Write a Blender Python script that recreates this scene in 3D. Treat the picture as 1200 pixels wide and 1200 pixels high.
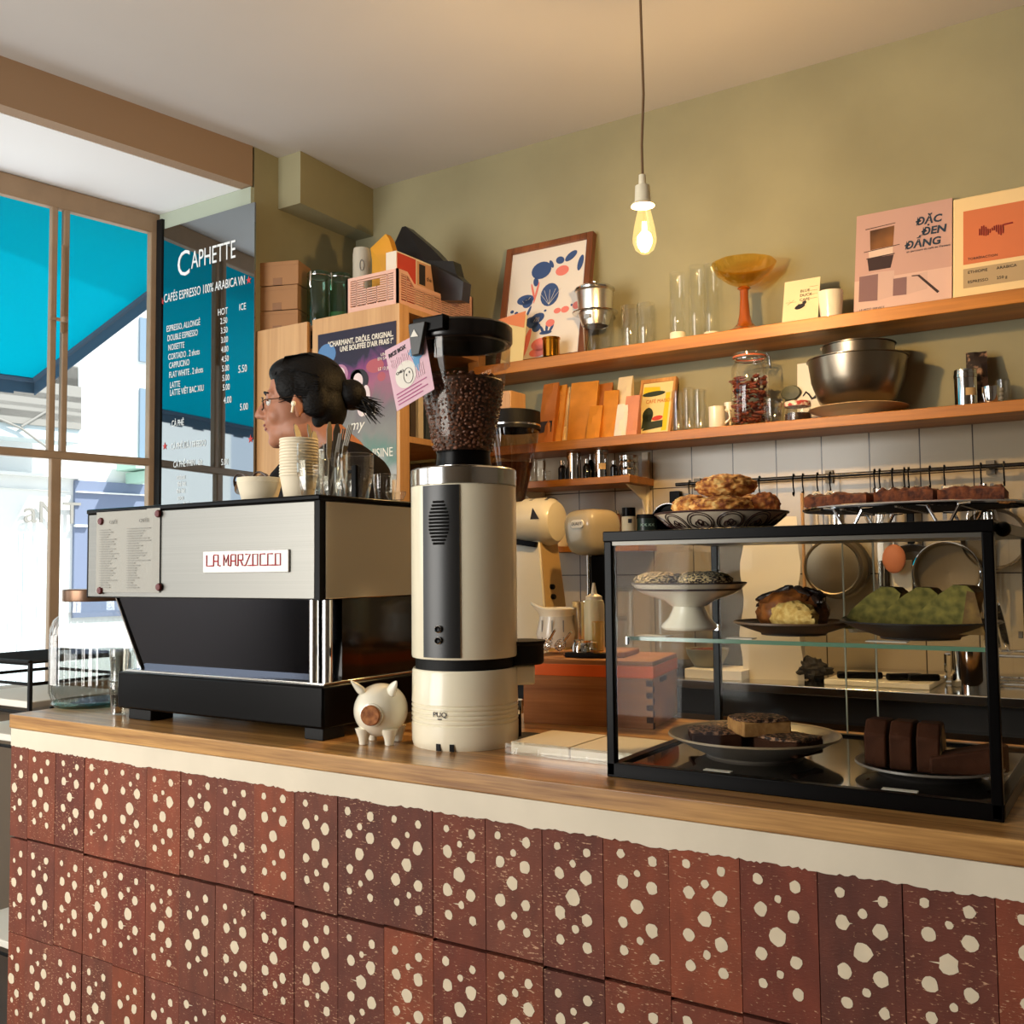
import bpy, bmesh, math, random
from math import sin, cos, pi, radians, atan, atan2, sqrt
from mathutils import Vector, Matrix, noise
R = random.Random(7)
S = bpy.context.scene
COL = S.collection
for o in list(bpy.data.objects): bpy.data.objects.remove(o)

# ---------------------------------------------------------------- camera
F = 1160.0
YAW, PITCH, ROLL = radians(32.8), atan(67 / F), 0.010
CAM = Vector((0, 0, 1.37))
fw = Vector((-sin(YAW) * cos(PITCH), cos(YAW) * cos(PITCH), sin(PITCH)))
rt = Vector((cos(YAW), sin(YAW), 0)); up = rt.cross(fw)
r2 = cos(ROLL) * rt - sin(ROLL) * up
u2 = sin(ROLL) * rt + cos(ROLL) * up
cd = bpy.data.cameras.new('camera'); co = bpy.data.objects.new('camera', cd); COL.objects.link(co)
cd.sensor_width = 36; cd.lens = F / 1200 * 36; cd.clip_start = 0.05; cd.clip_end = 200
co.matrix_world = Matrix(((r2.x, u2.x, -fw.x, CAM.x), (r2.y, u2.y, -fw.y, CAM.y), (r2.z, u2.z, -fw.z, CAM.z), (0, 0, 0, 1)))
S.camera = co

# ---------------------------------------------------------------- world, sun, daylight, exposure
S.view_settings.view_transform = 'Standard'; S.view_settings.look = 'None'
S.view_settings.gamma = 1.0; S.view_settings.use_curve_mapping = False
S.view_settings.exposure = 0.18
W = bpy.data.worlds.new('world'); S.world = W; W.use_nodes = True
bg = W.node_tree.nodes['Background']; bg.inputs[0].default_value = (0.80, 0.90, 1.0, 1); bg.inputs[1].default_value = 1.5

def lamp(name, kind, loc, power, color, aim=None, **kw):
    d = bpy.data.lights.new(name, kind); d.energy = power; d.color = color
    for k, v in kw.items(): setattr(d, k, v)
    o = bpy.data.objects.new(name, d); COL.objects.link(o); o.location = loc
    if aim is not None: o.rotation_euler = Vector(aim).to_track_quat('-Z', 'Y').to_euler()
    return o
lamp('sun', 'SUN', (4, 4, 9), 6.5, (1, .95, .86), aim=(-.62, -.25, -.75), angle=.02)
# daylight through the shop front behind the camera and through the side window
lamp('shopfront_daylight', 'AREA', (-2.85, -1.62, 1.75), 112, (1.0, .955, .88), aim=(.12, 1, .26), shape='RECTANGLE', size=2.0, size_y=2.2)
lamp('window_daylight', 'AREA', (-4.05, -.15, 1.8), 11, (.92, .96, 1.0), aim=(1, -.16, 0), shape='RECTANGLE', size=2.3, size_y=1.7)

# fill lamp added low outside the side window, brightening the bay soffit like bounced daylight
lamp('bay_fill_light', 'AREA', (-4.7, 1.5, .03), 45, (.95, .97, 1.0), aim=(0, 0, 1), shape='RECTANGLE', size=1.3, size_y=2.4)

# ---------------------------------------------------------------- pixel rays of the reference frame, used to find where things stand
def ray(px, py): return r2 * ((px - 600) / F) - u2 * ((py - 600) / F) + fw
def onY(px, py, Y): d = ray(px, py); return CAM + d * (Y / d.y)
def onZ(px, py, Z): d = ray(px, py); return CAM + d * ((Z - CAM.z) / d.z)
def onX(px, py, X): d = ray(px, py); return CAM + d * (X / d.x)
def onP(px, py, P, n): d = ray(px, py); return CAM + d * ((P - CAM).dot(n) / d.dot(n))
def dep(p): return (p - CAM).dot(fw)
def wid(px0, px1, py, Y):
    c = onY((px0 + px1) / 2, py, Y); return (px1 - px0) * dep(c) / F
def gx(px, py, Y): return onY(px, py, Y).x
def gz(px, py, Y): return onY(px, py, Y).z

# ---------------------------------------------------------------- mesh builder
class MB:
    def __init__(s): s.v = []; s.f = []; s.m = []; s.M = Matrix.Identity(4)
    def at(s, loc=(0, 0, 0), rz=0, rx=0, ry=0, sc=1):
        s.M = Matrix.Translation(loc) @ Matrix.Rotation(rz, 4, 'Z') @ Matrix.Rotation(ry, 4, 'Y') @ Matrix.Rotation(rx, 4, 'X') @ Matrix.Scale(sc, 4); return s
    def add(s, vs, fs, m=0):
        b = len(s.v); s.v += [s.M @ Vector(p) for p in vs]
        for f in fs: s.f.append([b + i for i in f]); s.m.append(m)
        return s
    def box(s, x0, x1, y0, y1, z0, z1, m=0):
        v = [(x0, y0, z0), (x1, y0, z0), (x1, y1, z0), (x0, y1, z0), (x0, y0, z1), (x1, y0, z1), (x1, y1, z1), (x0, y1, z1)]
        return s.add(v, [(0, 3, 2, 1), (4, 5, 6, 7), (0, 1, 5, 4), (1, 2, 6, 5), (2, 3, 7, 6), (3, 0, 4, 7)], m)
    def hexa(s, v, m=0): return s.add(v, [(0, 3, 2, 1), (4, 5, 6, 7), (0, 1, 5, 4), (1, 2, 6, 5), (2, 3, 7, 6), (3, 0, 4, 7)], m)
    def lathe(s, prof, c=(0, 0, 0), n=32, m=0, a0=0, a1=2 * pi, sx=1, sy=1):
        full = abs(a1 - a0 - 2 * pi) < 1e-6; k = n if full else n + 1
        vs = []; fs = []
        for r, z in prof:
            for i in range(k):
                a = a0 + (a1 - a0) * i / n
                vs.append((c[0] + r * cos(a) * sx, c[1] + r * sin(a) * sy, c[2] + z))
        for j in range(len(prof) - 1):
            for i in range(n):
                i2 = (i + 1) % k
                a, b, cc, d = j * k + i, j * k + i2, (j + 1) * k + i2, (j + 1) * k + i
                if prof[j][0] == 0 and full: fs.append((a, cc, d)) if prof[j + 1][0] > 0 else None
                elif prof[j + 1][0] == 0 and full: fs.append((a, b, d))
                else: fs.append((a, b, cc, d))
        return s.add(vs, [f for f in fs if f], m)
    def cyl(s, r, z0, z1, c=(0, 0, 0), n=32, m=0, r1=None): return s.lathe([(0, z0), (r, z0), (r if r1 is None else r1, z1), (0, z1)], c, n, m)
    def tube(s, pts, r, n=8, m=0, closed=False, flat=1.0):
        pts = [Vector(p) for p in pts]; L = len(pts); vs = []; fs = []; prev = None
        for i, p in enumerate(pts):
            if closed: t = (pts[(i + 1) % L] - pts[i - 1])
            else: t = pts[min(i + 1, L - 1)] - pts[max(i - 1, 0)]
            t = t.normalized() if t.length > 1e-9 else Vector((0, 0, 1))
            if prev is None: u = t.orthogonal().normalized()
            else:
                u = prev - t * prev.dot(t); u = u.normalized() if u.length > 1e-6 else t.orthogonal().normalized()
            prev = u; w = t.cross(u); rr = r[i] if isinstance(r, (list, tuple)) else r
            for k in range(n):
                a = 2 * pi * k / n; vs.append(p + (u * cos(a) + w * sin(a) * flat) * rr)
        for i in range(L if closed else L - 1):
            j = (i + 1) % L
            for k in range(n):
                k2 = (k + 1) % n; fs.append((i * n + k, i * n + k2, j * n + k2, j * n + k))
        if not closed: fs.append(tuple(range(n))[::-1]); fs.append(tuple((L - 1) * n + k for k in range(n)))
        return s.add(vs, fs, m)
    def prism(s, poly, d0, d1, axis='y', m=0):
        n = len(poly)
        g = {'y': lambda p, d: (p[0], d, p[1]), 'z': lambda p, d: (p[0], p[1], d), 'x': lambda p, d: (d, p[0], p[1])}[axis]
        vs = [g(p, d0) for p in poly] + [g(p, d1) for p in poly]
        fs = [tuple(range(n)), tuple(range(2 * n - 1, n - 1, -1))] + [(i, i + n, (i + 1) % n + n, (i + 1) % n) for i in range(n)]
        return s.add(vs, fs, m)
    def blob(s, c, r, amp=0.0, fr=8, seed=0, n=20, m=0, flatz=None):
        vs = []; fs = []; k = n * 2
        for i in range(n + 1):
            th = pi * i / n
            for j in range(k):
                ph = 2 * pi * j / k
                d = Vector((sin(th) * cos(ph), sin(th) * sin(ph), cos(th)))
                q = 1 + amp * (noise.noise(d * fr * .3 + Vector((seed, 0, 0))) * 1.2 + .6 * noise.noise(d * fr + Vector((0, seed, 0))))
                z = c[2] + d.z * r[2] * q
                if flatz is not None: z = max(z, flatz)
                vs.append((c[0] + d.x * r[0] * q, c[1] + d.y * r[1] * q, z))
        for i in range(n):
            for j in range(k):
                fs.append((i * k + j, (i + 1) * k + j, (i + 1) * k + (j + 1) % k, i * k + (j + 1) % k))
        return s.add(vs, fs, m)
    def text(s, string, size, m=0, al='LEFT', ext=.0003, sx=1.0, shear=0, bold=0):
        """lettering in the local XZ plane, facing -Y"""
        c = bpy.data.curves.new('lettering', 'FONT'); c.body = string; c.size = size; c.extrude = ext; c.align_x = al
        c.resolution_u = 3; c.shear = shear; c.offset = bold * size
        o = bpy.data.objects.new('lettering', c); COL.objects.link(o)
        dg = bpy.context.evaluated_depsgraph_get(); me = bpy.data.meshes.new_from_object(o.evaluated_get(dg))
        vs = [(v.co.x * sx, -v.co.z, v.co.y) for v in me.vertices]; fs = [tuple(p.vertices) for p in me.polygons]
        bpy.data.objects.remove(o); bpy.data.curves.remove(c); bpy.data.meshes.remove(me)
        return s.add(vs, fs, m)
    def mesh(s, name, mats, sharp=35, flat=False):
        me = bpy.data.meshes.new(name); me.from_pydata([tuple(v) for v in s.v], [], s.f)
        mats = mats if isinstance(mats, (list, tuple)) else [mats]
        for mm in mats: me.materials.append(mm)
        me.polygons.foreach_set('material_index', s.m)
        if not flat:
            me.polygons.foreach_set('use_smooth', [True] * len(s.f)); me.set_sharp_from_angle(angle=radians(sharp))
        me.update(); return me
    def build(s, name, mats, parent=None, bevel=0, seg=2, sharp=35, weld=True, flat=False):
        o = bpy.data.objects.new(name, s.mesh(name, mats, sharp, flat)); COL.objects.link(o)
        if parent: o.parent = parent
        if bevel:
            b = o.modifiers.new('bevel', 'BEVEL'); b.width = bevel; b.segments = seg; b.limit_method = 'ANGLE'; b.angle_limit = radians(40)
        return o

def tag(o, label, cat, group=None, kind=None):
    o['label'] = label; o['category'] = cat
    if group: o['group'] = group
    if kind: o['kind'] = kind
    return o
def thing(name, label, cat, loc=(0, 0, 0), rz=0, group=None, rx=0, ry=0):
    o = bpy.data.objects.new(name, None); COL.objects.link(o); o.empty_display_size = .05
    o.location = loc; o.rotation_euler = (rx, ry, rz); return tag(o, label, cat, group)
def solo(name, mb, mats, label, cat, loc=(0, 0, 0), rz=0, group=None, bevel=0, sharp=35, rx=0, ry=0):
    o = mb.build(name, mats, None, bevel, sharp=sharp); o.location = loc; o.rotation_euler = (rx, ry, rz); return tag(o, label, cat, group)
def struct(name, mb, mats, bevel=0):
    o = mb.build(name, mats, None, bevel); o['kind'] = 'structure'; return o
def dup(root, loc, rz=None, label=None, group=None):
    r = root.copy(); COL.objects.link(r); r.location = loc
    if rz is not None: r.rotation_euler.z = rz
    if label: r['label'] = label
    if group: r['group'] = group
    for ch in list(root.children):
        c = ch.copy(); COL.objects.link(c); c.parent = r
        for g in list(ch.children):
            d = g.copy(); COL.objects.link(d); d.parent = c
    return r

# ---------------------------------------------------------------- materials
def lin(c):
    return tuple((x / 255 / 12.92 if x / 255 <= .04045 else ((x / 255 + .055) / 1.055) ** 2.4) for x in c)
def new(name):
    m = bpy.data.materials.new(name); m.use_nodes = True; return m, m.node_tree.nodes, m.node_tree.links, m.node_tree.nodes['Principled BSDF']
def mat(name, rgb, rough=.5, metal=0, bump=0, bscale=60, var=0, vscale=8, stretch=(1, 1, 1), coat=0, spec=None, emit=0, sss=0):
    m, N, L, P = new(name); c = lin(rgb)
    P.inputs['Base Color'].default_value = (*c, 1); P.inputs['Roughness'].default_value = rough; P.inputs['Metallic'].default_value = metal
    if coat: P.inputs['Coat Weight'].default_value = coat; P.inputs['Coat Roughness'].default_value = .08
    if spec is not None: P.inputs['Specular IOR Level'].default_value = spec
    if emit: P.inputs['Emission Color'].default_value = (*c, 1); P.inputs['Emission Strength'].default_value = emit
    if sss: P.inputs['Subsurface Weight'].default_value = sss; P.inputs['Subsurface Radius'].default_value = (.02, .01, .006)
    if bump or var:
        tc = N.new('ShaderNodeTexCoord'); mp = N.new('ShaderNodeMapping'); mp.inputs['Scale'].default_value = stretch; L.new(tc.outputs['Object'], mp.inputs[0])
    if var:
        nz = N.new('ShaderNodeTexNoise'); nz.inputs['Scale'].default_value = vscale; nz.inputs['Detail'].default_value = 5; L.new(mp.outputs[0], nz.inputs[0])
        rp = N.new('ShaderNodeValToRGB'); rp.color_ramp.elements[0].position = .3; rp.color_ramp.elements[1].position = .7
        rp.color_ramp.elements[0].color = (*[x * (1 - var) for x in c], 1); rp.color_ramp.elements[1].color = (*[min(1, x * (1 + var)) for x in c], 1)
        L.new(nz.outputs[0], rp.inputs[0]); L.new(rp.outputs[0], P.inputs['Base Color'])
    if bump:
        n2 = N.new('ShaderNodeTexNoise'); n2.inputs['Scale'].default_value = bscale; n2.inputs['Detail'].default_value = 4; L.new(mp.outputs[0], n2.inputs[0])
        b = N.new('ShaderNodeBump'); b.inputs['Strength'].default_value = bump; b.inputs['Distance'].default_value = .004; L.new(n2.outputs[0], b.inputs['Height']); L.new(b.outputs[0], P.inputs['Normal'])
    return m
def speckle(name, base, spot, scale, lo, hi, rough=.6, stretch=(1, 1, 1), bump=.4, third=None):
    """two-tone noise: crumbs, seeds, flecks"""
    m, N, L, P = new(name); P.inputs['Roughness'].default_value = rough
    tc = N.new('ShaderNodeTexCoord'); mp = N.new('ShaderNodeMapping'); mp.inputs['Scale'].default_value = stretch; L.new(tc.outputs['Object'], mp.inputs[0])
    nz = N.new('ShaderNodeTexNoise'); nz.inputs['Scale'].default_value = scale; nz.inputs['Detail'].default_value = 3; L.new(mp.outputs[0], nz.inputs[0])
    rp = N.new('ShaderNodeValToRGB'); e = rp.color_ramp.elements; e[0].position = lo; e[0].color = (*lin(base), 1); e[1].position = hi; e[1].color = (*lin(spot), 1)
    if third: k = e.new((lo + hi) / 2); k.color = (*lin(third), 1)
    L.new(nz.outputs[0], rp.inputs[0]); L.new(rp.outputs[0], P.inputs['Base Color'])
    if bump:
        b = N.new('ShaderNodeBump'); b.inputs['Strength'].default_value = bump; b.inputs['Distance'].default_value = .004; L.new(nz.outputs[0], b.inputs['Height']); L.new(b.outputs[0], P.inputs['Normal'])
    return m
def wood(name, c1, c2, axis='x', rough=.35, scale=3.0, rings=26, coat=0):
    m, N, L, P = new(name); P.inputs['Roughness'].default_value = rough
    if coat: P.inputs['Coat Weight'].default_value = coat; P.inputs['Coat Roughness'].default_value = .15
    st = {'x': (.04, 1, 1), 'y': (1, .04, 1), 'z': (1, 1, .04)}[axis]
    tc = N.new('ShaderNodeTexCoord'); mp = N.new('ShaderNodeMapping'); mp.inputs['Scale'].default_value = st; L.new(tc.outputs['Object'], mp.inputs[0])
    nz = N.new('ShaderNodeTexNoise'); nz.inputs['Scale'].default_value = scale * 6; nz.inputs['Detail'].default_value = 6; nz.inputs['Distortion'].default_value = .6; L.new(mp.outputs[0], nz.inputs[0])
    n3 = N.new('ShaderNodeTexNoise'); n3.inputs['Scale'].default_value = scale * rings * 2; n3.inputs['Detail'].default_value = 3; L.new(mp.outputs[0], n3.inputs[0])
    mx = N.new('ShaderNodeMath'); mx.operation = 'MULTIPLY_ADD'; mx.inputs[1].default_value = .45; L.new(n3.outputs[0], mx.inputs[0]); L.new(nz.outputs[0], mx.inputs[2])
    rp = N.new('ShaderNodeValToRGB'); e = rp.color_ramp.elements; e[0].position = .5; e[1].position = .95
    e[0].color = (*lin(c1), 1); e[1].color = (*lin(c2), 1); L.new(mx.outputs[0], rp.inputs[0]); L.new(rp.outputs[0], P.inputs['Base Color'])
    b = N.new('ShaderNodeBump'); b.inputs['Strength'].default_value = .08; b.inputs['Distance'].default_value = .002; L.new(mx.outputs[0], b.inputs['Height']); L.new(b.outputs[0], P.inputs['Normal'])
    return m
def glass(name, tint=(1, 1, 1), refl=1.0, rough=.01, base=0.04):
    """thin clear glass: transparent, tinted, with a Fresnel reflection"""
    m, N, L, P = new(name); N.remove(P); out = N['Material Output']
    t = N.new('ShaderNodeBsdfTransparent'); t.inputs[0].default_value = (*tint, 1)
    g = N.new('ShaderNodeBsdfGlossy'); g.inputs['Roughness'].default_value = rough; g.inputs[0].default_value = (1, 1, 1, 1)
    lw = N.new('ShaderNodeLayerWeight'); lw.inputs[0].default_value = .35
    p = N.new('ShaderNodeMath'); p.operation = 'POWER'; p.inputs[1].default_value = 2.2; L.new(lw.outputs['Facing'], p.inputs[0])
    a = N.new('ShaderNodeMath'); a.operation = 'MULTIPLY_ADD'; a.inputs[1].default_value = .36 * refl; a.inputs[2].default_value = base * refl; L.new(p.outputs[0], a.inputs[0])
    mx = N.new('ShaderNodeMixShader'); L.new(a.outputs[0], mx.inputs[0]); L.new(t.outputs[0], mx.inputs[1]); L.new(g.outputs[0], mx.inputs[2]); L.new(mx.outputs[0], out.inputs[0])
    return m

M_plaster = mat('sage_plaster', (146, 141, 111), .85, var=.15, vscale=1.8, bump=.06, bscale=9)
M_ceil = mat('white_ceiling', (190, 187, 184), .9, var=.03, vscale=1.5)
M_niche = mat('white_niche', (236, 238, 240), .8)
M_beam = mat('tan_beam', (150, 124, 98), .7)
M_frame = mat('taupe_window_paint', (146, 122, 96), .5, var=.1, vscale=12)
M_floor = mat('grey_floor', (92, 84, 78), .6, var=.12, vscale=3)
M_roomwall = mat('cream_wall', (150, 142, 132), .9)
M_band = mat('cream_band', (222, 208, 184), .7, var=.07, vscale=6, bump=.15, bscale=40)
M_oak = wood('oak_worktop', (112, 64, 24), (216, 164, 96), 'x', .3, 5.5, 20, coat=.3)
M_shelf = wood('orange_shelf_wood', (132, 78, 18), (190, 122, 38), 'x', .4, 2.2)
M_ply = wood('pale_cabinet_wood', (186, 140, 92), (212, 168, 118), 'z', .5, 2.0)
M_crate = wood('crate_wood', (136, 84, 38), (190, 128, 68), 'x', .55, 3.5)
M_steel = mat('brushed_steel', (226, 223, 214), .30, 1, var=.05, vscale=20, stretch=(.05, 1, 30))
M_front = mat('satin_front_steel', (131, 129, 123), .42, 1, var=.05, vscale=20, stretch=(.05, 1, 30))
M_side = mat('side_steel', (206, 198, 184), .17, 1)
M_steel2 = mat('polished_steel', (205, 203, 198), .14, 1)
M_chrome = mat('chrome', (225, 225, 225), .06, 1)
M_mirror = mat('dark_mirror_steel', (92, 96, 108), .06, 1)
M_black = mat('black_satin', (6, 5, 5), .28, spec=.10)
M_blackm = mat('black_matte', (12, 11, 10), .6, spec=.25)
M_blackg = mat('black_gloss', (7, 6, 6), .1, spec=.6)
M_white = mat('white_enamel', (240, 230, 202), .3, coat=.3)
M_cream = mat('cream_ceramic', (236, 228, 206), .16, coat=.6)
M_paper = mat('white_paper', (232, 226, 212), .8)
M_papercup = mat('paper_cup', (232, 218, 190), .7)
M_glass = glass('clear_glass', (.985, .99, .985))
M_case = glass('case_glass', (.95, .965, .95), .22, base=.03)
M_pane = glass('window_pane', (.97, .99, 1), .25, base=.01)
M_tumbler = glass('tumbler_glass', (.955, .95, .915), 2.4, .06, base=.03)
M_green = glass('green_glass', (.55, .78, .70), 1.2)
M_hop = glass('smoked_hopper', (.95, .91, .86), .4)
M_amber = glass('amber_glass', (.97, .79, .38), 1.0)
M_water = glass('water', (.70, .72, .71), 1.0)
M_acr = glass('acrylic', (.95, .95, .92), 1.4)
M_edge = mat('green_glass_edge', (92, 128, 104), .15, coat=.5)
M_red = mat('red_letter', (176, 28, 44), .5)
M_cork = speckle('cork', (176, 112, 62), (120, 66, 30), 90, .35, .7, .8)
M_chalk = mat('white_chalk_paint', (232, 236, 236), .7)
M_chalkred = mat('red_chalk_paint', (196, 60, 58), .7)
M_ink = mat('dark_ink', (38, 36, 42), .7)
M_grey = mat('grey_ink', (140, 138, 132), .7)
M_navy = mat('navy_ink', (52, 78, 128), .7)
M_coral = mat('coral_ink', (226, 124, 112), .7)
M_bean = speckle('coffee_beans', (30, 17, 11), (88, 54, 36), 120, .35, .75, .35, bump=.3)
# ================================================================ STRUCTURE
WALLY, SHF = 3.30, 3.09               # back wall, shelf fronts
CEIL = 3.065
TZ1, TZ0 = 1.37 + .220 * 1.3, 1.37 - .0195 * 1.3   # tile joints
d9 = radians(9.2)
WD = Vector((-sin(d9), -cos(d9), 0))       # direction of the slanted left wall, towards the street end
WN = Vector((-cos(d9), sin(d9), 0))        # its outward normal
CORN = Vector((-2.848, WALLY, 0))
def LW(t, z, out=0): p = CORN + WD * t + WN * out; return Vector((p.x, p.y, z))
T_END = (WALLY - 2.69) / cos(d9)
WIN0 = Vector((-3.523, 2.69, 0))
def WP(t, z, out=0): p = WIN0 + WD * t + WN * out; return Vector((p.x, p.y, z))
def strip(mb, fn, t0, t1, z0, z1, o0, o1, m=0):
    mb.hexa([fn(t0, z0, o0), fn(t1, z0, o0), fn(t1, z0, o1), fn(t0, z0, o1), fn(t0, z1, o0), fn(t1, z1, o0), fn(t1, z1, o1), fn(t0, z1, o1)], m)

mb = MB(); mb.box(-5.2, 3.0, -1.7, 3.6, -.1, 0); struct('floor', mb, M_floor)
mb = MB(); mb.box(-3.9, 3.0, -2.7, 3.6, CEIL, CEIL + .12); struct('ceiling', mb, M_ceil)

def tile_mat():
    m, N, L, P = new('wall_tiles'); P.inputs['Roughness'].default_value = .22
    tc = N.new('ShaderNodeTexCoord'); sp = N.new('ShaderNodeSeparateXYZ'); L.new(tc.outputs['Object'], sp.inputs[0])
    cb = N.new('ShaderNodeCombineXYZ'); L.new(sp.outputs[0], cb.inputs[0]); L.new(sp.outputs[2], cb.inputs[1])
    b = N.new('ShaderNodeTexBrick'); b.offset = 0; b.squash = 1; b.inputs['Scale'].default_value = 1
    b.inputs['Brick Width'].default_value = .1525; b.inputs['Row Height'].default_value = .3116; b.inputs['Mortar Size'].default_value = .0022; b.inputs['Mortar Smooth'].default_value = .3
    b.inputs['Color1'].default_value = (*lin((184, 170, 144)), 1); b.inputs['Color2'].default_value = (*lin((176, 162, 136)), 1); b.inputs['Mortar'].default_value = (*lin((70, 60, 50)), 1)
    mp = N.new('ShaderNodeMapping'); mp.inputs['Location'].default_value = (.1525 * 20 + .4445, -(TZ1 - .3116 * 5), 0)
    L.new(cb.outputs[0], mp.inputs[0]); L.new(mp.outputs[0], b.inputs[0]); L.new(b.outputs[0], P.inputs['Base Color'])
    bp = N.new('ShaderNodeBump'); bp.invert = True; bp.inputs['Strength'].default_value = .5; bp.inputs['Distance'].default_value = .002; L.new(b.outputs[1], bp.inputs['Height']); L.new(bp.outputs[0], P.inputs['Normal'])
    return m
M_tile = tile_mat()
mb = MB(); mb.box(-3.1, 3.0, WALLY, WALLY + .2, 0, CEIL); mb.box(-2.80, 2.9, WALLY - .008, WALLY + .02, .9, 1.815, 1); struct('wall_back', mb, [M_plaster, M_tile])

# slanted left wall, its return into the window bay, boxed-in pipe under the ceiling
XW = -2.947
mb = MB(); mb.box(XW - .1, XW, 2.70, WALLY + .02, 0, CEIL)
mb.box(-3.55, XW - .05, 2.70, 2.80, 0, 2.98); mb.box(-3.55, XW, 2.685, 2.70, 0, .9); struct('wall_left', mb, M_plaster)
bxa = onX(326, 225, XW); bxb = onX(352, 218, XW); ye = bxa.y; pe = onY(352, 218, ye).x; pw = onY(437, 245, WALLY - .001).x; zbx = (onX(326, 243, XW).z + onY(352, 240, ye).z) / 2
mb = MB(); mb.prism([(XW - .01, ye), (pe, ye), (pw, WALLY + .01), (XW - .01, WALLY + .01)], zbx, CEIL + .01, 'z'); struct('trim_1', mb, M_plaster)
BZ0 = 1.37 + (2.549 - 1.37) * 1.3
mb = MB(); strip(mb, LW, T_END, T_END + 5.2, BZ0, CEIL, 0, .06); struct('trim_2', mb, M_beam)             # bulkhead over the window bay
mb = MB(); strip(mb, LW, T_END - .01, T_END + 5.2, BZ0 - .002, BZ0 + .07, .061, .75); struct('trim_3', mb, M_niche)   # bay soffit
mb = MB(); mb.box(-3.515, -2.95, 2.684, 2.70, BZ0 - .075, BZ0 - .003); struct('trim_4', mb, mat('pale_sage', (164, 174, 158), .8))

# side window
def tw(px, py): p = onP(px, py, WIN0, WN); return (p - WIN0).dot(WD)
t_r, t_m1, t_m0, t_l = .042, tw(75, 300), tw(62, 300), tw(62, 300) + .95
WZ1 = BZ0 - .004; WZT = gz(100, 532, 2.35) + .0; WZ0 = .95
mb = MB()
strip(mb, WP, -.02, t_r, WZ0, WZ1, -.016, .02)               # right post
strip(mb, WP, tw(80, 300), tw(73, 300), WZT, WZ1 - .05, -.014, .014); strip(mb, WP, tw(66, 300), tw(58.5, 300), WZT, WZ1 - .05, -.014, .014)
strip(mb, WP, (t_m0 + t_m1) / 2 - .02, (t_m0 + t_m1) / 2 + .02, WZ0, WZT, -.014, .016)
strip(mb, WP, 0, t_l, WZT - .022, WZT + .010, -.016, .016); strip(mb, WP, .0, t_l, WZ1 - .085, WZ1, -.016, .02)
strip(mb, WP, t_l - .05, t_l + .75, WZ0, WZ1, -.03, .05); strip(mb, WP, -.02, t_l, WZ0 - .06, WZ0, -.08, .06)
w1 = struct('window_1', mb, M_frame, .004)
mb = MB()
for a, b, z0, z1 in ((t_r, t_m1, WZT, WZ1 - .07), (t_m0, t_l, WZT, WZ1 - .07), (t_r, (t_m0 + t_m1) / 2 - .02, WZ0, WZT), ((t_m0 + t_m1) / 2 + .02, t_l, WZ0, WZT)):
    mb.add([WP(a, z0, .01), WP(b, z0, .01), WP(b, z1, .01), WP(a, z1, .01)], [(0, 1, 2, 3)])
mb.build('window_glass', M_pane, w1)
mb = MB(); tm = t_m1 + .011; p = WP(tm, gz(72, 378, 2.3), -.035)
mb.at(p).lathe([(0, -.012), (.012, -.01), (.014, 0), (.012, .01), (0, .012)], n=12); mb.at()
strip(mb, WP, tm - .006, tm + .05, p.z - .005, p.z + .005, -.03, -.014); strip(mb, WP, tm - .005, tm + .005, p.z - .05, p.z + .3, -.024, -.014)
mb.build('window_latch', M_frame, w1)
mb = MB(); strip(mb, WP, -.2, 6.0, 0, WZ0 - .06, .0, .12); strip(mb, WP, t_l + .3, t_l + .75, WZ0 - .06, CEIL, .06, .14); strip(mb, WP, 4.05, 6, WZ0 - .06, CEIL, .06, .14); strip(mb, WP, t_l + .3, 6, 2.75, CEIL, .06, .14); struct('wall_window', mb, M_roomwall)
# rest of the room behind the camera
mb = MB(); mb.box(2.9, 3.05, -1.7, 3.5, 0, CEIL); struct('wall_right', mb, M_roomwall)
mb = MB(); mb.box(-4.6, -4.05, -1.65, -1.5, 0, CEIL); mb.box(-1.55, 3, -1.65, -1.5, 0, CEIL); mb.box(-4.05, -1.55, -1.65, -1.5, 0, .45); mb.box(-4.05, -1.55, -1.65, -1.5, 2.95, CEIL); struct('wall_front', mb, M_roomwall)
mb = MB()
for x in (-4.0, -2.8, -1.6): mb.box(x - .05, x + .05, -1.58, -1.5, .45, 2.95)
mb.box(-4.05, -1.55, -1.58, -1.5, .43, .5); mb.box(-4.05, -1.55, -1.58, -1.5, 2.87, 2.95); struct('window_2', mb, M_frame)

# ---------------------------------------------------------------- street outside
aw_c = onP(40, 445, WIN0 + WN * 1.6, WN); aw_a = None
for q_ in range(200, 420):
    aw_a = onP(q_, 445 - (q_ - 40) * .76, WIN0 + WN * .06, WN)
    if aw_a.z > 3.02: break
M_awn, N_, L_, P_ = new('teal_canvas'); N_.remove(P_)
df = N_.new('ShaderNodeBsdfDiffuse'); tl = N_.new('ShaderNodeBsdfTranslucent'); mx = N_.new('ShaderNodeMixShader'); mx.inputs[0].default_value = .55
for b_ in (df, tl): b_.inputs[0].default_value = (*lin((8, 188, 206)), 1)
L_.new(df.outputs[0], mx.inputs[1]); L_.new(tl.outputs[0], mx.inputs[2]); L_.new(mx.outputs[0], N_['Material Output'].inputs[0])
aw = thing('awning', 'teal canvas awning sloping down over the street window', 'awning', (0, 0, 0))
mb = MB(); T = 4.2
a0, a1, c0, c1 = aw_a, aw_a + WD * T, aw_c, aw_c + WD * T
up_ = Vector((0, 0, .004)); mb.hexa([a0, a1, c1, c0, a0 + up_, a1 + up_, c1 + up_, c0 + up_]); mb.build('canopy', M_awn, aw)
M_val = mat('grey_blue_valance', (62, 84, 104), .8)
mb = MB(); n = 40
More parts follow.
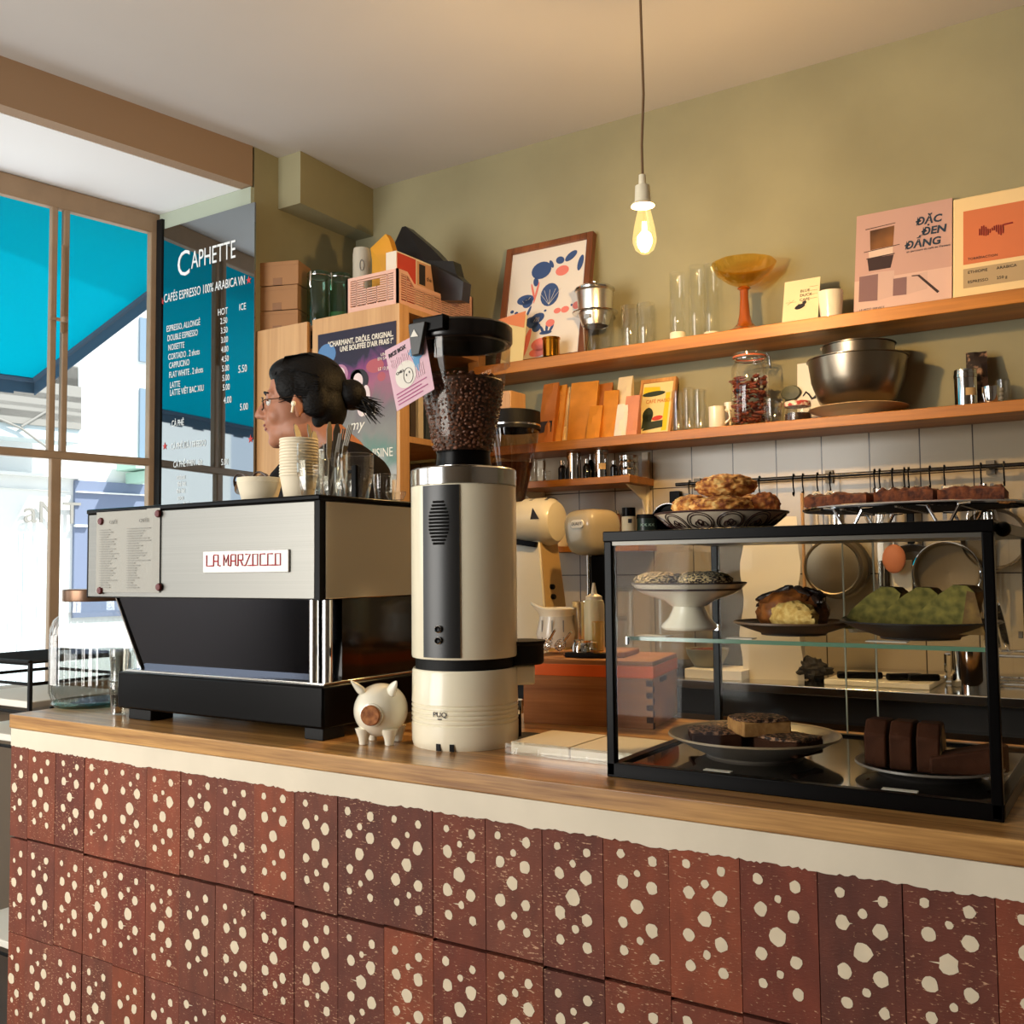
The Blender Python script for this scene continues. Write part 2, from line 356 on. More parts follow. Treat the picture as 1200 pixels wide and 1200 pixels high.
for i in range(n):
    p, q = c0 + WD * T * i / n, c0 + WD * T * (i + 1) / n; dz = Vector((0, 0, -.075 - .012 * (i % 2)))
    o_ = WN * .006; mb.hexa([p + dz, q + dz, q + dz + o_, p + dz + o_, p, q, q + o_, p + o_])
mb.build('valance', M_val, aw)
mb = MB(); dn = Vector((0, 0, -.085)); o_ = -WD * .006
mb.hexa([a0 + dn * .8, c0 + dn, c0 + dn + o_, a0 + dn * .8 + o_, a0, c0, c0 + o_, a0 + o_]); mb.build('side_flap', M_val, aw)
mb = MB(); mb.tube([a0, c0], .018); mb.tube([c0, c1], .018); mb.build('awning_frame', M_val, aw)

ST = WIN0 + WN * 7.0                       # facade across the street
def FP(px, py, o=0): return onP(px, py, ST - WN * o, WN)
def fquad(mb, x0, y0, x1, y1, o0, o1, m=0):
    """a block on the facade between two opposite corners seen in the frame"""
    A, B = FP(x0, y0), FP(x1, y1); ta, tb = (A - ST).dot(WD), (B - ST).dot(WD); za, zb = A.z, B.z
    f = lambda t, z, o: ST + WD * t - WN * o + Vector((0, 0, z - ST.z))
    lo, hi = min(ta, tb), max(ta, tb); z0, z1 = min(za, zb), max(za, zb)
    mb.hexa([f(lo, z0, o0), f(hi, z0, o0), f(hi, z0, o1), f(lo, z0, o1), f(lo, z1, o0), f(hi, z1, o0), f(hi, z1, o1), f(lo, z1, o1)], m)
M_fac = mat('white_facade', (226, 228, 226), .9); M_shut = mat('pale_shutter', (200, 214, 220), .7)
M_blue = mat('blue_grey_shopfront', (112, 124, 150), .6); M_facg = mat('pale_grey_facade', (190, 204, 208), .8)
mb = MB(); mb.box(-20, -3.6, -12, 14, -.14, -.02); tag(struct('ground', mb, mat('street', (186, 182, 176), .9)), 'pale grey street surface outside', 'street')
bd = thing('building', 'white building across the street seen through the window', 'building')
mb = MB(); strip(mb, lambda t, z, o: ST + WD * t + WN * o + Vector((0, 0, z)), -9, 9, 0, 9, 0, .4); mb.build('wall', M_fac, bd)
mb = MB(); fquad(mb, 86, 563, 176, 720, 0, .05); mb.build('shopfront', M_blue, bd)
mb = MB(); fquad(mb, 86, 576, 176, 582, .05, .1); fquad(mb, 84, 615, 100, 618, .05, .1); fquad(mb, -80, 548, 92, 562, 0, .14); fquad(mb, -80, 568, 80, 576, 0, .05); mb.build('cornice', M_fac, bd)
mb = MB(); fquad(mb, -60, 624, 63, 860, 0, .04)
for i in range(22): fquad(mb, -60 + i * 5.6, 625, -57.5 + i * 5.6, 860, .04, .06)
mb.build('roller_shutter', M_shut, bd)
mb = MB(); fquad(mb, 163, 372, 172, 425, 0, .03); fquad(mb, 163, 455, 172, 540, 0, .03); mb.build('window', mat('far_window', (120, 140, 158), .3), bd)
mb = MB(); fquad(mb, 134, 543, 172, 555, .05, .5); fquad(mb, 145, 555, 160, 568, .05, .5); mb.build('shop_sign', mat('pale_green_sign', (170, 206, 190), .6), bd)
p0 = FP(27, 612, .07); mb = MB(); mb.at(p0, rz=atan2(-WD.y, -WD.x)).text('ᴀNT'.replace('ᴀ', 'a'), .34, ext=.01); mb.build('sign_lettering', M_grey, bd)
b2 = thing('building', 'pale grey building with railings and cables at far left of the window', 'building')
mb = MB(); fquad(mb, -180, 250, 62, 526, .35, .7); mb.build('wall', M_facg, b2)
mb = MB()
for y in (462, 474, 487, 495): fquad(mb, -120, y, 60, y + 1.5, .7, .73)
for a, b in (((25, 500), (61, 478)), ((25, 502), (60, 528)), ((-30, 478), (25, 502))):
    mb.tube([FP(*a, .74), FP(*b, .74)], .012)
mb.build('railing', M_grey, b2)
mb = MB()
for i in range(14): fquad(mb, -120, 440 + i * 1.6, 57, 440.5 + i * 1.6, .7, .72)
mb.build('louvre', M_grey, b2)

# ---------------------------------------------------------------- bar counter
CX0, CX1, CF, CB = -2.215, 1.6, 1.30, 1.98
co_ = thing('bar_counter', 'long oak-topped bar counter faced with dotted red bricks', 'counter', (0, 0, 0))
mb = MB(); mb.prism([(CX0, CF), (CX1, CF), (CX1, CB), (-1.25, CB), (-1.25, 1.87), (CX0, 1.87)], 1.019, 1.05, 'z'); mb.build('worktop', M_oak, co_, .002)
mb = MB(); mb.box(CX0 + .01, CX1, CF + .0055, CF + .06, .986, 1.019); 
x = CX0 + .01; rz_ = random.Random(12); zprev = .981
while x < CX1:
    x2 = x + rz_.uniform(.003, .008); zb_ = .984 - .003 - .006 * max(0, noise.noise(Vector((x * 14, 0, 0)))) - rz_.uniform(0, .0035)
    mb.hexa([(x, CF - .0009, zprev), (x2, CF - .0009, zb_), (x2, CF + .006, zb_), (x, CF + .006, zprev), (x, CF - .0009, 1.0188), (x2, CF - .0009, 1.0188), (x2, CF + .006, 1.0188), (x, CF + .006, 1.0188)]); x = x2; zprev = zb_
mb.build('plaster_band', M_band, co_)
mb = MB(); mb.box(CX0 + .03, CX1, CF + .045, 1.84, 0, 1.019); mb.build('carcass', mat('counter_back', (96, 72, 50), .7), co_)
def brick_mat():
    m, N, L, P = new('red_brick'); P.inputs['Roughness'].default_value = .75
    at = N.new('ShaderNodeAttribute'); at.attribute_name = 'tone'
    tc = N.new('ShaderNodeTexCoord'); mp = N.new('ShaderNodeMapping'); mp.inputs['Scale'].default_value = (.35, 1, 1); L.new(tc.outputs['Object'], mp.inputs[0])
    nz = N.new('ShaderNodeTexNoise'); nz.inputs['Scale'].default_value = 400; nz.inputs['Detail'].default_value = 4; L.new(mp.outputs[0], nz.inputs[0])
    n2 = N.new('ShaderNodeTexNoise'); n2.inputs['Scale'].default_value = 9; n2.inputs['Detail'].default_value = 3; L.new(tc.outputs['Object'], n2.inputs[0])
    ad = N.new('ShaderNodeMath'); ad.operation = 'MULTIPLY_ADD'; ad.inputs[1].default_value = .22; L.new(n2.outputs[0], ad.inputs[0]); L.new(nz.outputs[0], ad.inputs[2])
    rp = N.new('ShaderNodeValToRGB'); e = rp.color_ramp.elements; e[0].position = .735; e[0].color = (0, 0, 0, 1); e[1].position = .82; e[1].color = (1, 1, 1, 1); L.new(ad.outputs[0], rp.inputs[0])
    mp2 = N.new('ShaderNodeMapping'); mp2.inputs['Scale'].default_value = (2.5, 1, 1); L.new(tc.outputs['Object'], mp2.inputs[0])
    n3 = N.new('ShaderNodeTexNoise'); n3.inputs['Scale'].default_value = 14; n3.inputs['Detail'].default_value = 5; L.new(mp2.outputs[0], n3.inputs[0])
    r3 = N.new('ShaderNodeValToRGB'); r3.color_ramp.elements[0].color = (.76, .76, .76, 1); r3.color_ramp.elements[1].color = (1.16, 1.16, 1.16, 1); r3.color_ramp.elements[0].position = .3; r3.color_ramp.elements[1].position = .7; L.new(n3.outputs[0], r3.inputs[0])
    mu = N.new('ShaderNodeMix'); mu.data_type = 'RGBA'; mu.blend_type = 'MULTIPLY'; mu.inputs[0].default_value = 1; L.new(at.outputs[0], mu.inputs[6]); L.new(r3.outputs[0], mu.inputs[7])
    mx = N.new('ShaderNodeMix'); mx.data_type = 'RGBA'; L.new(rp.outputs[0], mx.inputs[0]); L.new(mu.outputs[2], mx.inputs[6]); mx.inputs[7].default_value = (*lin((196, 150, 116)), 1)
    L.new(mx.outputs[2], P.inputs['Base Color'])
    b = N.new('ShaderNodeBump'); b.inputs['Strength'].default_value = .25; b.inputs['Distance'].default_value = .003; L.new(nz.outputs[0], b.inputs['Height']); L.new(b.outputs[0], P.inputs['Normal'])
    return m
M_brick = brick_mat(); M_dot = mat('plaster_plug', (222, 204, 174), .8, var=.06, vscale=30)
mb = MB(); tones = []
HOLES = [(.25, .14, .008), (.74, .15, .0085), (.51, .245, .0065), (.28, .32, .0105), (.72, .33, .0115), (.5, .475, .013), (.28, .60, .0105), (.72, .615, .011), (.53, .70, .0065), (.29, .785, .008), (.74, .80, .0085)]
BW, BH = .1035, .209
pal = [(138, 66, 40), (132, 62, 38), (152, 72, 40), (124, 60, 40), (130, 66, 44), (128, 56, 33), (118, 58, 40), (144, 68, 40), (128, 62, 42)]
def _brick_faces():
    for row in range(5):
        z1 = .984 - row * BH + (0.004 if row == 0 else 0)
        k = 0; x = CX0 + .02 - .045
        while x < CX1:
            x0, x1 = max(x, CX0 + .01) + .0006, x + BW - .0006
            zj = R.uniform(-.004, .003); yj = R.uniform(0, .0022)
            zz0, zz1 = z1 - BH + .0008 + (zj if row < 4 else 0), z1 - .0008
            if row: zz1 += prev.get(k, 0)
            if zz0 < 0: zz0 = 0.0
            c = lin(R.choice(pal)); f = R.uniform(.60, .82) ; tone = (c[0] * f, c[1] * f, c[2] * f)
            n0 = len(mb.f); mb.box(x0, x1, CF + yj, CF + .045, zz0, zz1, 0); tones.extend([tone] * (len(mb.f) - n0))
            cur[k] = zj
            ox, oz = R.uniform(-.003, .003), R.uniform(-.004, .003)
            for u, v, r in HOLES:
                hx, hz = x + BW * u + ox + R.uniform(-.0012, .0012), z1 - BH * v + oz + R.uniform(-.0015, .0015)
                if hz - r < zz0 or hx - r < x0: continue
                rr = r * .84 * R.uniform(.86, 1.12); m_ = 12; pts = [(hx + cos(2 * pi * i / m_) * rr * R.uniform(.84, 1.12), CF + yj - .0006, hz + sin(2 * pi * i / m_) * rr * R.uniform(.9, 1.1) * 1.05) for i in range(m_)]
                mb.add(pts, [tuple(range(m_))], 1); tones.append((.7, .6, .5))
                if R.random() < .08:
                    sgn = R.choice((-1, 1)); l = R.uniform(.004, .012); mb.add([(hx + sgn * rr * .8, CF + yj - .0005, hz - .0012), (hx + sgn * (rr + l), CF + yj - .0005, hz + R.uniform(-.002, .002)), (hx + sgn * rr * .8, CF + yj - .0005, hz + .0012)], [(0, 1, 2) if sgn > 0 else (0, 2, 1)], 1); tones.append((.7, .6, .5))
            x += BW; k += 1
        prev.clear(); prev.update(cur); cur.clear()
prev, cur = {}, {}
_brick_faces()
bo = mb.build('brick_cladding', [M_brick, M_dot], co_, flat=True)
ca = bo.data.color_attributes.new('tone', 'FLOAT_COLOR', 'CORNER')
cols = []
for p_, t_ in zip(bo.data.polygons, tones): cols += [*t_, 1.0] * p_.loop_total
ca.data.foreach_set('color', cols)

# back counter under the wall shelves
bc = thing('back_counter', 'stainless steel back counter along the tiled wall', 'counter')
mb = MB(); mb.box(-2.2, 1.6, 2.705, WALLY - .012, 1.02, 1.045); mb.build('steel_top', M_steel2, bc, .003)
mb = MB(); mb.box(-2.2, 1.6, 2.78, WALLY - .02, .1, 1.02); mb.build('carcass', mat('dark_counter_front', (52, 46, 42), .5), bc)
mb = MB(); mb.box(-2.18, 1.58, 2.75, 2.78, .70, .93); mb.box(-2.18, 1.58, 2.73, 2.78, .93, .945, 1); mb.build('drawer_front', [mat('grey_drawer', (78, 74, 70), .35, .6), M_steel2], bc)

# shelves
def shelf(name, x0, x1, z0, z1, label):
    mb = MB(); mb.box(x0, x1, SHF, WALLY - .004, z0, z1); return solo(name, mb, M_shelf, label, 'shelf', bevel=.002)
UZ, LZ, SZ = 2.147, 1.832, 1.692
shelf('wall_shelf', -2.16, .8, UZ - .042, UZ, 'upper long orange-brown wooden shelf under the painted wall')
shelf('wall_shelf', -2.10, .8, LZ - .034, LZ, 'lower long orange-brown wooden shelf just above the white tiles')
ss = thing('wall_shelf', 'short wooden shelf on white brackets below the two long shelves', 'shelf')
mb = MB(); mb.box(-2.05, -1.505, SHF, WALLY - .012, SZ - .026, SZ); mb.build('board', M_shelf, ss, .002)
for bx in (-1.535, -1.98):
    mb = MB(); mb.box(bx - .012, bx + .012, WALLY - .022, WALLY - .009, 1.46, 1.79)
    mb.prism([(SHF + .03, SZ - .028), (WALLY - .022, SZ - .028), (WALLY - .022, SZ - .13), (WALLY - .05, SZ - .075)], bx - .003, bx + .003, 'x'); mb.build('bracket', M_white, ss)
mb = MB(); mb.box(-1.9, -1.50, 3.14, WALLY - .01, gz(670, 647, 3.14), gz(670, 640, 3.14)); solo('wall_shelf', mb, M_shelf, 'small low wooden shelf behind the cream grinder and grey drink mixer', 'shelf', bevel=.002)
LOWZ = gz(670, 640, 3.14)
# ================================================================ CHALKBOARD in the window bay
cbd = thing('menu_board', 'tall dark mirror-like menu board with white chalk lettering in the window bay', 'menu board', (0, 0, 0))
YB = 2.682
M_board = mat('dark_mirror_board', (150, 156, 160), .025, 1)
mb = MB(); mb.box(gx(190, 400, YB), gx(299, 400, YB), YB - .006, YB + .002, .95, gz(245, 248, YB) - .02); mb.build('board', M_board, cbd)
mb = MB(); xl = gx(186, 400, YB); mb.box(xl - .01, gx(191, 400, YB), YB - .012, YB + .002, .95, gz(190, 258, YB)); mb.build('edge_strip', M_blackm, cbd)
mb = MB()
def chalk(px, py, s, h, m=0, sx=.72, mbx=None):
    (mbx or mb).at(onY(px, py, YB - .0075)).text(s, h, m, sx=sx, ext=.0002); (mbx or mb).at()
P1 = dep(onY(240, 350, YB)) / F     # metres per pixel on the board
chalk(207, 325, 'C', 44 * P1, sx=.8); chalk(224, 315, 'APHETTE', 30 * P1, sx=.62)
chalk(192, 355, 'CAFÉS ESPRESSO 100% ARABICA', 15 * P1, sx=.60); chalk(279, 335, 'VN', 15 * P1, sx=.55)
chalk(255, 370, 'HOT', 11 * P1); chalk(280, 364, 'ICE', 11 * P1)
for px, py, s in ((195, 389, 'ESPRESSO, ALLONGÉ'), (196, 400, 'DOUBLE ESPRESSO'), (197, 411, 'NOISETTE'), (197, 422, 'CORTADO . 2 shots'), (198, 432, 'CAPPUCINO'), (198, 443, 'FLAT WHITE . 2 shots'), (199, 455, 'LATTE'), (199, 464, 'LATTE VIÊT BAC XIU'), (201, 500, 'CÀ PHÊ'), (200, 527, 'CÀ PHÊ ĐÁ / FREEDO'), (203, 548, 'CÀ PHÊ PHIN . lait')):
    chalk(px, py, s, 10.5 * P1, sx=.62)
for k, s in enumerate(('2.50', '3.50', '3.00', '4.00', '4.50', '5.00', '5.00', '5.00')): chalk(258 + k * .4, 380 + k * 11.1, s, 10 * P1, sx=.7)
chalk(279, 437, '5.50', 12 * P1, sx=.7); chalk(262, 473, '4.00', 11 * P1, sx=.7); chalk(281, 481, '5.00', 11 * P1, sx=.7); chalk(259, 545, '5.00', 10 * P1, sx=.7)
for k in range(7): chalk(207 + (k % 2), 562 + k * 8, R.choice(('phin glacé', 'maison', 'coco', 'thé lait')), 9 * P1, sx=.6)
mb.build('chalk_lettering', M_chalk, cbd)
mb = MB()
for px, py in ((190, 355), (291, 330), (193, 524), (293, 516)): chalk(px - 3, py + 3, '★', 11 * P1, sx=.9)
mb.build('red_star', M_chalkred, cbd)

# ================================================================ ESPRESSO MACHINE
MX0, MX1, MY0, MY1 = -2.056, -1.328, 1.385, 1.845
em = thing('espresso_machine', 'large two-group steel and black espresso machine on the bar counter', 'coffee machine', (0, 0, 1.05))
def E(z): return z - 1.05
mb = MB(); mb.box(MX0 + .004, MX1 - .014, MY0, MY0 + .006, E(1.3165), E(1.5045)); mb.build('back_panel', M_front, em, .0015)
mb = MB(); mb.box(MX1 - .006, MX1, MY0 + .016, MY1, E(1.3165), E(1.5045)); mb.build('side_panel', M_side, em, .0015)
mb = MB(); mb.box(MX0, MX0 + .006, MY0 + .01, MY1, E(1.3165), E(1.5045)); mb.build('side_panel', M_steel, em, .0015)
mb = MB(); mb.box(MX0 + .004, MX1 - .004, MY0 + .006, MY1 - .004, E(1.315), E(1.5055)); mb.box(MX1 - .014, MX1 - .002, MY0 + .001, MY0 + .014, E(1.314), E(1.507)); mb.box(MX0, MX0 + .004, MY0, MY0 + .01, E(1.315), E(1.507)); mb.build('body_frame', M_black, em)
mb = MB(); mb.box(MX0 - .002, MX1 + .002, MY0 - .003, MY1 + .003, E(1.5055), E(1.5165)); mb.build('cup_tray', M_black, em, .003)
mb = MB(); zt, zb = E(1.3145), E(1.157)
xa, xb = -1.962, -1.904; xr = MX1 - .045
mb.hexa([(xb, 1.425, zb), (xr, 1.425, zb), (xr, MY1 - .02, zb), (xb, MY1 - .02, zb), (xa, 1.40, zt), (xr, 1.40, zt), (xr, MY1 - .02, zt), (xa, MY1 - .02, zt)]); mb.build('lower_panel', M_mirror, em)
mb = MB(); mb.hexa([(xb - .004, 1.42, zb), (xb, 1.42, zb), (xb, MY1 - .02, zb), (xb - .004, MY1 - .02, zb), (xa - .004, 1.396, zt), (xa, 1.396, zt), (xa, MY1 - .02, zt), (xa - .004, MY1 - .02, zt)]); mb.build('side_trim', M_chrome, em)
mb = MB(); mb.box(xr, MX1 - .008, 1.455, MY1 - .02, zb, zt); mb.build('lower_side_panel', M_blackg, em)
for x, y in ((MX1 - .036, 1.408), (MX1 - .012, 1.418)):
    mb = MB(); mb.at((x, y, 0)).cyl(.0105, zb, zt, n=20); mb.build('column', M_chrome, em)
mb = MB(); mb.box(-1.94, MX1 + .008, MY0, MY1 + .02, E(1.072), E(1.152)); mb.build('base', M_black, em, .005)
mb = MB(); mb.box(-1.93, MX1, MY0 + .012, MY1, E(1.152), E(1.157)); mb.build('drip_edge', M_steel2, em, .001)
for x0, x1, y0 in ((-1.905, -1.83, 1.39), (MX1 - .045, MX1 + .004, 1.39), (-1.905, -1.83, 1.78), (MX1 - .045, MX1 + .004, 1.78)):
    mb = MB(); mb.box(x0, x1, y0, y0 + .06, 0, E(1.073)); mb.build('foot', M_blackm, em, .002)
mb = MB(); bx0, bx1 = gx(240, 657, MY0), gx(340, 657, MY0); bz0, bz1 = E(gz(290, 671, MY0)), E(gz(290, 645, MY0))
mb.box(bx0, bx1, MY0 - .005, MY0, bz0, bz1); bdg = mb.build('badge', mat('white_badge', (240, 238, 232), .3), em, .0015)
mb = MB(); hh = (bz1 - bz0) * .50; zc = (bz0 + bz1) / 2 - hh * .36
# lettering drawn as thin strokes joined by a base line, each letter as a polyline on a 0..1 grid
GL = {'L': [[(0, 1), (0, 0), (1, 0)]], 'A': [[(0, 0), (0, .9), (.1, 1), (.8, 1), (.8, 0)], [(0, .42), (.8, .42)]], 'M': [[(0, 0), (0, 1), (.4, .3), (.8, 1), (.8, 0)]], 'R': [[(0, 0), (0, 1), (.8, 1), (.8, .5), (0, .5)], [(.4, .5), (.8, 0)]],
      'Z': [[(0, 1), (.8, 1), (0, 0), (.9, 0)]], 'O': [[(0, 0), (0, 1), (.8, 1), (.8, 0), (0, 0)]], 'C': [[(.8, 1), (0, 1), (0, 0), (.9, 0)]], ' ': []}
n = len('LA MARZOCCO'); cw = (bx1 - bx0) * .90 / (n - .5); x = bx0 + (bx1 - bx0) * .05
for ch in 'LA MARZOCCO':
    if ch == ' ': x += cw * .45; continue
    for pl in GL[ch]: mb.tube([(x + a * cw * .8, MY0 - .0055, zc + b * hh) for a, b in pl], .0015, n=6)
    if ch not in 'O': mb.tube([(x + cw * .8, MY0 - .0055, zc), (x + cw, MY0 - .0055, zc)], .0014, n=6)
    x += cw
mb.build('badge_lettering', M_red, bdg)

# menu sheet held to the machine by four magnets
mx0, mx1, mz0, mz1 = -2.018, -1.795, 1.327, 1.510
ms = thing('menu_sheet', 'grey printed menu sheet pinned to the left of the espresso machine', 'sheet', ((mx0 + mx1) / 2, MY0 - .002, mz0))
mb = MB(); w = (mx1 - mx0) / 2
for i in range(10):
    f = lambda u: (-w + 2 * w * u, -.001 - .006 * max(0, u - .8) ** 1 * 4 * (1 - u) * 4)
    a, b = f(i / 10), f((i + 1) / 10); mb.add([(a[0], a[1], 0), (b[0], b[1], 0), (b[0], b[1], mz1 - mz0), (a[0], a[1], mz1 - mz0)], [(0, 1, 2, 3)])
mb.build('paper', mat('grey_sheet', (164, 161, 152), .8), ms)
mb = MB()
for c_, t in ((-.55, 'CAFÉ'), (.40, 'CAFÉS')): mb.at((w * c_, -.0042, .154)).text(t, .011)
mb.at()
for i in range(25):
    z = .140 - i * .0054
    for x0, l in ((-.86, R.uniform(.25, .62)), (.02, R.uniform(.3, .75) if i < 14 else R.uniform(.15, .4))):
        mb.box(w * x0, w * (x0 + l), -.0044, -.004, z, z + .0013)
mb.build('print_lines', M_grey, ms)
for k, (px, py, nm) in enumerate(((119, 611, 'upper left'), (186, 602, 'upper right'), (118, 692, 'lower left'), (187, 688, 'lower right'))):
    p = onY(px, py, MY0 - .003); mb = MB(); mb.lathe([(0, -.006), (.007, -.0055), (.0085, -.003), (.0085, 0), (0, 0)], n=18);
    o = solo('magnet', mb, mat('dark_red_magnet', (92, 34, 30), .25, .3), f'round dark red magnet at the {nm} corner of the grey menu sheet', 'magnet', (p.x, p.y, p.z), rx=-pi / 2, group='magnets on the menu sheet')

# ================================================================ ON TOP OF THE MACHINE
TZ = 1.5167
def lathe_thing(name, prof, m, label, cat, loc, group=None, n=32, rz=0): return solo(name, MB().lathe(prof, n=n), m, label, cat, loc, rz, group)
# bowls
p = onY(304, 588, 1.50); r = wid(278, 330, 570, 1.50) / 2
for k in range(3):
    lathe_thing('paper_bowl', [(0, .001), (r * .74, .001), (r * .77, .006), (r * .985, .043), (r, .046), (r * .985, .0475), (r * .96, .045), (r * .74, .006), (0, .004)], M_papercup, ['lowest wide cream paper bowl in the nested pile on the machine', 'middle wide cream paper bowl in the nested pile on the machine', 'topmost wide cream paper bowl in the nested pile on the machine'][k], 'bowl', (p.x, 1.50, TZ + .004 * k), 'paper bowls on the machine')
p = onY(350, 588, 1.52); r = wid(328, 373, 540, 1.52) / 2
cup = [(0, .002), (r * .70, .002), (r * .70, 0), (r * .72, 0), (r * .96, .0535), (r, .0545), (r * 1.005, .0565), (r * .985, .058), (r * .94, .056), (r * .70, .006), (0, .006)]
NC = 13
for k in range(NC):
    lathe_thing('paper_cup', cup, M_papercup, ('lowest cream paper cup in the tall nested stack on the machine' if k == 0 else 'topmost cream paper cup of the tall nested stack on the machine' if k == NC - 1 else 'cream paper cup nested in the middle of the tall cup stack'), 'cup', (p.x, 1.52, TZ + .0064 * k), 'paper cups in the tall stack')
def tumbler(rb, rt_, h, facets=0):
    t = .0025
    return [(rt_ - t, h - .002), (rt_ - t * .6, h), (rt_, h - .001), (rt_ * .985, h * .6), (rb, .005), (rb * .92, 0), (0, 0)]
def glass_at(name, px0, px1, pyt, Y, label, group=None, zb=None, taper=.78, h=None, m=None, cat='glass', n=20):
    zb = TZ if zb is None else zb
    pc = onY((px0 + px1) / 2, pyt + 20, Y); rr = wid(px0, px1, pyt + 20, Y) / 2
    hh = h or gz((px0 + px1) / 2, pyt, Y) - zb
    return lathe_thing(name, tumbler(rr * taper, rr, hh), m or M_tumbler, label, cat, (pc.x, Y, zb), group, n)
GG = 'tumblers on the machine'
pc = onY(363, 560, 1.575)
for k in range(3): lathe_thing('tumbler', tumbler(.0185, .0275, .078), M_tumbler, ['lowest faceted glass tumbler nested beside the paper cup stack', 'middle faceted glass tumbler nested beside the paper cup stack', 'topmost faceted glass tumbler nested beside the paper cup stack'][k], 'glass', (gx(364, 560, 1.445), 1.445, TZ + .016 * k), GG, 10)
glass_at('tumbler', 377, 401, 538, 1.48, 'small glass tumbler in front of the cutlery glass on the machine', GG, n=10)
glass_at('tumbler', 399, 438, 532, 1.62, 'wide-rimmed tall glass tumbler right of the cutlery on the machine', GG, taper=.66, n=10)
glass_at('tumbler', 392, 418, 548, 1.56, 'glass tumbler half hidden behind the small tumbler on the machine', GG, n=10)
glass_at('tumbler', 437, 465, 556, 1.62, 'low cut-glass tumbler near the right end of the machine top', GG, taper=.85, n=12)
glass_at('glass_dish', 452, 476, 576, 1.60, 'shallow glass dish at the right end of the machine top', None, taper=.8, cat='dish', n=16)
cg = onY(384, 560, 1.72)
glass_at('cutlery_glass', 366, 408, 528, 1.72, 'tall glass holding knives and forks on the machine', None, taper=.8, n=12)
M_cut = mat('cutlery_steel', (104, 100, 92), .5, 1)
def knife(px, pyt, tilt, ry, label, fork=False):
    Y = 1.72; ptop = onY(px, pyt, Y); base = Vector((cg.x + (ptop.x - cg.x) * .25, Y + tilt, TZ + .008))
    t = thing('fork' if fork else 'table_knife', label, 'cutlery', base, group='cutlery in the glass')
    d = (ptop - base); L = d.length; t.rotation_euler = d.to_track_quat('Z', 'Y').to_euler()
    mb = MB(); mb.tube([(0, 0, 0), (0, 0, L * .3), (0, 0, L * .55)], [.004, .0045, .003], n=8, flat=.5); mb.build('handle', M_cut, t)
    mb = MB()
    if fork:
        mb.prism([(-.003, L * .54), (.003, L * .54), (.010, L * .74), (-.010, L * .74)], -.001, .001, 'y')
        for i in range(4): x = -.0085 + i * .0057; mb.box(x - .0013, x + .0013, -.001, .001, L * .735, L)
        mb.build('tines', M_cut, t)
    else:
        mb.prism([(-.004, L * .54), (.005, L * .54), (.0095, L * .75), (.0085, L * .93), (.003, L), (-.004, L * .985), (-.0085, L * .9), (-.0075, L * .6)], -.001, .001, 'y'); mb.build('blade', M_cut, t)
for a in ((346, 497, -.01, 0, 'leftmost table knife leaning out of the cutlery glass'), (361, 497, .01, 0, 'dull table knife second from left in the cutlery glass'), (368, 505, -.005, 0, 'short table knife leaning behind the cup stack'), (386, 494, 0, 0, 'tallest bright table knife standing upright in the cutlery glass'), (395, 496, .012, 0, 'dark table knife right of the tallest knife in the glass')): knife(*a)
for a in ((405, 503, .006, 0, 'fork leaning right out of the cutlery glass'), (411, 498, -.008, 0, 'rightmost fork leaning far right out of the cutlery glass'), (399, 508, -.012, 0, 'short fork standing among the knives in the glass')): knife(*a, fork=True)
p = onY(416, 580, 1.54); t = thing('milk_thermometer', 'black upright milk thermometer clip standing among the tumblers', 'thermometer', (p.x, 1.54, TZ))
mb = MB(); mb.box(-.007, .007, -.004, .004, 0, .072); mb.build('stem', M_black, t, .002)
mb = MB(); mb.box(-.018, -.007, -.003, .003, .055, .062); mb.build('clip', M_black, t, .001)
p = onY(293, 566, 1.57); t = thing('sunglasses', 'brown-lensed sunglasses lying behind the paper bowls on the machine', 'sunglasses', (p.x, 1.575, TZ + .022))
for sx in (-1, 1):
    mb = MB(); mb.at((sx * .031, 0, .032), rx=radians(70)).lathe([(0, .002), (.02, .001), (.025, 0), (.02, -.001), (0, -.001)], n=20); mb.build('lens', mat('brown_lens', (96, 70, 48), .15, coat=.5), t)
    mb = MB(); mb.tube([(sx * .031 + .026 * cos(a), .026 * sin(a) * -.34, .032 + .026 * sin(a) * .94) for a in [2 * pi * i / 20 for i in range(20)]], .0025, closed=True); mb.tube([(sx * .058, 0, .04), (sx * .062, .05, .03), (sx * .055, .11, .004)], .0025); mb.build('rim', mat('brown_frame', (60, 40, 28), .3), t)

# ================================================================ WATER DISPENSER AND GLASSES, LEFT END
p = onY(109, 800, 1.495); wd = thing('water_dispenser', 'large ribbed glass water jar half full at the left counter end', 'jar', (p.x, 1.495, 1.05))
r = wid(62, 156, 780, 1.495) / 2; hb = gz(100, 722, 1.495) - 1.05; ht = gz(100, 704, 1.495) - 1.05; hl = gz(100, 690, 1.495) - 1.05
def ribbed(prof, amp, n=240, ribs=40):
    mb = MB(); mb.lathe(prof, n=n)
    for i, v in enumerate(mb.v):
        a = atan2(v.y, v.x); rr = sqrt(v.x ** 2 + v.y ** 2)
        if rr > r * .9 and .03 < v.z < hb - .02: k = 1 + amp * cos(ribs * a); mb.v[i] = Vector((v.x * k, v.y * k, v.z))
    return mb
mb = ribbed([(0, .004), (r * .8, .004), (r * .93, .012), (r, .035), (r, .06), (r, hb * .5), (r, hb - .045), (r * .99, hb - .03), (r * .93, hb - .008), (r * .8, hb + .004), (r * .72, hb + .012), (r * .70, ht + .004)], .022); mb.build('jar_body', glass('ribbed_glass', (.90, .925, .925), 1.6, .02), wd)
zw = gz(100, 762, 1.495) - 1.05; rw = r * .955
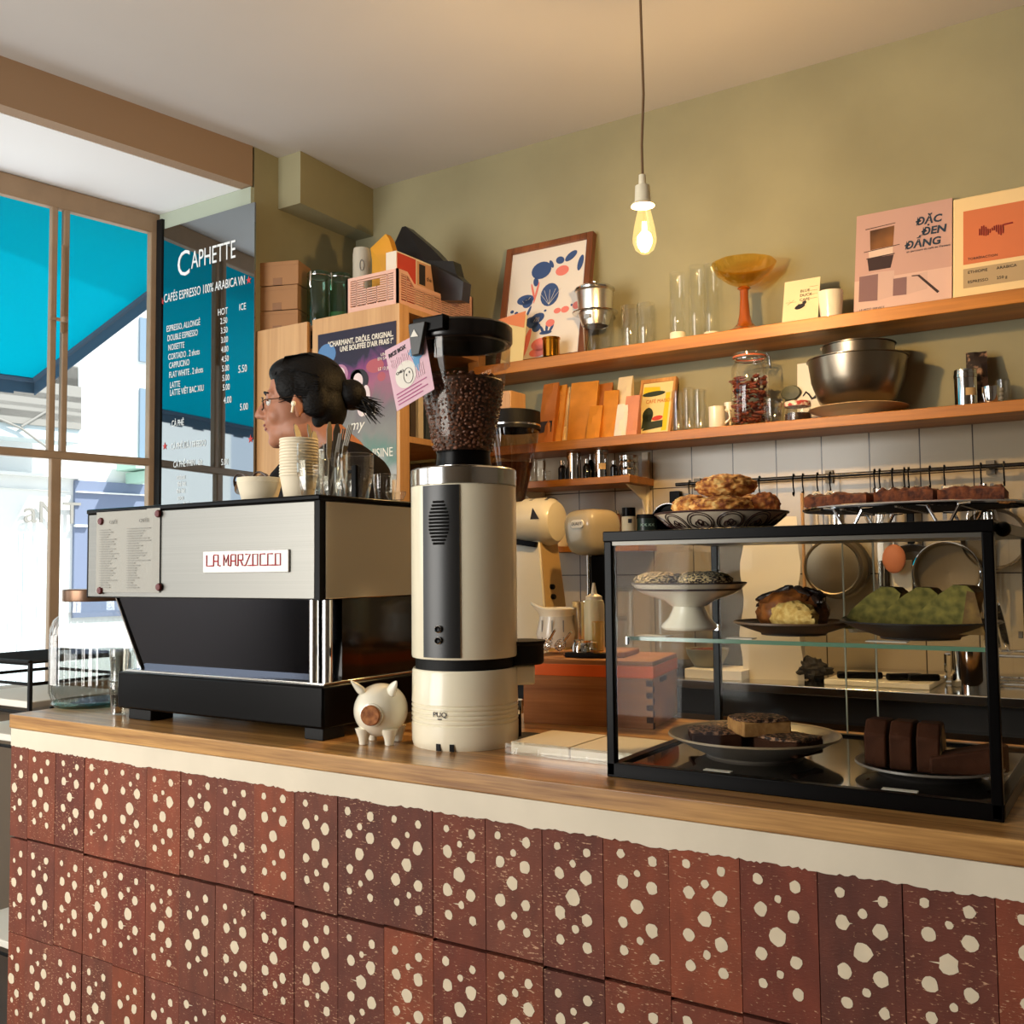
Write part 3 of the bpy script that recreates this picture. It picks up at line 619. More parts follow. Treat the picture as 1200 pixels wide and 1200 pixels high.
mb = MB(); mb.lathe([(0, .014), (rw * .85, .014), (rw, .036), (rw, zw), (0, zw)], n=48); wt = mb.build('water', M_water, wd); wt['kind'] = 'stuff'
mb = MB(); mb.lathe([(0, .0), (r * .84, 0), (r * .95, .008), (r * .9, .013), (0, .013)], n=48); mb.build('thick_base', glass('green_base', (.55, .74, .68), 1.2), wd)
mb = MB(); mb.lathe([(0, ht), (r * .735, ht), (r * .745, ht + .004), (r * .745, hl - .003), (r * .72, hl), (0, hl)], n=48); mb.build('lid', mat('brown_lid', (120, 92, 72), .3, .7), wd)
p = onY(139, 838, 1.415); rr = wid(128, 150, 800, 1.415) / 2; h1 = (gz(139, 760, 1.415) - 1.05) / 2
for k in range(2):
    lathe_thing('tumbler', [(0, .005), (rr * .72, .005), (rr * .9, h1 * .5), (rr * .93, h1 * .95), (rr * .97, h1), (rr, h1 * .97), (rr, h1 * .75), (rr * .9, h1 * .55), (rr * .82, h1 * .15), (rr * .85, .003), (0, 0)], M_tumbler, ['lower of two stacked faceted tumblers beside the water jar', 'upper of two stacked faceted tumblers beside the water jar'][k], 'glass', (p.x, 1.415, 1.05 + k * h1 * 1.0), 'tumblers beside the water jar', 12)

# wire rack seen beyond the end of the counter
rk = thing('wire_rack', 'dark wire rack with white trays beyond the left counter end', 'rack', (-2.86, 1.78, 0))
mb = MB()
for x in (-.2, .2):
    for y in (-.16, .16): mb.tube([(x, y, 0), (x, y, 1.12)], .007)
for z in (.3, .88, .98, 1.06): mb.tube([(-.2, -.16, z), (.2, -.16, z), (.2, .16, z), (-.2, .16, z)], .005, closed=True)
for i in range(14): x = -.19 + .38 * i / 13; mb.tube([(x, -.16, 1.12), (x, .16, 1.12)], .004)
for y in (-.16, .16): mb.tube([(-.2, y, 1.12), (.2, y, 1.12)], .008)
mb.build('wire_frame', M_blackm, rk)
for z in (.31, .89, .99):
    mb = MB(); mb.box(-.19, .19, -.15, .15, z, z + .02); mb.build('tray', M_paper, rk, .003)

# ================================================================ PIGGY BANK
pg = thing('piggy_bank', 'small white ceramic piggy bank with a cork snout', 'piggy bank', (onY(446, 860, 1.43).x, 1.43, 1.05))
fd = atan2(-1.43, 1.21) - radians(20)          # the way it faces
mb = MB(); rr = .050
mb.at(rz=fd).blob((-.002, 0, .061), (rr * 1.08, rr, rr * .98), n=24)
for a in (-1, 1):
    mb.at(rz=fd)
    for lx in (.022, -.026): mb.lathe([(0, 0), (.0072, 0), (.0085, .0015), (.0085, .006), (.010, .013), (.0135, .022), (.016, .030), (0, .034)], (lx, a * .025, 0), 18)
mb.build('body', M_cream, pg)
for a in (-1, 1):
    mb = MB(); mb.at(rz=fd); mb.tube([(.020, a * .026, .094), (.026, a * .033, .104), (.032, a * .040, .113), (.037, a * .045, .119)], [.0155, .012, .007, .0015], n=12, flat=.6); e = mb.build('ear', M_cream, pg)
    sm = e.modifiers.new('sub', 'SUBSURF'); sm.levels = 2; sm.render_levels = 2
mb = MB(); mb.at((0, 0, 0), rz=fd); M2 = mb.M.copy(); mb.M = M2 @ Matrix.Translation((.046, 0, .058)) @ Matrix.Rotation(pi / 2, 4, 'Y'); mb.lathe([(.018, -.004), (.0185, .008), (.017, .010), (0, .010)], n=24); mb.build('cork_snout', M_cork, pg)
mb = MB(); mb.M = M2 @ Matrix.Translation((.044, 0, .058)) @ Matrix.Rotation(pi / 2, 4, 'Y'); mb.lathe([(.022, -.008), (.0215, .006), (.0185, .007), (.018, .003)], n=24); mb.build('snout_ring', M_cream, pg)

# ================================================================ TAMPING PRESS + COFFEE GRINDER
GX, GY, GR = -1.083, 1.513, .0985
view = atan2(-GY, -GX)                     # direction from the grinder to the camera
tp = thing('tamping_press', 'round white tamping press under the tall white coffee grinder', 'tamper', (GX, GY, 1.05))
pr = [(0, 0), (GR * .97, 0), (GR * .985, .004), (GR, .010), (GR * 1.005, .03)]
for k in range(5):
    z = .042 + k * .0082; pr += [(GR * 1.005, z), (GR * .985, z + .0018), (GR * .985, z + .003), (GR * 1.005, z + .0048)]
pr += [(GR, .09), (GR * .99, .136), (GR * .97, .140), (0, .140)]
mb = MB(); mb.lathe(pr, n=64); mb.build('housing', M_white, tp)
mb = MB(); mb.lathe([(0, .138), (GR * .93, .138), (GR * .93, .160), (0, .160)], n=48); mb.build('black_gap', M_blackm, tp)
def onCyl(a, z, rr, th): return Vector((rr * cos(a), rr * sin(a), z))
a_t = view - radians(27)
mb = MB(); mb.M = Matrix.Translation((GR * 1.008 * cos(a_t), GR * 1.008 * sin(a_t), .060)) @ Matrix.Rotation(a_t + pi / 2, 4, 'Z'); mb.text('PUQ', .0125, al='CENTER', sx=1.1); mb.M = mb.M @ Matrix.Translation((0, 0, -.005)); mb.text('PRESS', .0035, al='CENTER'); mb.build('lettering', M_ink, tp)
mb = MB()
for da in (-14, -29):
    a = view + radians(da); mb.M = Matrix.Translation((GR * .985 * cos(a), GR * .985 * sin(a), 0)) @ Matrix.Rotation(a, 4, 'Z'); mb.box(-.004, .003, -.004, .004, .0008, .013)
mb.build('cable_notch', M_blackm, tp)
sd = view + radians(100)
mb = MB(); mb.at(rz=sd); mb.box(.07, .128, -.03, .03, .105, .142); mb.build('press_arm', M_white, tp, .004)
mb = MB(); mb.at(rz=sd); mb.lathe([(0, .142), (.040, .142), (.043, .146), (.043, .178), (.046, .182), (.046, .186), (0, .186)], (.108, 0, 0), 32); mb.build('press_head', M_blackm, tp)
mb = MB(); mb.at(rz=sd); mb.lathe([(0, 0), (.052, 0), (.052, .006), (0, .008)], (.105, 0, 0), 32); mb.cyl(.012, .008, .05, (.095, 0, 0)); mb.cyl(.016, .05, .075, (.095, 0, 0), m=1); mb.build('portafilter_rest', [M_blackm, M_chrome], tp)

cg_ = thing('coffee_grinder', 'tall white cylindrical coffee grinder with a smoked bean hopper', 'grinder', (GX, GY, 1.21))
H1 = 1.524 - 1.21
mb = MB(); mb.lathe([(0, 0), (GR * .985, 0), (GR, .004), (GR, H1)], n=96); mb.build('body', M_white, cg_)
mb = MB(); aa0, aa1 = view - radians(47), view - radians(4.5); n = 14; rr = GR + .0025
vs = []; fs = []
for i in range(n + 1):
    a = aa0 + (aa1 - aa0) * i / n
    for z in (.004, H1 - .002): vs.append((rr * cos(a), rr * sin(a), z))
for i in range(n): fs.append((2 * i, 2 * i + 2, 2 * i + 3, 2 * i + 1))
for i in (0, n):
    a = aa0 + (aa1 - aa0) * i / n; b = len(vs); vs += [(GR * .99 * cos(a), GR * .99 * sin(a), .004), (GR * .99 * cos(a), GR * .99 * sin(a), H1 - .002)]; fs.append((2 * i, 2 * i + 1, b + 1, b))
mb.add(vs, fs); fp = mb.build('front_strip', mat('black_strip', (26, 25, 24), .35), cg_)
mb = MB(); ac = (aa0 + aa1) / 2 - radians(1)
for i in range(13):
    z = .205 + i * .0062; vs = []
    hw = radians(11) * min(1, .55 + .12 * min(i, 12 - i, 4))
    for j in range(7):
        a = ac - hw + 2 * hw * j / 6; vs += [((rr + .0006) * cos(a), (rr + .0006) * sin(a), z), ((rr + .0026) * cos(a), (rr + .0026) * sin(a), z + .0024), ((rr + .0006) * cos(a), (rr + .0006) * sin(a), z + .0042)]
    fs = []
    for j in range(6): fs += [(3 * j, 3 * j + 3, 3 * j + 4, 3 * j + 1), (3 * j + 1, 3 * j + 4, 3 * j + 5, 3 * j + 2)]
    mb.add(vs, fs)
mb.build('vent', M_blackm, fp)
for z, r_ in ((.055, .0065), (.035, .0065)):
    mb = MB(); mb.M = Matrix.Rotation(ac, 4, 'Z') @ Matrix.Translation((rr + .001, 0, z)) @ Matrix.Rotation(pi / 2, 4, 'Y'); mb.lathe([(r_, -.002), (r_, .003), (r_ * .8, .005), (r_ * .55, .004), (0, .004)], n=20, m=0); mb.lathe([(r_ * 1.02, .0), (r_ * 1.02, .0035), (r_ * .82, .0046)], n=20, m=1); mb.build('switch', [M_black, M_chrome], fp)
mb = MB(); mb.lathe([(GR * .99, H1), (GR * 1.01, H1 + .001), (GR * 1.01, H1 + .030), (GR * .985, H1 + .0325), (0, H1 + .0325)], n=96); mb.build('steel_collar', M_steel2, cg_)
z0 = H1 + .0325; mb = MB(); mb.lathe([(0, z0), (.056, z0), (.056, z0 + .006), (0, z0 + .006)], n=48, m=1); mb.lathe([(.050, z0 + .006), (.052, z0 + .008), (.050, z0 + .03), (.052, z0 + .034), (0, z0 + .034)], n=48); mb.build('hopper_neck', [M_black, M_steel2], cg_)
zh0, zh1 = z0 + .032, 1.806 - 1.21
rT = wid(487, 600, 420, GY) / 2
hp = [(.051, zh0), (.056, zh0 + .012), (.062, zh0 + .04), (.074, zh0 + .10), (.083, zh0 + .155), (rT, zh0 + .19), (rT + .001, zh1)]
mb = MB(); mb.lathe(hp, n=64); ho = mb.build('hopper', M_hop, cg_)
zb_ = 1.21; zbt = gz(545, 447, GY) - zb_
mb = MB(); mb.lathe([(0, zh0 + .002)] + [(a * .975, b) for a, b in hp if b < zbt - .01] + [(.079, zbt - .004), (.074, zbt), (0, zbt + .003)], n=48)
bn = mb.build('bean_fill', M_bean, cg_); bn['kind'] = 'stuff'
# beans that show on the surface of the fill
mb = MB(); rb = random.Random(3)
def bean(mbx, p, s):
    q = Matrix.Translation(p) @ Matrix.Rotation(rb.uniform(0, 6.3), 4, 'Z') @ Matrix.Rotation(rb.uniform(0, 6.3), 4, 'X')
    mbx.M = q; mbx.blob((0, 0, 0), (s, s * .68, s * .5), n=4)
def rad(z):
    for (a, b), (c, d) in zip(hp, hp[1:]):
        if b <= z <= d: return a + (c - a) * (z - b) / (d - b)
    return rT
zz = zh0 + .008
while zz < zbt:
    k = int(2 * pi * rad(zz) / .0085)
    for i in range(k):
        a = 2 * pi * (i + rb.random() * .6) / k
        if cos(a - view) < -.1: continue
        r_ = rad(zz) * .955; bean(mb, Vector((r_ * cos(a), r_ * sin(a), zz + rb.uniform(-.003, .003))), rb.uniform(.0046, .0056))
    zz += .0068
for i in range(160):
    a = rb.uniform(0, 6.3); r_ = .074 * sqrt(rb.random()); bean(mb, Vector((r_ * cos(a), r_ * sin(a), zbt + rb.uniform(0, .006))), .005)
o = mb.build('beans', [mat('dark_roast', (104, 64, 42), .5, var=.35, vscale=70)], cg_); o['kind'] = 'stuff'
mb = MB(); mb.lathe([(rT * .9, zh1 - .012), (rT * 1.01, zh1 - .012), (rT * 1.04, zh1 - .008), (rT * 1.04, zh1 + .018), (rT * 1.0, zh1 + .022), (0, zh1 + .024)], n=64); mb.build('hopper_lid', mat('smoke_lid', (22, 18, 16), .25), cg_)
mb = MB(); mb.lathe([(rT * .965, zh1 - .05), (rT * .985, zh1 - .05), (rT * .985, zh1 - .012), (rT * .965, zh1 - .012)], n=64); mb.build('inner_rim', glass('smoke_band', (.72, .66, .60), .8), cg_)

# flyer clipped to the hopper
fl = thing('flyer', 'pink illustrated flyer clipped to the grinder hopper', 'flyer')
YF = 1.405
c4 = [onY(451, 411, YF), onY(497, 387, YF + .01), onY(509, 456, YF + .01), onY(465, 482, YF)]
mb = MB(); n_ = Vector((0, .0012, 0)); mb.hexa([c4[3], c4[2], c4[2] + n_, c4[3] + n_, c4[0], c4[1], c4[1] + n_, c4[0] + n_]); mb.build('paper', mat('pink_paper', (226, 186, 196), .8), fl)
ux = (c4[2] - c4[3]); uy = (c4[0] - c4[3])
def fq(u, v, d=.0008): return c4[3] + ux * u + uy * v - Vector((0, d, 0))
def fpoly(mbx, pts, m=0, d=.0008): mbx.add([fq(u, v, d) for u, v in pts], [tuple(range(len(pts)))], m)
mb = MB()
fpoly(mb, [(.66, .5), (.74, .38), (.80, .56), (.93, .60), (.99, .80), (.88, .86), (.70, .82), (.55, .74), (.62, .66)]); mb.build('blue_shape', mat('blue_ink', (104, 158, 196), .8), fl)
mb = MB(); fpoly(mb, [(.40 + .27 * cos(a), .46 + .21 * sin(a)) for a in [2 * pi * i / 24 for i in range(24)]]); mb.build('white_shape', mat('cream_ink', (236, 228, 214), .8), fl)
mb = MB()
for i in range(4): fpoly(mb, [(.08, .23 - i * .055), (.88 - .15 * (i % 2), .23 - i * .055 + .0), (.88 - .15 * (i % 2), .245 - i * .055), (.08, .245 - i * .055)])
mb.build('text_lines', mat('magenta_ink', (176, 84, 130), .8), fl)
MT = Matrix.Identity(4); ex, ey = ux.normalized(), uy.normalized()
for i in range(3): MT[i][0] = ex[i]; MT[i][2] = ey[i]; MT[i][1] = (ey.cross(ex) * 1)[i]
mb = MB(); mb.M = Matrix.Translation(fq(.07, .845, .001)) @ MT; mb.text('RICE BOX', .0105, sx=.85, bold=.03); mb.M = Matrix.Translation(fq(.17, .52, .0015)) @ MT; mb.text('CHILL', .007)
mb.at()
for u, v in ((.42, .44), (.50, .46)): fpoly(mb, [(u + .016 * cos(a), v + .02 * sin(a)) for a in [2 * pi * i / 10 for i in range(10)]], 0, .0014)
mb.tube([fq(.46 + .12 * cos(a), .42 + .12 * sin(a), .0012) for a in [2 * pi * i / 20 for i in range(20)]], .0005, n=4, closed=True)
mb.build('print', M_ink, fl)
mb = MB()
for i in range(16):
    u = .1 + .05 * i; mb.tube([fq(u + .004 * j * (-1) ** j, .80 - .035 * j - .02 * (i % 3), .001) for j in range(5)], .0005, n=4)
    if u > .6: mb.tube([fq(u, .5 - .05 * j + .02 * (j % 2), .001) for j in range(5)], .0005, n=4)
mb.build('scribble', mat('white_scribble', (244, 220, 226), .8), fl)
cl = thing('clip', 'black bag clip with a white triangle gripping the pink flyer', 'clip')
k0 = [onY(478, 380, YF - .006), onY(498, 376, YF - .006), onY(491, 415, YF - .004), onY(482, 417, YF - .004)]; dpt = Vector((0, .010, 0))
mb = MB(); mb.hexa([k0[3], k0[2], k0[2] + dpt, k0[3] + dpt, k0[0], k0[1], k0[1] + dpt, k0[0] + dpt]); mb.build('front_jaw', mat('charcoal_plastic', (52, 52, 50), .45), cl, .0015)
q0 = onY(484, 374, YF + .006); q1 = onY(505, 374, YF + .006); mb = MB(); mb.box(q0.x, q1.x + .03, YF + .004, YF + .06, q0.z - .028, q0.z); mb.build('back_jaw', M_black, cl, .003)
mb = MB(); mb.add([onY(481, 395, YF - .0068), onY(490, 394, YF - .0068), onY(485, 386, YF - .0068)], [(0, 1, 2)]); mb.build('triangle_mark', M_paper, cl)
# ================================================================ DISPLAY CASE
DX0, DX1, DY0, DY1, DZ0, DZ1 = -.717, -.166, 1.375, 1.835, 1.05, 1.427
dc = thing('display_case', 'black-framed glass pastry display case on the bar counter', 'display case', (DX0, DY0, DZ0))
W_, D_, H_ = DX1 - DX0, DY1 - DY0, DZ1 - DZ0
fr = .014
for x in (0, W_ - fr):
    for y in (0, D_ - fr):
        mb = MB(); mb.box(x, x + fr, y, y + fr, .002, H_ - .015); mb.build('post', M_black, dc, .002)
mb = MB(); mb.box(0, W_, 0, .016, 0, .022); mb.box(0, W_, D_ - .016, D_, 0, .020); mb.box(0, .016, .016, D_ - .016, 0, .020); mb.box(W_ - .016, W_, .016, D_ - .016, 0, .020); mb.build('bottom_frame', M_black, dc, .0015)
mb = MB(); mb.box(-.001, W_ + .001, -.001, D_ + .001, H_ - .016, H_); mb.build('top_panel', M_black, dc, .0015)
mb = MB(); mb.box(.002, W_ - .002, .002, .012, H_ - .022, H_ - .016); mb.build('top_rail', mat('grey_rail', (96, 92, 84), .3, .5), dc)
mb = MB(); mb.box(.016, W_ - .016, .016, D_ - .016, .006, .016); mb.build('bottom_panel', mat('black_mirror_glass', (30, 27, 24), .05, 0, coat=1, spec=1.0), dc)
def pane(nm, pts): mb = MB(); mb.add(pts, [(0, 1, 2, 3)]); mb.build(nm, M_case, dc)
pane('front_glass', [(fr, .005, .02), (W_ - fr, .005, .02), (W_ - fr, .005, H_ - .016), (fr, .005, H_ - .016)])
pane('side_glass', [(.006, fr, .02), (.006, D_ - fr, .02), (.006, D_ - fr, H_ - .016), (.006, fr, H_ - .016)])
pane('side_glass', [(W_ - .006, fr, .02), (W_ - .006, D_ - fr, .02), (W_ - .006, D_ - fr, H_ - .016), (W_ - .006, fr, H_ - .016)])
pane('sliding_door', [(fr, D_ - .012, .02), (W_ * .55, D_ - .012, .02), (W_ * .55, D_ - .012, H_ - .016), (fr, D_ - .012, H_ - .016)])
pane('sliding_door', [(W_ * .45, D_ - .005, .02), (W_ - fr, D_ - .005, .02), (W_ - fr, D_ - .005, H_ - .016), (W_ * .45, D_ - .005, H_ - .016)])
CSZ = 1.262
for sd_o, xe, yy in ((dc.children[-2], W_ * .55, D_ - .012), (dc.children[-1], W_ * .45, D_ - .005)):
    mb = MB(); mb.box(xe - .0012, xe + .0012, yy - .002, yy + .002, .02, H_ - .016); mb.build('glass_edge', mat('pale_glass_edge', (170, 170, 150), .2), sd_o)
mb = MB(); mb.add([(.012, .05, CSZ - DZ0), (W_ - .012, .05, CSZ - DZ0), (W_ - .012, D_ - .03, CSZ - DZ0), (.012, D_ - .03, CSZ - DZ0)], [(0, 1, 2, 3)]); sh_ = mb.build('glass_shelf', M_case, dc)
mb = MB(); mb.box(.012, W_ - .012, .049, .0505, CSZ - DZ0 - .006, CSZ - DZ0); mb.build('shelf_edge', M_edge, sh_)
mb = MB()
for x in (.014, W_ - .020):
    for y in (.05, D_ - .03): mb.box(x, x + .006, y - .006, y + .006, CSZ - DZ0 - .012, CSZ - DZ0 - .001)
mb.build('shelf_bracket', M_chrome, dc)
mb = MB(); mb.at((W_ + .008, .03, H_ - .012)); mb.blob((0, 0, 0), (.010, .010, .010), n=10); mb.build('knob', M_black, dc)
CB_ = DZ0 + .016

# cake stand with seeded biscuits
p = onY(808, 745, 1.63); st = thing('cake_stand', 'white pedestal cake stand with a brown rim line in the glass case', 'cake stand', (p.x, 1.63, CSZ))
r = wid(740, 874, 688, 1.63) / 2; hs = gz(808, 690, 1.63) - CSZ
mb = MB(); mb.lathe([(0, 0), (.046, 0), (.049, .004), (.047, .009), (.036, .020), (.028, .036), (.026, .05), (.030, hs - .030), (.045, hs - .020), (r * .80, hs - .008), (r * .9, hs - .001), (r, hs + .009), (r * .985, hs + .011), (r * .88, hs + .004), (0, hs + .003)], n=64); mb.build('pedestal', M_cream, st)
mb = MB(); mb.lathe([(r * .885, hs - .0025), (r * .925, hs + .001)], n=64); mb.lathe([(r * .997, hs + .0085), (r * 1.002, hs + .010), (r * .988, hs + .0115)], n=64); mb.build('rim_line', mat('brown_line', (72, 52, 44), .4), st)
M_seed = speckle('seeded_crust', (58, 38, 22), (236, 206, 150), 240, .47, .53, .7, bump=1.0)
for k, (dx, dy, rx_) in enumerate(((-.042, -.025, .046), (.040, -.022, .046), (.0, .045, .045))):
    mb = MB(); mb.blob((0, 0, .010), (rx_, rx_, .0145), .07, 20, k * 5 + 1, 30)
    solo('seeded_biscuit', mb, M_seed, ['left seed-covered biscuit on the white cake stand', 'right seed-covered biscuit on the white cake stand', 'rear seed-covered biscuit on the white cake stand'][k], 'biscuit', (p.x + dx, 1.63 + dy, CSZ + hs + .006), group='seeded biscuits on the cake stand', sharp=60)
M_slate = mat('dark_stoneware', (48, 44, 42), .35); M_greyst = mat('grey_stoneware', (112, 102, 92), .35)
def plate(name, r, h, rb, m, label, loc, cat='plate', group=None, rim=None):
    t = thing(name, label, cat, loc, group=group)
    mb = MB(); mb.lathe([(0, 0), (rb, 0), (rb * 1.02, .003), (r * .8, h * .55), (r, h - .001), (r * .99, h + .001), (r * .965, h), (r * .78, h * .55 + .004), (rb * .95, .006), (0, .006)], n=56); mb.build('dish', m, t)
    if rim: mb = MB(); mb.lathe([(r * 1.001, h - .0015), (r * .992, h + .0016), (r * .962, h + .0006)], n=56); mb.build('rim', rim, t)
    return t
# brioche
pb = onY(930, 742, 1.57); plate('pastry_plate', wid(862, 1000, 730, 1.57) / 2, .020, .05, M_slate, 'small dark plate under the plaited chocolate brioche on the glass shelf', (pb.x, 1.57, CSZ), rim=mat('brown_rim', (110, 84, 60), .4))
br = thing('chocolate_brioche', 'plaited brioche loaf topped with dark chocolate pieces, cut side showing', 'bread', (pb.x + .002, 1.575, CSZ + .008), rz=radians(-32))
M_crust = speckle('brioche_crust', (74, 36, 14), (160, 92, 36), 40, .35, .7, .4, bump=.3)
M_crumb = speckle('brioche_crumb', (196, 150, 70), (232, 196, 116), 90, .35, .65, .8, third=(214, 172, 92), bump=.8)
mb = MB(); mb.blob((-.012, .004, .026), (.072, .042, .037), .12, 9, 2, 24, flatz=0); mb.build('loaf', M_crust, br)
mb = MB(); mb.blob((.026, -.026, .021), (.050, .021, .025), .12, 10, 5, 20, flatz=0); mb.build('cut_face', M_crumb, br)
mb = MB(); M_choc = mat('dark_chocolate', (40, 26, 18), .4, bump=.4, bscale=70)
for k, (x, y, z, a) in enumerate(((-.045, -.012, .046, .4), (-.018, -.004, .055, .1), (.014, .0, .054, -.2), (.040, .004, .044, -.5), (-.03, .02, .05, .2), (.02, .018, .052, .3), (-.058, .004, .038, .8))):
    mb.at((x * 1.15, y, z * 1.12), rz=a, ry=.3 * (1 if x > 0 else -1)).blob((0, 0, 0), (.021, .008, .006), .3, 12, k, 10)
mb.build('chocolate_piece', M_choc, br)
mb = MB()
for k in range(4): mb.at((0, 0, 0)); mb.tube([(-.05 + .025 * k + .006 * sin(j), -.03 + .012 * j, .03 + .022 * sin(pi * j / 6)) for j in range(6)], [.004, .007, .008, .008, .006, .004])
mb.build('plait', M_crust, br)
# green cake
pm = onY(1078, 742, 1.56); plate('black_platter', wid(990, 1168, 730, 1.56) / 2, .026, .055, M_slate, 'wide black platter holding the green cake slices on the glass shelf', (pm.x, 1.56, CSZ))
M_mat = speckle('green_sponge', (86, 82, 26), (138, 124, 52), 70, .35, .68, .85, bump=.6); M_matc = speckle('green_cake_crust', (96, 66, 26), (142, 108, 48), 50, .35, .7, .8)
for k, px in enumerate((1028, 1068, 1112)):
    YS = 1.595 - .034 * k; q = onY(px, 735, YS); t = thing('green_cake_slice', ['leftmost leaning slice of green cake on the black platter', 'middle leaning slice of green cake on the black platter', 'rightmost leaning slice of green cake showing its brown crust'][k], 'cake slice', (q.x, YS, CSZ + .0105), rz=radians((-2, 2, -6)[k]), group='green cake slices')
    hgt = .064 + .004 * (k == 2); pr = [(-.052, 0), (.020, 0), (.030, .02), (.040, hgt * .86), (.030, hgt), (.012, hgt * 1.02), (-.008, hgt * .82), (-.035, hgt * .45)]
    n = len(pr); mb = MB(); mb.add([(x, -.016, z) for x, z in pr] + [(x + .006, .016, z) for x, z in pr], [tuple(range(n)), tuple(range(2 * n - 1, n - 1, -1))]); mb.build('crumb', M_mat, t)
    mb = MB(); mb.add([(x, -.016, z) for x, z in pr] + [(x + .006, .016, z) for x, z in pr], [(i, i + n, (i + 1) % n + n, (i + 1) % n) for i in range(n)]); mb.build('crust', M_matc, t)
    if k == 2: mb = MB(); mb.prism([(.020, 0), (.052, 0), (.040, hgt * .86), (.030, hgt * .9)], -.017, -.0165, 'y'); mb.build('crust_side', M_matc, t)
# price cards on the glass shelf
for k, (px, py, w_, lab) in enumerate(((755, 746, .05, 'white price card lying left of the cake stand foot'), (865, 748, .04, 'white price card lying between cake stand and brioche'), (1040, 751, .055, 'white price card lying in front of the black platter'))):
    q = onZ(px, py, CSZ + .002); mb = MB(); mb.box(-w_ / 2, w_ / 2, -.012, .012, 0, .0012); solo('price_card', mb, M_paper, lab, 'card', (q.x, max(q.y, 1.44), CSZ + .0006), group='price cards in the case')
for k, (px, py, w_, lab) in enumerate(((835, 906, .042, 'white price strip on the case floor below the chocolate squares'), (1050, 930, .046, 'white price strip on the case floor below the dark cake'))):
    q = onZ(px, py, CB_ + .001); mb = MB(); mb.box(-w_ / 2, w_ / 2, -.002, .010, 0, .001); solo('price_card', mb, M_paper, lab, 'card', (q.x, max(q.y, 1.418), CB_ + .0004), group='price cards in the case')
# napkin
q = onZ(995, 740, CSZ + .005); mb = MB(); mb.blob((0, 0, .014), (.028, .016, .016), .5, 7, 3, 16, flatz=0); solo('paper_napkin', mb, mat('cream_napkin', (206, 190, 160), .9), 'crumpled cream paper napkin between the brioche and the black platter', 'napkin', (q.x, 1.66, CSZ))
# chocolate squares
pp = Vector((-.553, 1.575)); plate('grey_plate', wid(783, 981, 868, 1.575) / 2, .034, .075, M_greyst, 'wide grey stoneware plate of seeded chocolate squares, case bottom left', (pp.x, pp.y, CB_), rim=mat('buff_rim', (150, 128, 98), .4))
M_fudge = mat('chocolate_cake', (62, 34, 18), .8, spec=.15, bump=.5, bscale=80); M_top = speckle('nibbed_topping', (44, 24, 14), (176, 128, 92), 170, .48, .62, .6, bump=1.0); M_blond = speckle('blond_cake', (150, 104, 54), (182, 134, 76), 60, .35, .65, .8)
for k, (dx, dy, dz, a, m) in enumerate(((-.062, -.012, .012, .5, 0), (.062, -.018, .012, -.3, 0), (.0, .035, .012, .1, 0), (-.045, .045, .012, .8, 0), (.01, -.004, .036, .72, 1))):
    t = thing('chocolate_square', ['left chocolate square at the front of the grey plate', 'right chocolate square at the front of the grey plate', 'rear middle chocolate square on the grey plate', 'rear left chocolate square on the grey plate', 'pale-sided square lying on top of the chocolate squares'][k], 'cake', (pp.x + dx, pp.y + dy, CB_ + dz), rz=a, group='squares on the grey plate')
    mb = MB(); mb.box(-.040, .040, -.036, .036, 0, .024); mb.build('cake', M_blond if m else M_fudge, t, .003)
    mb = MB(); mb.blob((0, 0, .0245), (.050, .046, .0045), .25, 20, k, 16)
    for i, v in enumerate(mb.v): mb.v[i] = Vector((max(-.041, min(.041, v.x)), max(-.037, min(.037, v.y)), v.z))
    mb.build('topping', M_top, t, sharp=80)
# dark cake
pk = Vector((-.285, 1.555)); plate('black_plate', wid(1005, 1168, 885, 1.555) / 2, .016, .07, M_slate, 'flat dark plate of chocolate loaf slices, case bottom right', (pk.x, pk.y, CB_), rim=M_greyst)
M_dk = mat('dark_loaf', (62, 32, 16), .8, spec=.15, bump=.6, bscale=60, var=.25, vscale=30)
M_marb = speckle('marbled_crumb', (44, 26, 16), (176, 134, 78), 22, .45, .55, .8)
for k, (dx, dy, a, tl_) in enumerate(((-.066, .0, .0, 0), (-.030, -.004, .0, 0), (.006, -.006, .05, 0), (.052, -.022, .25, 1), (.062, .012, .4, 1))):
    t = thing('chocolate_loaf_slice', ['leftmost standing slice of chocolate loaf on the dark plate', 'second standing slice of chocolate loaf from the left', 'standing loaf slice showing its marbled crumb', 'front loaf slice lying down on the dark plate', 'rear loaf slice lying down at the right of the dark plate'][k], 'cake slice', (pk.x + dx, pk.y + dy, CB_ + .009 + (.001 if tl_ else 0)), rz=a, group='chocolate loaf slices')
    if tl_: mb = MB(); mb.box(-.046, .040, -.018, .018, 0, .032); mb.v = [Vector((v.x, v.y, v.z * (1 + v.x * 6))) for v in mb.v]
    else:
        mb = MB(); mb.prism([(-.036, 0), (.036, 0), (.038, .045), (.024, .066), (-.02, .068), (-.037, .048)], -.0155, .0155, 'x')
    mb.build('crumb', M_dk, t, .003)
    if k == 2: mb = MB(); mb.prism([(-.034, .002), (.03, .002), (.034, .044), (.02, .062), (-.018, .064), (-.034, .046)], .0157, .0162, 'x'); mb.build('cut_side', M_marb, t)

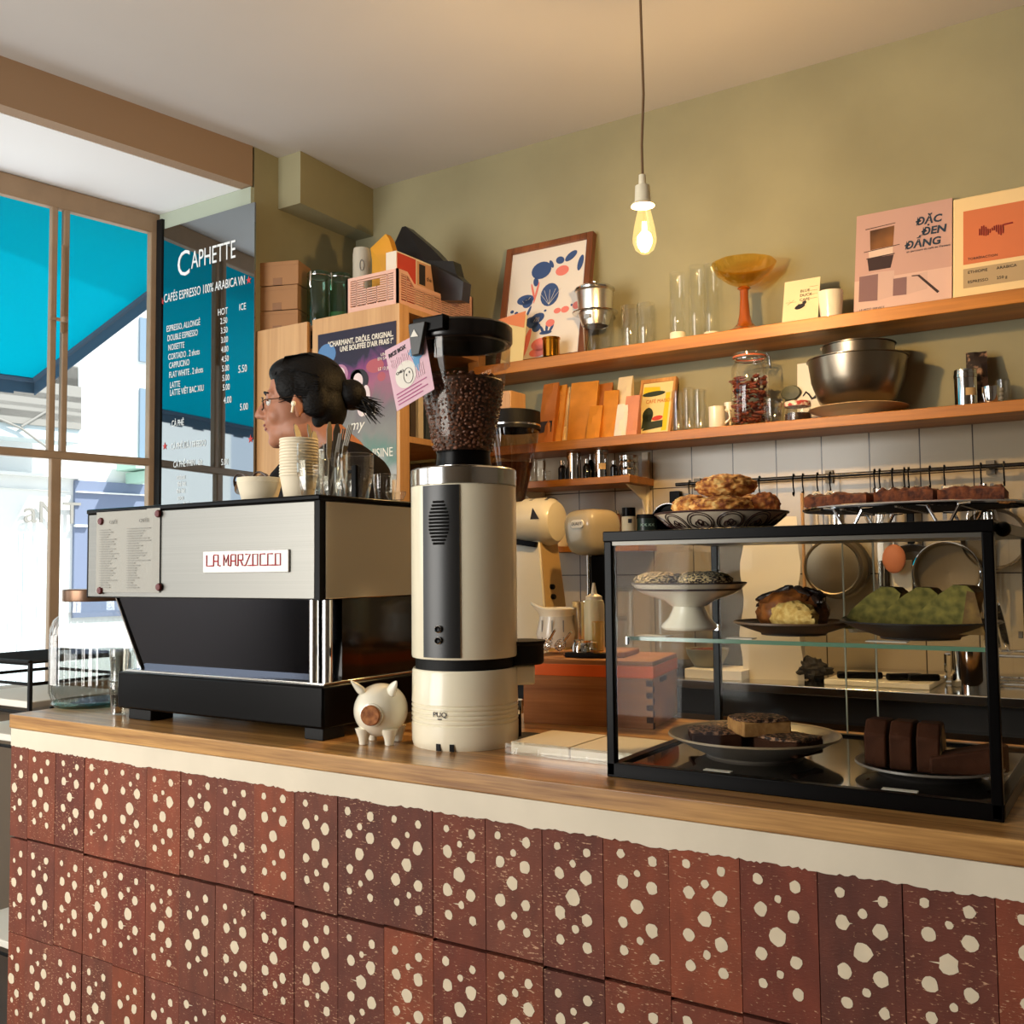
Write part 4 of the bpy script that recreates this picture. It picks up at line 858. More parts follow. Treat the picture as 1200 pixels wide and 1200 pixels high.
# ---------------------------------------------------------------- on top of the case
TC = DZ1
ps = onY(845, 610, 1.60); sp = thing('patterned_plate', 'cream plate with dark floral pattern holding scones on the case', 'plate', (ps.x, 1.60, TC))
r = wid(768, 921, 603, 1.60) / 2; h = gz(845, 602, 1.60) - TC
mb = MB(); mb.lathe([(0, 0), (r * .55, 0), (r * .56, .003), (r * .80, h * .4), (r, h - .001), (r * .995, h + .001), (r * .97, h), (r * .78, h * .45 + .003), (0, .006)], n=64); mb.build('dish', mat('cream_glaze', (246, 226, 196), .2, coat=.5), sp)
mb = MB()
def pr_(a, f):   # point on the outside of the rim
    z0_, r0_ = (.003, r * .56); zz = [(r * .56, .003), (r * .80, h * .4), (r, h - .001)]
    if f < .5: a0_, b0_ = zz[0], zz[1]; g = f * 2
    else: a0_, b0_ = zz[1], zz[2]; g = f * 2 - 1
    rr = a0_[0] + (b0_[0] - a0_[0]) * g + .0008; return Vector((rr * cos(a), rr * sin(a), a0_[1] + (b0_[1] - a0_[1]) * g))
for k in range(12):
    a = 2 * pi * k / 12
    for s_ in (1, .82): mb.tube([pr_(a + .235 * s_ * cos(t), .52 + .44 * s_ * sin(t)) for t in [2 * pi * i / 24 for i in range(24)]], .0008, n=5, closed=True)
    for j in range(3): mb.tube([pr_(a + .05 * cos(t) + (j - 1) * .06, .45 + .14 * sin(t) + .08 * (j == 1)) for t in [2 * pi * i / 12 for i in range(12)]], .0009, n=5, closed=True)
mb.tube([(r * cos(t), r * sin(t), h) for t in [2 * pi * i / 64 for i in range(64)]], .0018, n=6, closed=True)
mb.build('pattern', mat('dark_brown_glaze', (62, 34, 30), .3), sp)
M_scone = speckle('scone_crust', (132, 66, 24), (236, 196, 120), 75, .38, .64, .75, third=(206, 140, 62), bump=.8)
M_scone2 = speckle('scone_crust_dark', (112, 52, 22), (214, 150, 76), 75, .38, .66, .75, third=(176, 98, 40), bump=.8)
def scone(px0, px1, pyt, pyb, Y, label, seed, m=M_scone, z=None):
    q = onY((px0 + px1) / 2, (pyt + pyb) / 2, Y); a = wid(px0, px1, (pyt + pyb) / 2, Y) / 2; b = (gz((px0 + px1) / 2, pyt, Y) - gz((px0 + px1) / 2, pyb, Y)) / 2
    mb = MB(); mb.blob((0, 0, b), (a, a * .9, b), .09, 16, seed, 40, flatz=.0); solo('scone', mb, m, label, 'scone', (q.x, Y, q.z - b if z is None else z), group='scones on the patterned plate', sharp=80)
hz_ = TC + .008
scone(787, 835, 580, 607, 1.585, 'leftmost scone at the front edge of the patterned plate', 1)
scone(808, 881, 581, 607, 1.545, 'large pale scone at the front middle of the patterned plate', 2)
scone(878, 914, 577, 607, 1.59, 'dark golden scone at the right edge of the patterned plate', 3, M_scone2)
scone(840, 905, 580, 606, 1.66, 'scone at the back of the patterned plate', 6)
scone(815, 886, 556, 584, 1.585, 'biggest scone lying on top of the other scones', 8, M_scone)

# oval wire rack with crumble
rkx = onY(1070, 600, 1.58).x; rzr = gz(1064, 598, 1.58)
wr = thing('cooling_rack', 'oval chrome wire cooling rack on the display case', 'rack', (rkx, 1.58, TC))
ra, rb_ = .160, .120; zr = rzr - TC + .004
mb = MB(); mb.tube([(ra * cos(t), rb_ * sin(t), zr) for t in [2 * pi * i / 64 for i in range(64)]], .0032, n=8, closed=True)
for i in range(17):
    y = -rb_ * .92 + rb_ * 1.84 * i / 16; x = ra * sqrt(max(0, 1 - (y / rb_) ** 2)); mb.tube([(-x, y, zr - .002), (x, y, zr - .002)], .0012, n=6)
for x in (-.08, 0, .08): y = rb_ * sqrt(1 - (x / ra) ** 2); mb.tube([(x, -y, zr - .004), (x, y, zr - .004)], .002, n=6)
mb.build('wire_top', M_chrome, wr)
for k, (x, s_) in enumerate(((-.075, -1), (.055, -1), (-.075, 1), (.055, 1))):
    y = s_ * rb_ * sqrt(1 - (x / ra) ** 2) * .97; mb = MB(); mb.tube([(x - .03, y, zr - .003), (x - .016, y, zr - .004), (x - .004, y, .003), (x + .014, y, .003), (x + .026, y, zr - .004), (x + .04, y, zr - .003)], .0024, n=8); mb.build('leg', M_chrome, wr)
M_crm = speckle('crumble_cake', (72, 32, 14), (150, 78, 36), 90, .35, .7, .85, bump=.9)
for k, (px0, px1, pyt, lab) in enumerate(((952, 1032, 583, 'dark crumble cake piece at the left end of the wire rack'), (1031, 1102, 577, 'paler crumble cake piece in the middle of the wire rack'), (1103, 1180, 575, 'crumble cake piece at the right end of the wire rack'))):
    Y = 1.57; q = onY((px0 + px1) / 2, 595, Y); a = wid(px0, px1, 590, Y) / 2 * .9; b = gz((px0 + px1) / 2, pyt, Y) - (TC + zr)
    mb = MB(); n = 22
    g = [[(-a + 2 * a * i / n, -.05 + .1 * j / 12, b * (1 + .25 * noise.noise(Vector((i * .5, j * .5, k * 9)))) if 0 < i < n and 0 < j < 12 else b * .8) for j in range(13)] for i in range(n + 1)]
    vs = [p_ for row in g for p_ in row]; fs = [(i * 13 + j, (i + 1) * 13 + j, (i + 1) * 13 + j + 1, i * 13 + j + 1) for i in range(n) for j in range(12)]
    nb = len(vs); per = [(i, 0) for i in range(n + 1)] + [(n, j) for j in range(1, 13)] + [(i, 12) for i in range(n - 1, -1, -1)] + [(0, j) for j in range(11, 0, -1)]
    vs += [(g[i][j][0], g[i][j][1], 0) for i, j in per]; L_n = len(per)
    for t in range(L_n): i, j = per[t]; i2, j2 = per[(t + 1) % L_n]; fs.append((i * 13 + j, nb + t, nb + (t + 1) % L_n, i2 * 13 + j2))
    fs.append(tuple(nb + t for t in range(L_n)))
    mb.add(vs, fs); solo('crumble_cake', mb, M_crm, lab, 'cake', (q.x, Y, TC + zr + .0035), rz=(-.1, 0, .05)[k], group='crumble cakes on the wire rack', sharp=60)
# bottle, jar and lid at the left of the case top
p = onY(737, 610, 1.74); r = wid(729, 746, 605, 1.74) / 2; zt, zm = gz(737, 595, 1.74) - TC, gz(737, 606, 1.74) - TC
t = thing('small_bottle', 'small cream-labelled bottle with a black cap on the case', 'bottle', (p.x, 1.74, TC))
mb = MB(); mb.lathe([(0, 0), (r, 0), (r, zm), (r * .9, zm + .002), (0, zm + .002)], n=24); mb.build('body', mat('cream_label', (216, 198, 160), .5), t)
mb = MB(); mb.lathe([(0, zm), (r * .95, zm), (r * .95, zt), (0, zt)], n=24); mb.build('cap', M_black, t)
mb = MB(); mb.at(rz=view + pi / 2); mb.box(-.004, .003, -r - .0006, -r * .9, zm - .012, zm - .004); mb.build('label_mark', M_ink, t)
p = onY(758, 612, 1.76); r = wid(746, 770, 612, 1.76) / 2; zt = gz(758, 603, 1.76) - TC
t = thing('tea_tin', 'dark green tin with pale leaf marks on the display case', 'tin', (p.x, 1.76, TC))
mb = MB(); mb.lathe([(0, 0), (r, 0), (r, zt - .008), (0, zt - .008)], n=32); mb.build('body', mat('dark_green_tin', (24, 44, 38), .35), t)
mb = MB(); mb.lathe([(0, zt - .008), (r * 1.02, zt - .008), (r * 1.02, zt), (0, zt)], n=32); mb.build('lid', M_blackm, t)
mb = MB()
for da in (-.7, -.35, .05, .4):
    a = view + da; mb.M = Matrix.Rotation(a, 4, 'Z') @ Matrix.Translation((r + .0006, 0, zt * .55)); mb.add([(0, -.003, -.003), (0, .001, .0), (0, .004, .003), (0, -.001, .002)], [(0, 1, 2, 3)]); mb.add([(0, .004, -.003), (0, .002, .0), (0, -.003, .003), (0, .001, -.002)], [(0, 1, 2, 3)])
mb.build('leaf_mark', mat('pale_leaf', (150, 178, 160), .6), t)
p = onY(788, 610, 1.80); r = wid(769, 812, 608, 1.80) / 2
t = thing('black_pan', 'small round black pan standing on edge behind the scone plate', 'pan', (p.x, 1.80, TC + r))
mb = MB(); mb.at(rx=pi / 2 + .18); mb.lathe([(0, 0), (r * .85, 0), (r, .018), (r * .96, .018), (r * .82, .003), (0, .003)], n=40); mb.build('dish', M_black, t)
mb = MB(); mb.at(rx=pi / 2 + .18); mb.lathe([(r * .96, .0185), (r * 1.005, .0185), (r * 1.005, .0165)], n=40); mb.build('rim', M_steel2, t)

# ================================================================ menu cards in front of the case, crate and its load
a_, b_, c_, d_ = Vector((-.955, 1.470, 0)), Vector((-.955, 1.616, 0)), Vector((-.722, 1.616, 0)), Vector((-.722, 1.470, 0))
ac_ = thing('acrylic_stand', 'clear acrylic block lying on the counter left of the case', 'stand', (-.955, 1.452, 1.05))
mb = MB(); mb.box(0, .228, 0, .02, .001, .019); mb.build('clear_bar', M_acr, ac_)
mb = MB()
for k, ch in enumerate('T I I + I'.replace(' ', '')): mb.at((.02 + k * .046, -.0004, .004)).text(ch, .012)
mb.build('white_lettering', M_paper, ac_)
for k, (x0, x1, lab) in enumerate(((-.958, -.842, 'left cream tile card lying behind the clear acrylic block'), (-.838, -.722, 'right cream tile card lying against the display case'))):
    mb = MB(); mb.box(0, x1 - x0, 0, .142, 0, .018); solo('tile_card', mb, mat('cream_card', (216, 200, 170), .6), lab, 'card', (x0, 1.476, 1.05), group='cream tile cards', bevel=.001)

cr = thing('wooden_crate', 'dovetailed wooden crate with an orange band around its lid', 'crate', (-1.113, 1.764, 1.05), rz=radians(10.9))
CWd, CDp, CH = .276, .215, .134
mb = MB()
for x0, x1, y0, y1 in ((0, CWd, 0, .012), (0, CWd, CDp - .012, CDp), (0, .012, .012, CDp - .012), (CWd - .012, CWd, .012, CDp - .012)): mb.box(x0, x1, y0, y1, 0, .105)
mb.box(.012, CWd - .012, .012, CDp - .012, 0, .01); mb.build('box', M_crate, cr, .001)
mb = MB(); mb.box(-.001, CWd + .001, -.001, CDp + .001, .106, CH); mb.build('lid', M_crate, cr, .002)
mb = MB(); mb.box(-.0022, CWd + .0022, -.0022, CDp + .0022, .100, .124); mb.build('orange_band', mat('orange_band', (238, 104, 18), .55), cr, .001)
mb = MB()
for i in range(4): mb.box(CWd - .0135, CWd + .0004, -.0005, .0005, .012 + i * .024, .024 + i * .024); mb.box(CWd - .0006, CWd + .0006, -.0004, .012, .0 + i * .024, .012 + i * .024)
mb.box(CWd - .0002, CWd + .0006, .06, .12, .086, .096); mb.build('dovetail', mat('dark_joint', (60, 32, 14), .7), cr)
KZ = 1.05 + CH
def Kp(px, Y): return gx(px, 768, Y)
tr = thing('wooden_tray', 'small reddish wooden tray on top of the crate', 'tray', (-1.055, 1.83, KZ + .0005), rz=radians(10.9))
mb = MB(); mb.box(0, .135, 0, .12, 0, .012); mb.build('board', M_crate, tr, .003)
tz = KZ + .0125
mb = MB(); mb.box(-.045, .045, -.05, .05, 0, .010); solo('black_tray', mb, M_blackm, 'small black tray under the squeeze bottle on the crate', 'tray', (Kp(694, 1.87), 1.87, KZ + .0005), rz=radians(10.9), bevel=.002)
# pitcher
pj = onY(652, 770, 1.90); jg = thing('blender_jug', 'clear plastic blender jug with a white spout and handle on the crate', 'jug', (pj.x, 1.90, tz))
hj = gz(650, 712, 1.90) - tz
mb = MB(); mb.lathe([(0, .002), (.036, .002), (.038, .008), (.044, .03), (.037, hj * .7), (.036, hj * .8)], n=32); mb.build('vessel', mat('milky_plastic', (226, 216, 196), .25, coat=.3), jg)
mb = MB(); mb.lathe([(.036, hj * .78), (.037, hj * .86), (.042, hj * .97), (.040, hj), (.033, hj * .9), (.032, hj * .78)], n=32)
for i, v in enumerate(mb.v):
    a = atan2(v.y, v.x); k = max(0, cos(a - radians(213))) ** 6 * max(0, (v.z / hj - .82)) * 6; mb.v[i] = Vector((v.x * (1 + .35 * k), v.y * (1 + .35 * k), v.z + .012 * k))
mb.build('spout_collar', M_white, jg)
hd = radians(33); hv = Vector((cos(hd), sin(hd), 0))
mb = MB(); mb.tube([hv * .036 + Vector((0, 0, hj * .88)), hv * .052 + Vector((0, 0, hj * .97)), hv * .066 + Vector((0, 0, hj * .80)), hv * .068 + Vector((0, 0, hj * .5)), hv * .056 + Vector((0, 0, hj * .22)), hv * .040 + Vector((0, 0, hj * .10))], [.009, .011, .011, .010, .009, .008], n=12); mb.build('handle', M_white, jg)
mb = MB()
for a in (-.9, -.3, .3): mb.at(rz=view + a); mb.box(.0415, .0425, -.0012, .0012, .02, hj * .7)
mb.build('measure_line', M_grey, jg)
# whisks
for k, (px, dx, dy, lab) in enumerate(((637, .0, 0, 'left small wire whisk lying on the tray before the jug'), (648, .02, .01, 'right small wire whisk leaning on the jug'))):
    base = Vector((gx(px, 770, 1.80), 1.80 + .015 * k, tz + .003)); t = thing('wire_whisk', lab, 'whisk', base, group='whisks on the crate'); t.rotation_euler = (radians(20), radians(38 + 8 * k), radians(10))
    mb = MB(); mb.tube([(0, 0, .03), (0, 0, .06)], .0028); mb.build('handle', M_chrome, t)
    mb = MB()
    for i in range(5): a = pi * i / 5; mb.tube([(cos(a) * .011 * sin(u), sin(a) * .011 * sin(u), .016 - .014 * cos(u) * 1.1) for u in [2 * pi * j / 14 for j in range(14)]], .0007, n=4, closed=True)
    mb.tube([(.008 * cos(u), .008 * sin(u), .0 + u * .0012) for u in [j * .6 for j in range(34)]], .0009, n=4); mb.build('wires', M_chrome, t)
p = onY(681, 770, 1.93); mb = MB(); hh = gz(681, 705, 1.93) - KZ; r = wid(671, 692, 715, 1.93) / 2; mb.lathe([(0, 0), (r * .62, 0), (r * .66, .004), (r * .98, hh - .004), (r * 1.03, hh), (r * .95, hh), (r * .6, .006), (0, .006)], n=32); solo('mixing_tumbler', mb, M_steel2, 'tall tapered steel mixing tumbler on the crate', 'tumbler', (p.x, 1.93, KZ))
p = onY(697, 770, 1.88); bz = KZ + .011; hh = gz(697, 683, 1.88) - bz; r = wid(685, 709, 730, 1.88) / 2
t = thing('squeeze_bottle', 'white plastic squeeze bottle with a pointed nozzle on the crate', 'bottle', (p.x, 1.88, bz))
mb = MB(); mb.lathe([(0, 0), (r, 0), (r, hh * .68), (r * .9, hh * .74), (r * .6, hh * .77), (0, hh * .77)], n=32); mb.build('body', mat('translucent_white', (236, 230, 190), .35, sss=.2), t)
mb = MB(); mb.lathe([(r * .8, hh * .74), (r * .8, hh * .80), (r * .3, hh * .84), (r * .12, hh), (0, hh)], n=24); mb.build('nozzle', M_white, t)
p = onY(702, 770, 1.835); mb = MB(); hh = gz(702, 728, 1.835) - bz; mb.lathe(tumbler(.011, .013, hh), n=20); solo('shot_glass', mb, glass('yellow_plastic', (.95, .82, .5), 1.2), 'small yellowish clear beaker in front of the squeeze bottle', 'beaker', (p.x, 1.832, bz))
p = onY(683, 770, 1.845); hh = gz(683, 750, 1.845) - bz; r = wid(671, 696, 760, 1.845) / 2
t = thing('milk_pitcher', 'small steel milk pitcher beside the whisks on the crate', 'pitcher', (p.x, 1.845, bz))
mb = MB(); mb.lathe([(0, 0), (r, 0), (r, hh * .5), (r * .85, hh * .8), (r * .9, hh), (r * .82, hh), (r * .8, hh * .8), (0, .004)], n=32); mb.build('body', M_chrome, t)
mb = MB(); mb.tube([(r * .95, 0, hh * .85), (r * 1.5, 0, hh * .8), (r * 1.5, 0, hh * .3), (r, 0, hh * .2)], .0022); mb.build('handle', M_chrome, t)
# ================================================================ BACK COUNTER THINGS
BZ = 1.045
# cream shop grinder with horizontal barrel
EY = 2.92; be = onY(628, 612, EY); eg = thing('shop_grinder', 'cream shop grinder with a horizontal barrel behind the white grinder', 'grinder', (be.x, EY, BZ))
bh = be.z - BZ; br_ = .083; xL, xR = gx(583, 612, EY) - be.x, gx(655, 612, EY) - be.x
mb = MB(); mb.M = Matrix.Translation((0, 0, bh)) @ Matrix.Rotation(pi / 2, 4, 'Y'); L1 = xR
mb.lathe([(0, xL), (br_ * .86, xL), (br_ * .9, xL + .01), (br_ * .9, -.035), (br_ * 1.0, -.030), (br_, L1 - .045), (br_ * .95, L1 - .022), (br_ * .8, L1 - .006), (br_ * .5, L1), (0, L1)], n=48); bar = mb.build('motor_barrel', M_white, eg)
mb = MB()
for dx in (.0, .062):
    for i in range(9):
        a = view * 0 + radians(-100 + i * 5 - 12); mb.M = Matrix.Translation((dx + .004, 0, bh)) @ Matrix.Rotation(radians(-62 - i * 6), 4, 'X') ; mb.box(-.006, .006, -br_ * 1.004, -br_ * .99, -.0013, .0013)
mb.M = Matrix.Identity(4); mb.build('vent', M_ink, bar)
mb = MB(); mb.M = Matrix.Translation((.045, 0, bh)) @ Matrix.Rotation(radians(-8), 4, 'X'); mb.add([(-.017, -br_ * 1.004, -.006), (.019, -br_ * 1.004, -.006), (-.010, -br_ * 1.004, .034)], [(0, 1, 2)]); mb.build('triangle_mark', M_ink, bar)
mb = MB(); zc = bh - br_ * .75; xb0, xb1 = gx(590, 700, EY) - be.x, gx(655, 740, EY) - be.x; xt1 = gx(641, 640, EY) - be.x
mb.hexa([(xb0, -.07, .02), (xb1, -.07, .02), (xb1, .09, .02), (xb0, .09, .02), (xb0 + .01, -.05, zc), (xt1, -.05, zc), (xt1, .07, zc), (xb0 + .01, .07, zc)]); mb.build('column', M_white, eg, .006)
mb = MB(); mb.hexa([(xb1, -.066, .02), (xb1 + .003, -.066, .02), (xb1 + .003, .086, .02), (xb1, .086, .02), (xt1, -.046, zc), (xt1 + .003, -.046, zc), (xt1 + .003, .066, zc), (xt1, .066, zc)]); mb.build('side_strip', mat('tan_strip', (206, 170, 112), .35), eg)
for pz in (688, 700):
    q = onY(650, pz, EY - .065); mb = MB(); fz_ = (q.z - BZ - .02) / (zc - .02); mb.M = Matrix.Translation((xb1 + (xt1 - xb1) * fz_ + .003, -.01, q.z - BZ)) @ Matrix.Rotation(pi / 2, 4, 'Y'); mb.lathe([(.009, -.004), (.009, .010), (.007, .013), (0, .013)], n=18); mb.build('switch', M_black, eg)
mb = MB(); mb.box(xb0 - .02, xb1 + .02, -.12, .1, 0, .022); mb.build('base', M_blackm, eg, .004)
mb = MB(); mb.M = Matrix.Translation((xt1 - .05, -.055, zc - .012)) @ Matrix.Rotation(radians(8), 4, 'Y'); mb.box(-.05, .045, -.012, .01, -.008, .010); mb.build('black_spout', M_black, eg, .003)
h0 = bh + br_ * .9; hx = gx(600, 520, EY) - be.x; hz1, hz2, hz3, hz4 = gz(600, 505, EY) - BZ, gz(600, 484, EY) - BZ, gz(600, 474, EY) - BZ, gz(600, 461, EY) - BZ
rt_ = wid(568, 634, 500, EY) / 2
mb = MB(); mb.lathe([(.040, h0 - .02), (.045, h0 + .01), (rt_ * .72, (h0 + hz1) / 2), (rt_ * .96, hz1), (rt_, hz2)], (hx, 0, 0), 48); mb.build('hopper', glass('brown_hopper', (.72, .56, .42), 1.2), eg)
mb = MB(); mb.lathe([(0, h0), (.042, h0 + .005), (rt_ * .66, (h0 + hz1) / 2 - .02), (rt_ * .74, (h0 + hz1) / 2 + .01), (0, (h0 + hz1) / 2 + .02)], (hx, 0, 0), 32); o = mb.build('bean_fill', M_bean, eg); o['kind'] = 'stuff'
mb = MB(); mb.lathe([(rt_ * .97, hz1), (rt_ * 1.02, hz1), (rt_ * 1.02, hz2), (rt_ * .9, hz2 + .004), (0, hz2 + .004)], (hx, 0, 0), 48); mb.lathe([(rt_ * 1.015, hz1 + .012), (rt_ * 1.03, hz1 + .012), (rt_ * 1.03, hz1 + .018), (rt_ * 1.015, hz1 + .018)], (hx, 0, 0), 48, m=1); mb.build('hopper_lid', [M_blackm, M_steel2], eg)
mb = MB(); mb.box(hx - rt_ * .5, hx + rt_ * .35, -rt_ * .6, rt_ * .4, hz2 + .004, hz4); mb.build('wooden_block', M_ply, eg, .004)

# retro drink mixer
MY = 2.84; pm_ = onY(694, 622, MY); dm = thing('drink_mixer', 'rounded grey-cream drink mixer head on a chrome rod at the back', 'mixer', (pm_.x, MY, BZ))
hw = wid(666, 722, 622, MY) / 2; z0, z1 = gz(694, 651, MY) - BZ, gz(694, 597, MY) - BZ
mb = MB(); zc = (z0 + z1) / 2; hh = (z1 - z0) / 2; n = 28; vs = []; fs = []
for i in range(n + 1):
    th = -pi / 2 + pi * i / n
    for j in range(48):
        ph = 2 * pi * j / 48; se = lambda v, e: (abs(v) ** e) * (1 if v >= 0 else -1)
        x = hw * se(cos(th), .45) * se(cos(ph), .55); y = hw * 1.0 * se(cos(th), .45) * se(sin(ph), .55); z = zc + hh * se(sin(th), .6)
        k = .86 + .14 * min(1, max(0, (z - z0) / (z1 - z0)) * 1.6); vs.append((x * k, y * k, z))
for i in range(n):
    for j in range(48): fs.append((i * 48 + j, i * 48 + (j + 1) % 48, (i + 1) * 48 + (j + 1) % 48, (i + 1) * 48 + j))
mb.at(rz=radians(-20)).add(vs, fs); hd_ = mb.build('motor_head', mat('grey_cream_enamel', (176, 160, 128), .25, coat=.5), dm)
q = onY(678, 614, MY - hw * .98); yb = q.y - MY - .004; mb = MB(); wB, hB = .031, .013; rzb = radians(-20)
mb.M = Matrix.Translation((q.x - pm_.x - .004, yb + .006, q.z - BZ)) @ Matrix.Rotation(rzb, 4, 'Z') @ Matrix.Rotation(pi / 2, 4, 'X')
pts = [(wB - hB + hB * cos(a), hB * sin(a)) for a in [-pi / 2 + pi * i / 8 for i in range(9)]] + [(-wB + hB + hB * cos(a), hB * sin(a)) for a in [pi / 2 + pi * i / 8 for i in range(9)]]
mb.prism(pts, -.003, .005, 'z'); bd_ = mb.build('badge', M_paper, hd_, .001)
mb = MB(); mb.M = Matrix.Translation((q.x - pm_.x - .004, yb + .006, q.z - BZ)) @ Matrix.Rotation(rzb, 4, 'Z') @ Matrix.Translation((0, -.0055, -.004)); mb.text('DUALIT', .0135, al='CENTER', sx=1.05); mb.build('badge_lettering', M_ink, bd_)
mb = MB(); mb.tube([(-.015, 0, z0 + .01), (-.015, 0, .06)], .0065, n=12); mb.build('rod', M_chrome, dm)
mb = MB(); mb.box(.0, .06, -.02, .05, .05, z0); mb.build('stand', M_black, dm, .006)
mb = MB(); mb.box(-.06, .075, -.07, .08, 0, .02); mb.build('base', M_white, dm, .006)
p = onY(652, 628, 3.2); lathe_thing('cream_canister', [(0, 0), (.036, 0), (.042, .02), (.045, .07), (.042, .075), (0, .075)], M_white, 'cream canister on the low shelf between grinder and drink mixer', 'canister', (p.x, 3.21, LOWZ))
t = thing('brown_jar', 'amber-brown jar with a steel lid right of the drink mixer', 'jar', (gx(713, 630, 3.21), 3.215, LOWZ)); zz = gz(713, 600, 3.215) - LOWZ
mb = MB(); mb.lathe([(0, 0), (.042, 0), (.044, .01), (.044, zz - .012), (.038, zz - .008), (0, zz - .008)], n=32); mb.build('body', mat('amber_brown', (120, 62, 24), .2, coat=.5), t)
mb = MB(); mb.lathe([(0, zz - .008), (.041, zz - .008), (.041, zz + .004), (0, zz + .004)], n=32); mb.build('lid', M_steel2, t)
mb = MB(); mb.blob((0, 0, .05), (.06, .05, .055), .4, 8, 4, 20, flatz=0); solo('dark_pouch', mb, mat('dark_bag', (34, 28, 28), .5), 'dark crumpled bag on the back counter beside the cream grinder', 'bag', (gx(672, 700, 3.12), 3.16, BZ))

# things behind the case on the steel counter
p = onY(795, 700, 2.86); t = thing('cake_dome', 'clear glass cake dome with a knob on the back counter', 'cake dome', (p.x - .03, 2.99, BZ)); r = wid(742, 838, 690, 2.92) / 2 * .92; hd2 = gz(795, 640, 2.92) - BZ
mb = MB(); mb.lathe([(r, .02), (r, hd2 * .55), (r * .93, hd2 * .8), (r * .7, hd2 * .95), (r * .3, hd2), (0, hd2)], n=48); mb.build('dome', M_tumbler, t)
mb = MB(); mb.lathe([(.008, hd2), (.01, hd2 + .01), (.02, hd2 + .02), (.012, hd2 + .032), (0, hd2 + .034)], n=20); mb.build('knob', M_tumbler, t)
mb = MB(); mb.lathe([(0, 0), (r * 1.1, 0), (r * 1.12, .015), (r * 1.0, .02), (0, .02)], n=48); mb.build('base', M_black, t)
for k, (px0, px1, pyt, Y, lab) in enumerate(((713, 742, 688, 2.78, 'tall clear lidded container behind the left side of the case'), (722, 735, 722, 2.74, 'small clear container before the tall lidded container'))):
    pc = onY((px0 + px1) / 2, pyt + 20, Y); rr = wid(px0, px1, pyt, Y) / 2; hh = gz((px0 + px1) / 2, pyt, Y) - BZ
    t = thing('clear_container', lab, 'container', (pc.x, Y, BZ), group='clear containers')
    mb = MB(); mb.lathe([(0, 0), (rr * .95, 0), (rr, .01), (rr, hh - .01)], n=28); mb.build('body', M_tumbler, t)
    mb = MB(); mb.lathe([(0, hh), (rr * 1.06, hh), (rr * 1.06, hh - .014), (rr, hh - .014)], n=28); mb.build('lid', glass('lid_plastic', (.85, .85, .8), 1.4), t)
x0, x1 = gx(826, 700, 2.95), gx(868, 700, 2.95); mb = MB(); mb.box(0, x1 - x0, 0, .16, 0, gz(845, 636, 2.95) - BZ); solo('grey_box', mb, mat('grey_carton', (92, 88, 80), .7, var=.1, vscale=30), 'grey carton behind the case beside the white paper bag', 'box', (x0 + .01, 3.04, BZ), bevel=.003)
x0, x1 = gx(805, 775, 2.76), gx(852, 775, 2.76); mb = MB(); mb.box(0, x1 - x0 + .05, 0, .15, 0, .028); solo('cutting_board', mb, M_paper, 'white board under the grey bowl on the back counter', 'board', (x0, 2.74, BZ), bevel=.002)
pb_ = onY(829, 770, 2.82); r = wid(806, 856, 765, 2.82) / 2; hh = gz(829, 760, 2.82) - BZ - .028; hh = max(.045, hh)
t = thing('grey_bowl', 'small grey stoneware bowl of brown crumbs behind the case', 'bowl', (pb_.x, 2.82, BZ + .0285))
mb = MB(); mb.lathe([(0, 0), (r * .6, 0), (r * .95, hh * .7), (r, hh), (r * .94, hh), (r * .85, hh * .6), (0, hh * .5)], n=40); mb.build('bowl', mat('celadon', (150, 146, 124), .3), t)
mb = MB(); mb.blob((0, 0, hh * .8), (r * .85, r * .85, .012), .3, 20, 1, 14); o = mb.build('contents', M_crm, t); o['kind'] = 'stuff'
# paper bag
t = thing('paper_bag', 'tall white paper bag standing on the steel back counter', 'bag', (gx(903, 750, 2.86), 2.88, BZ)); hb_ = gz(905, 606, 2.88) - BZ; wb = wid(868, 936, 700, 2.88)
mb = MB(); rows = []; nz_ = 14
for i in range(nz_ + 1):
    f = i / nz_; z = hb_ * f; d = .065 * (1 - .75 * f ** 2); w2 = wb / 2 * (1 - .12 * f)
    j = lambda s: .013 * noise.noise(Vector((s, f * 5, 2.2)))
    rows.append([(-w2 + j(1), -d + j(2), z), (-w2 * .33 + j(3), -d * (1 + .06 * sin(f * 9)) + j(9), z), (w2 * .33 + j(4), -d + j(5) * 1.3, z), (w2 + j(5), -d + j(6), z), (w2 * .98 + j(7), 0, z), (w2 + j(8), d, z), (-w2 + j(2), d, z), (-w2 * .96 + j(4), 0, z)])
vs = [q for r_ in rows for q in r_]; k = 8; fs = [(i * k + j, i * k + (j + 1) % k, (i + 1) * k + (j + 1) % k, (i + 1) * k + j) for i in range(nz_) for j in range(k)] + [tuple(range(k))[::-1], tuple(nz_ * k + j for j in range(k))]
mb.at(rz=radians(14)).add(vs, fs); mb.build('bag', mat('white_kraft', (226, 216, 194), .75), t, sharp=20)
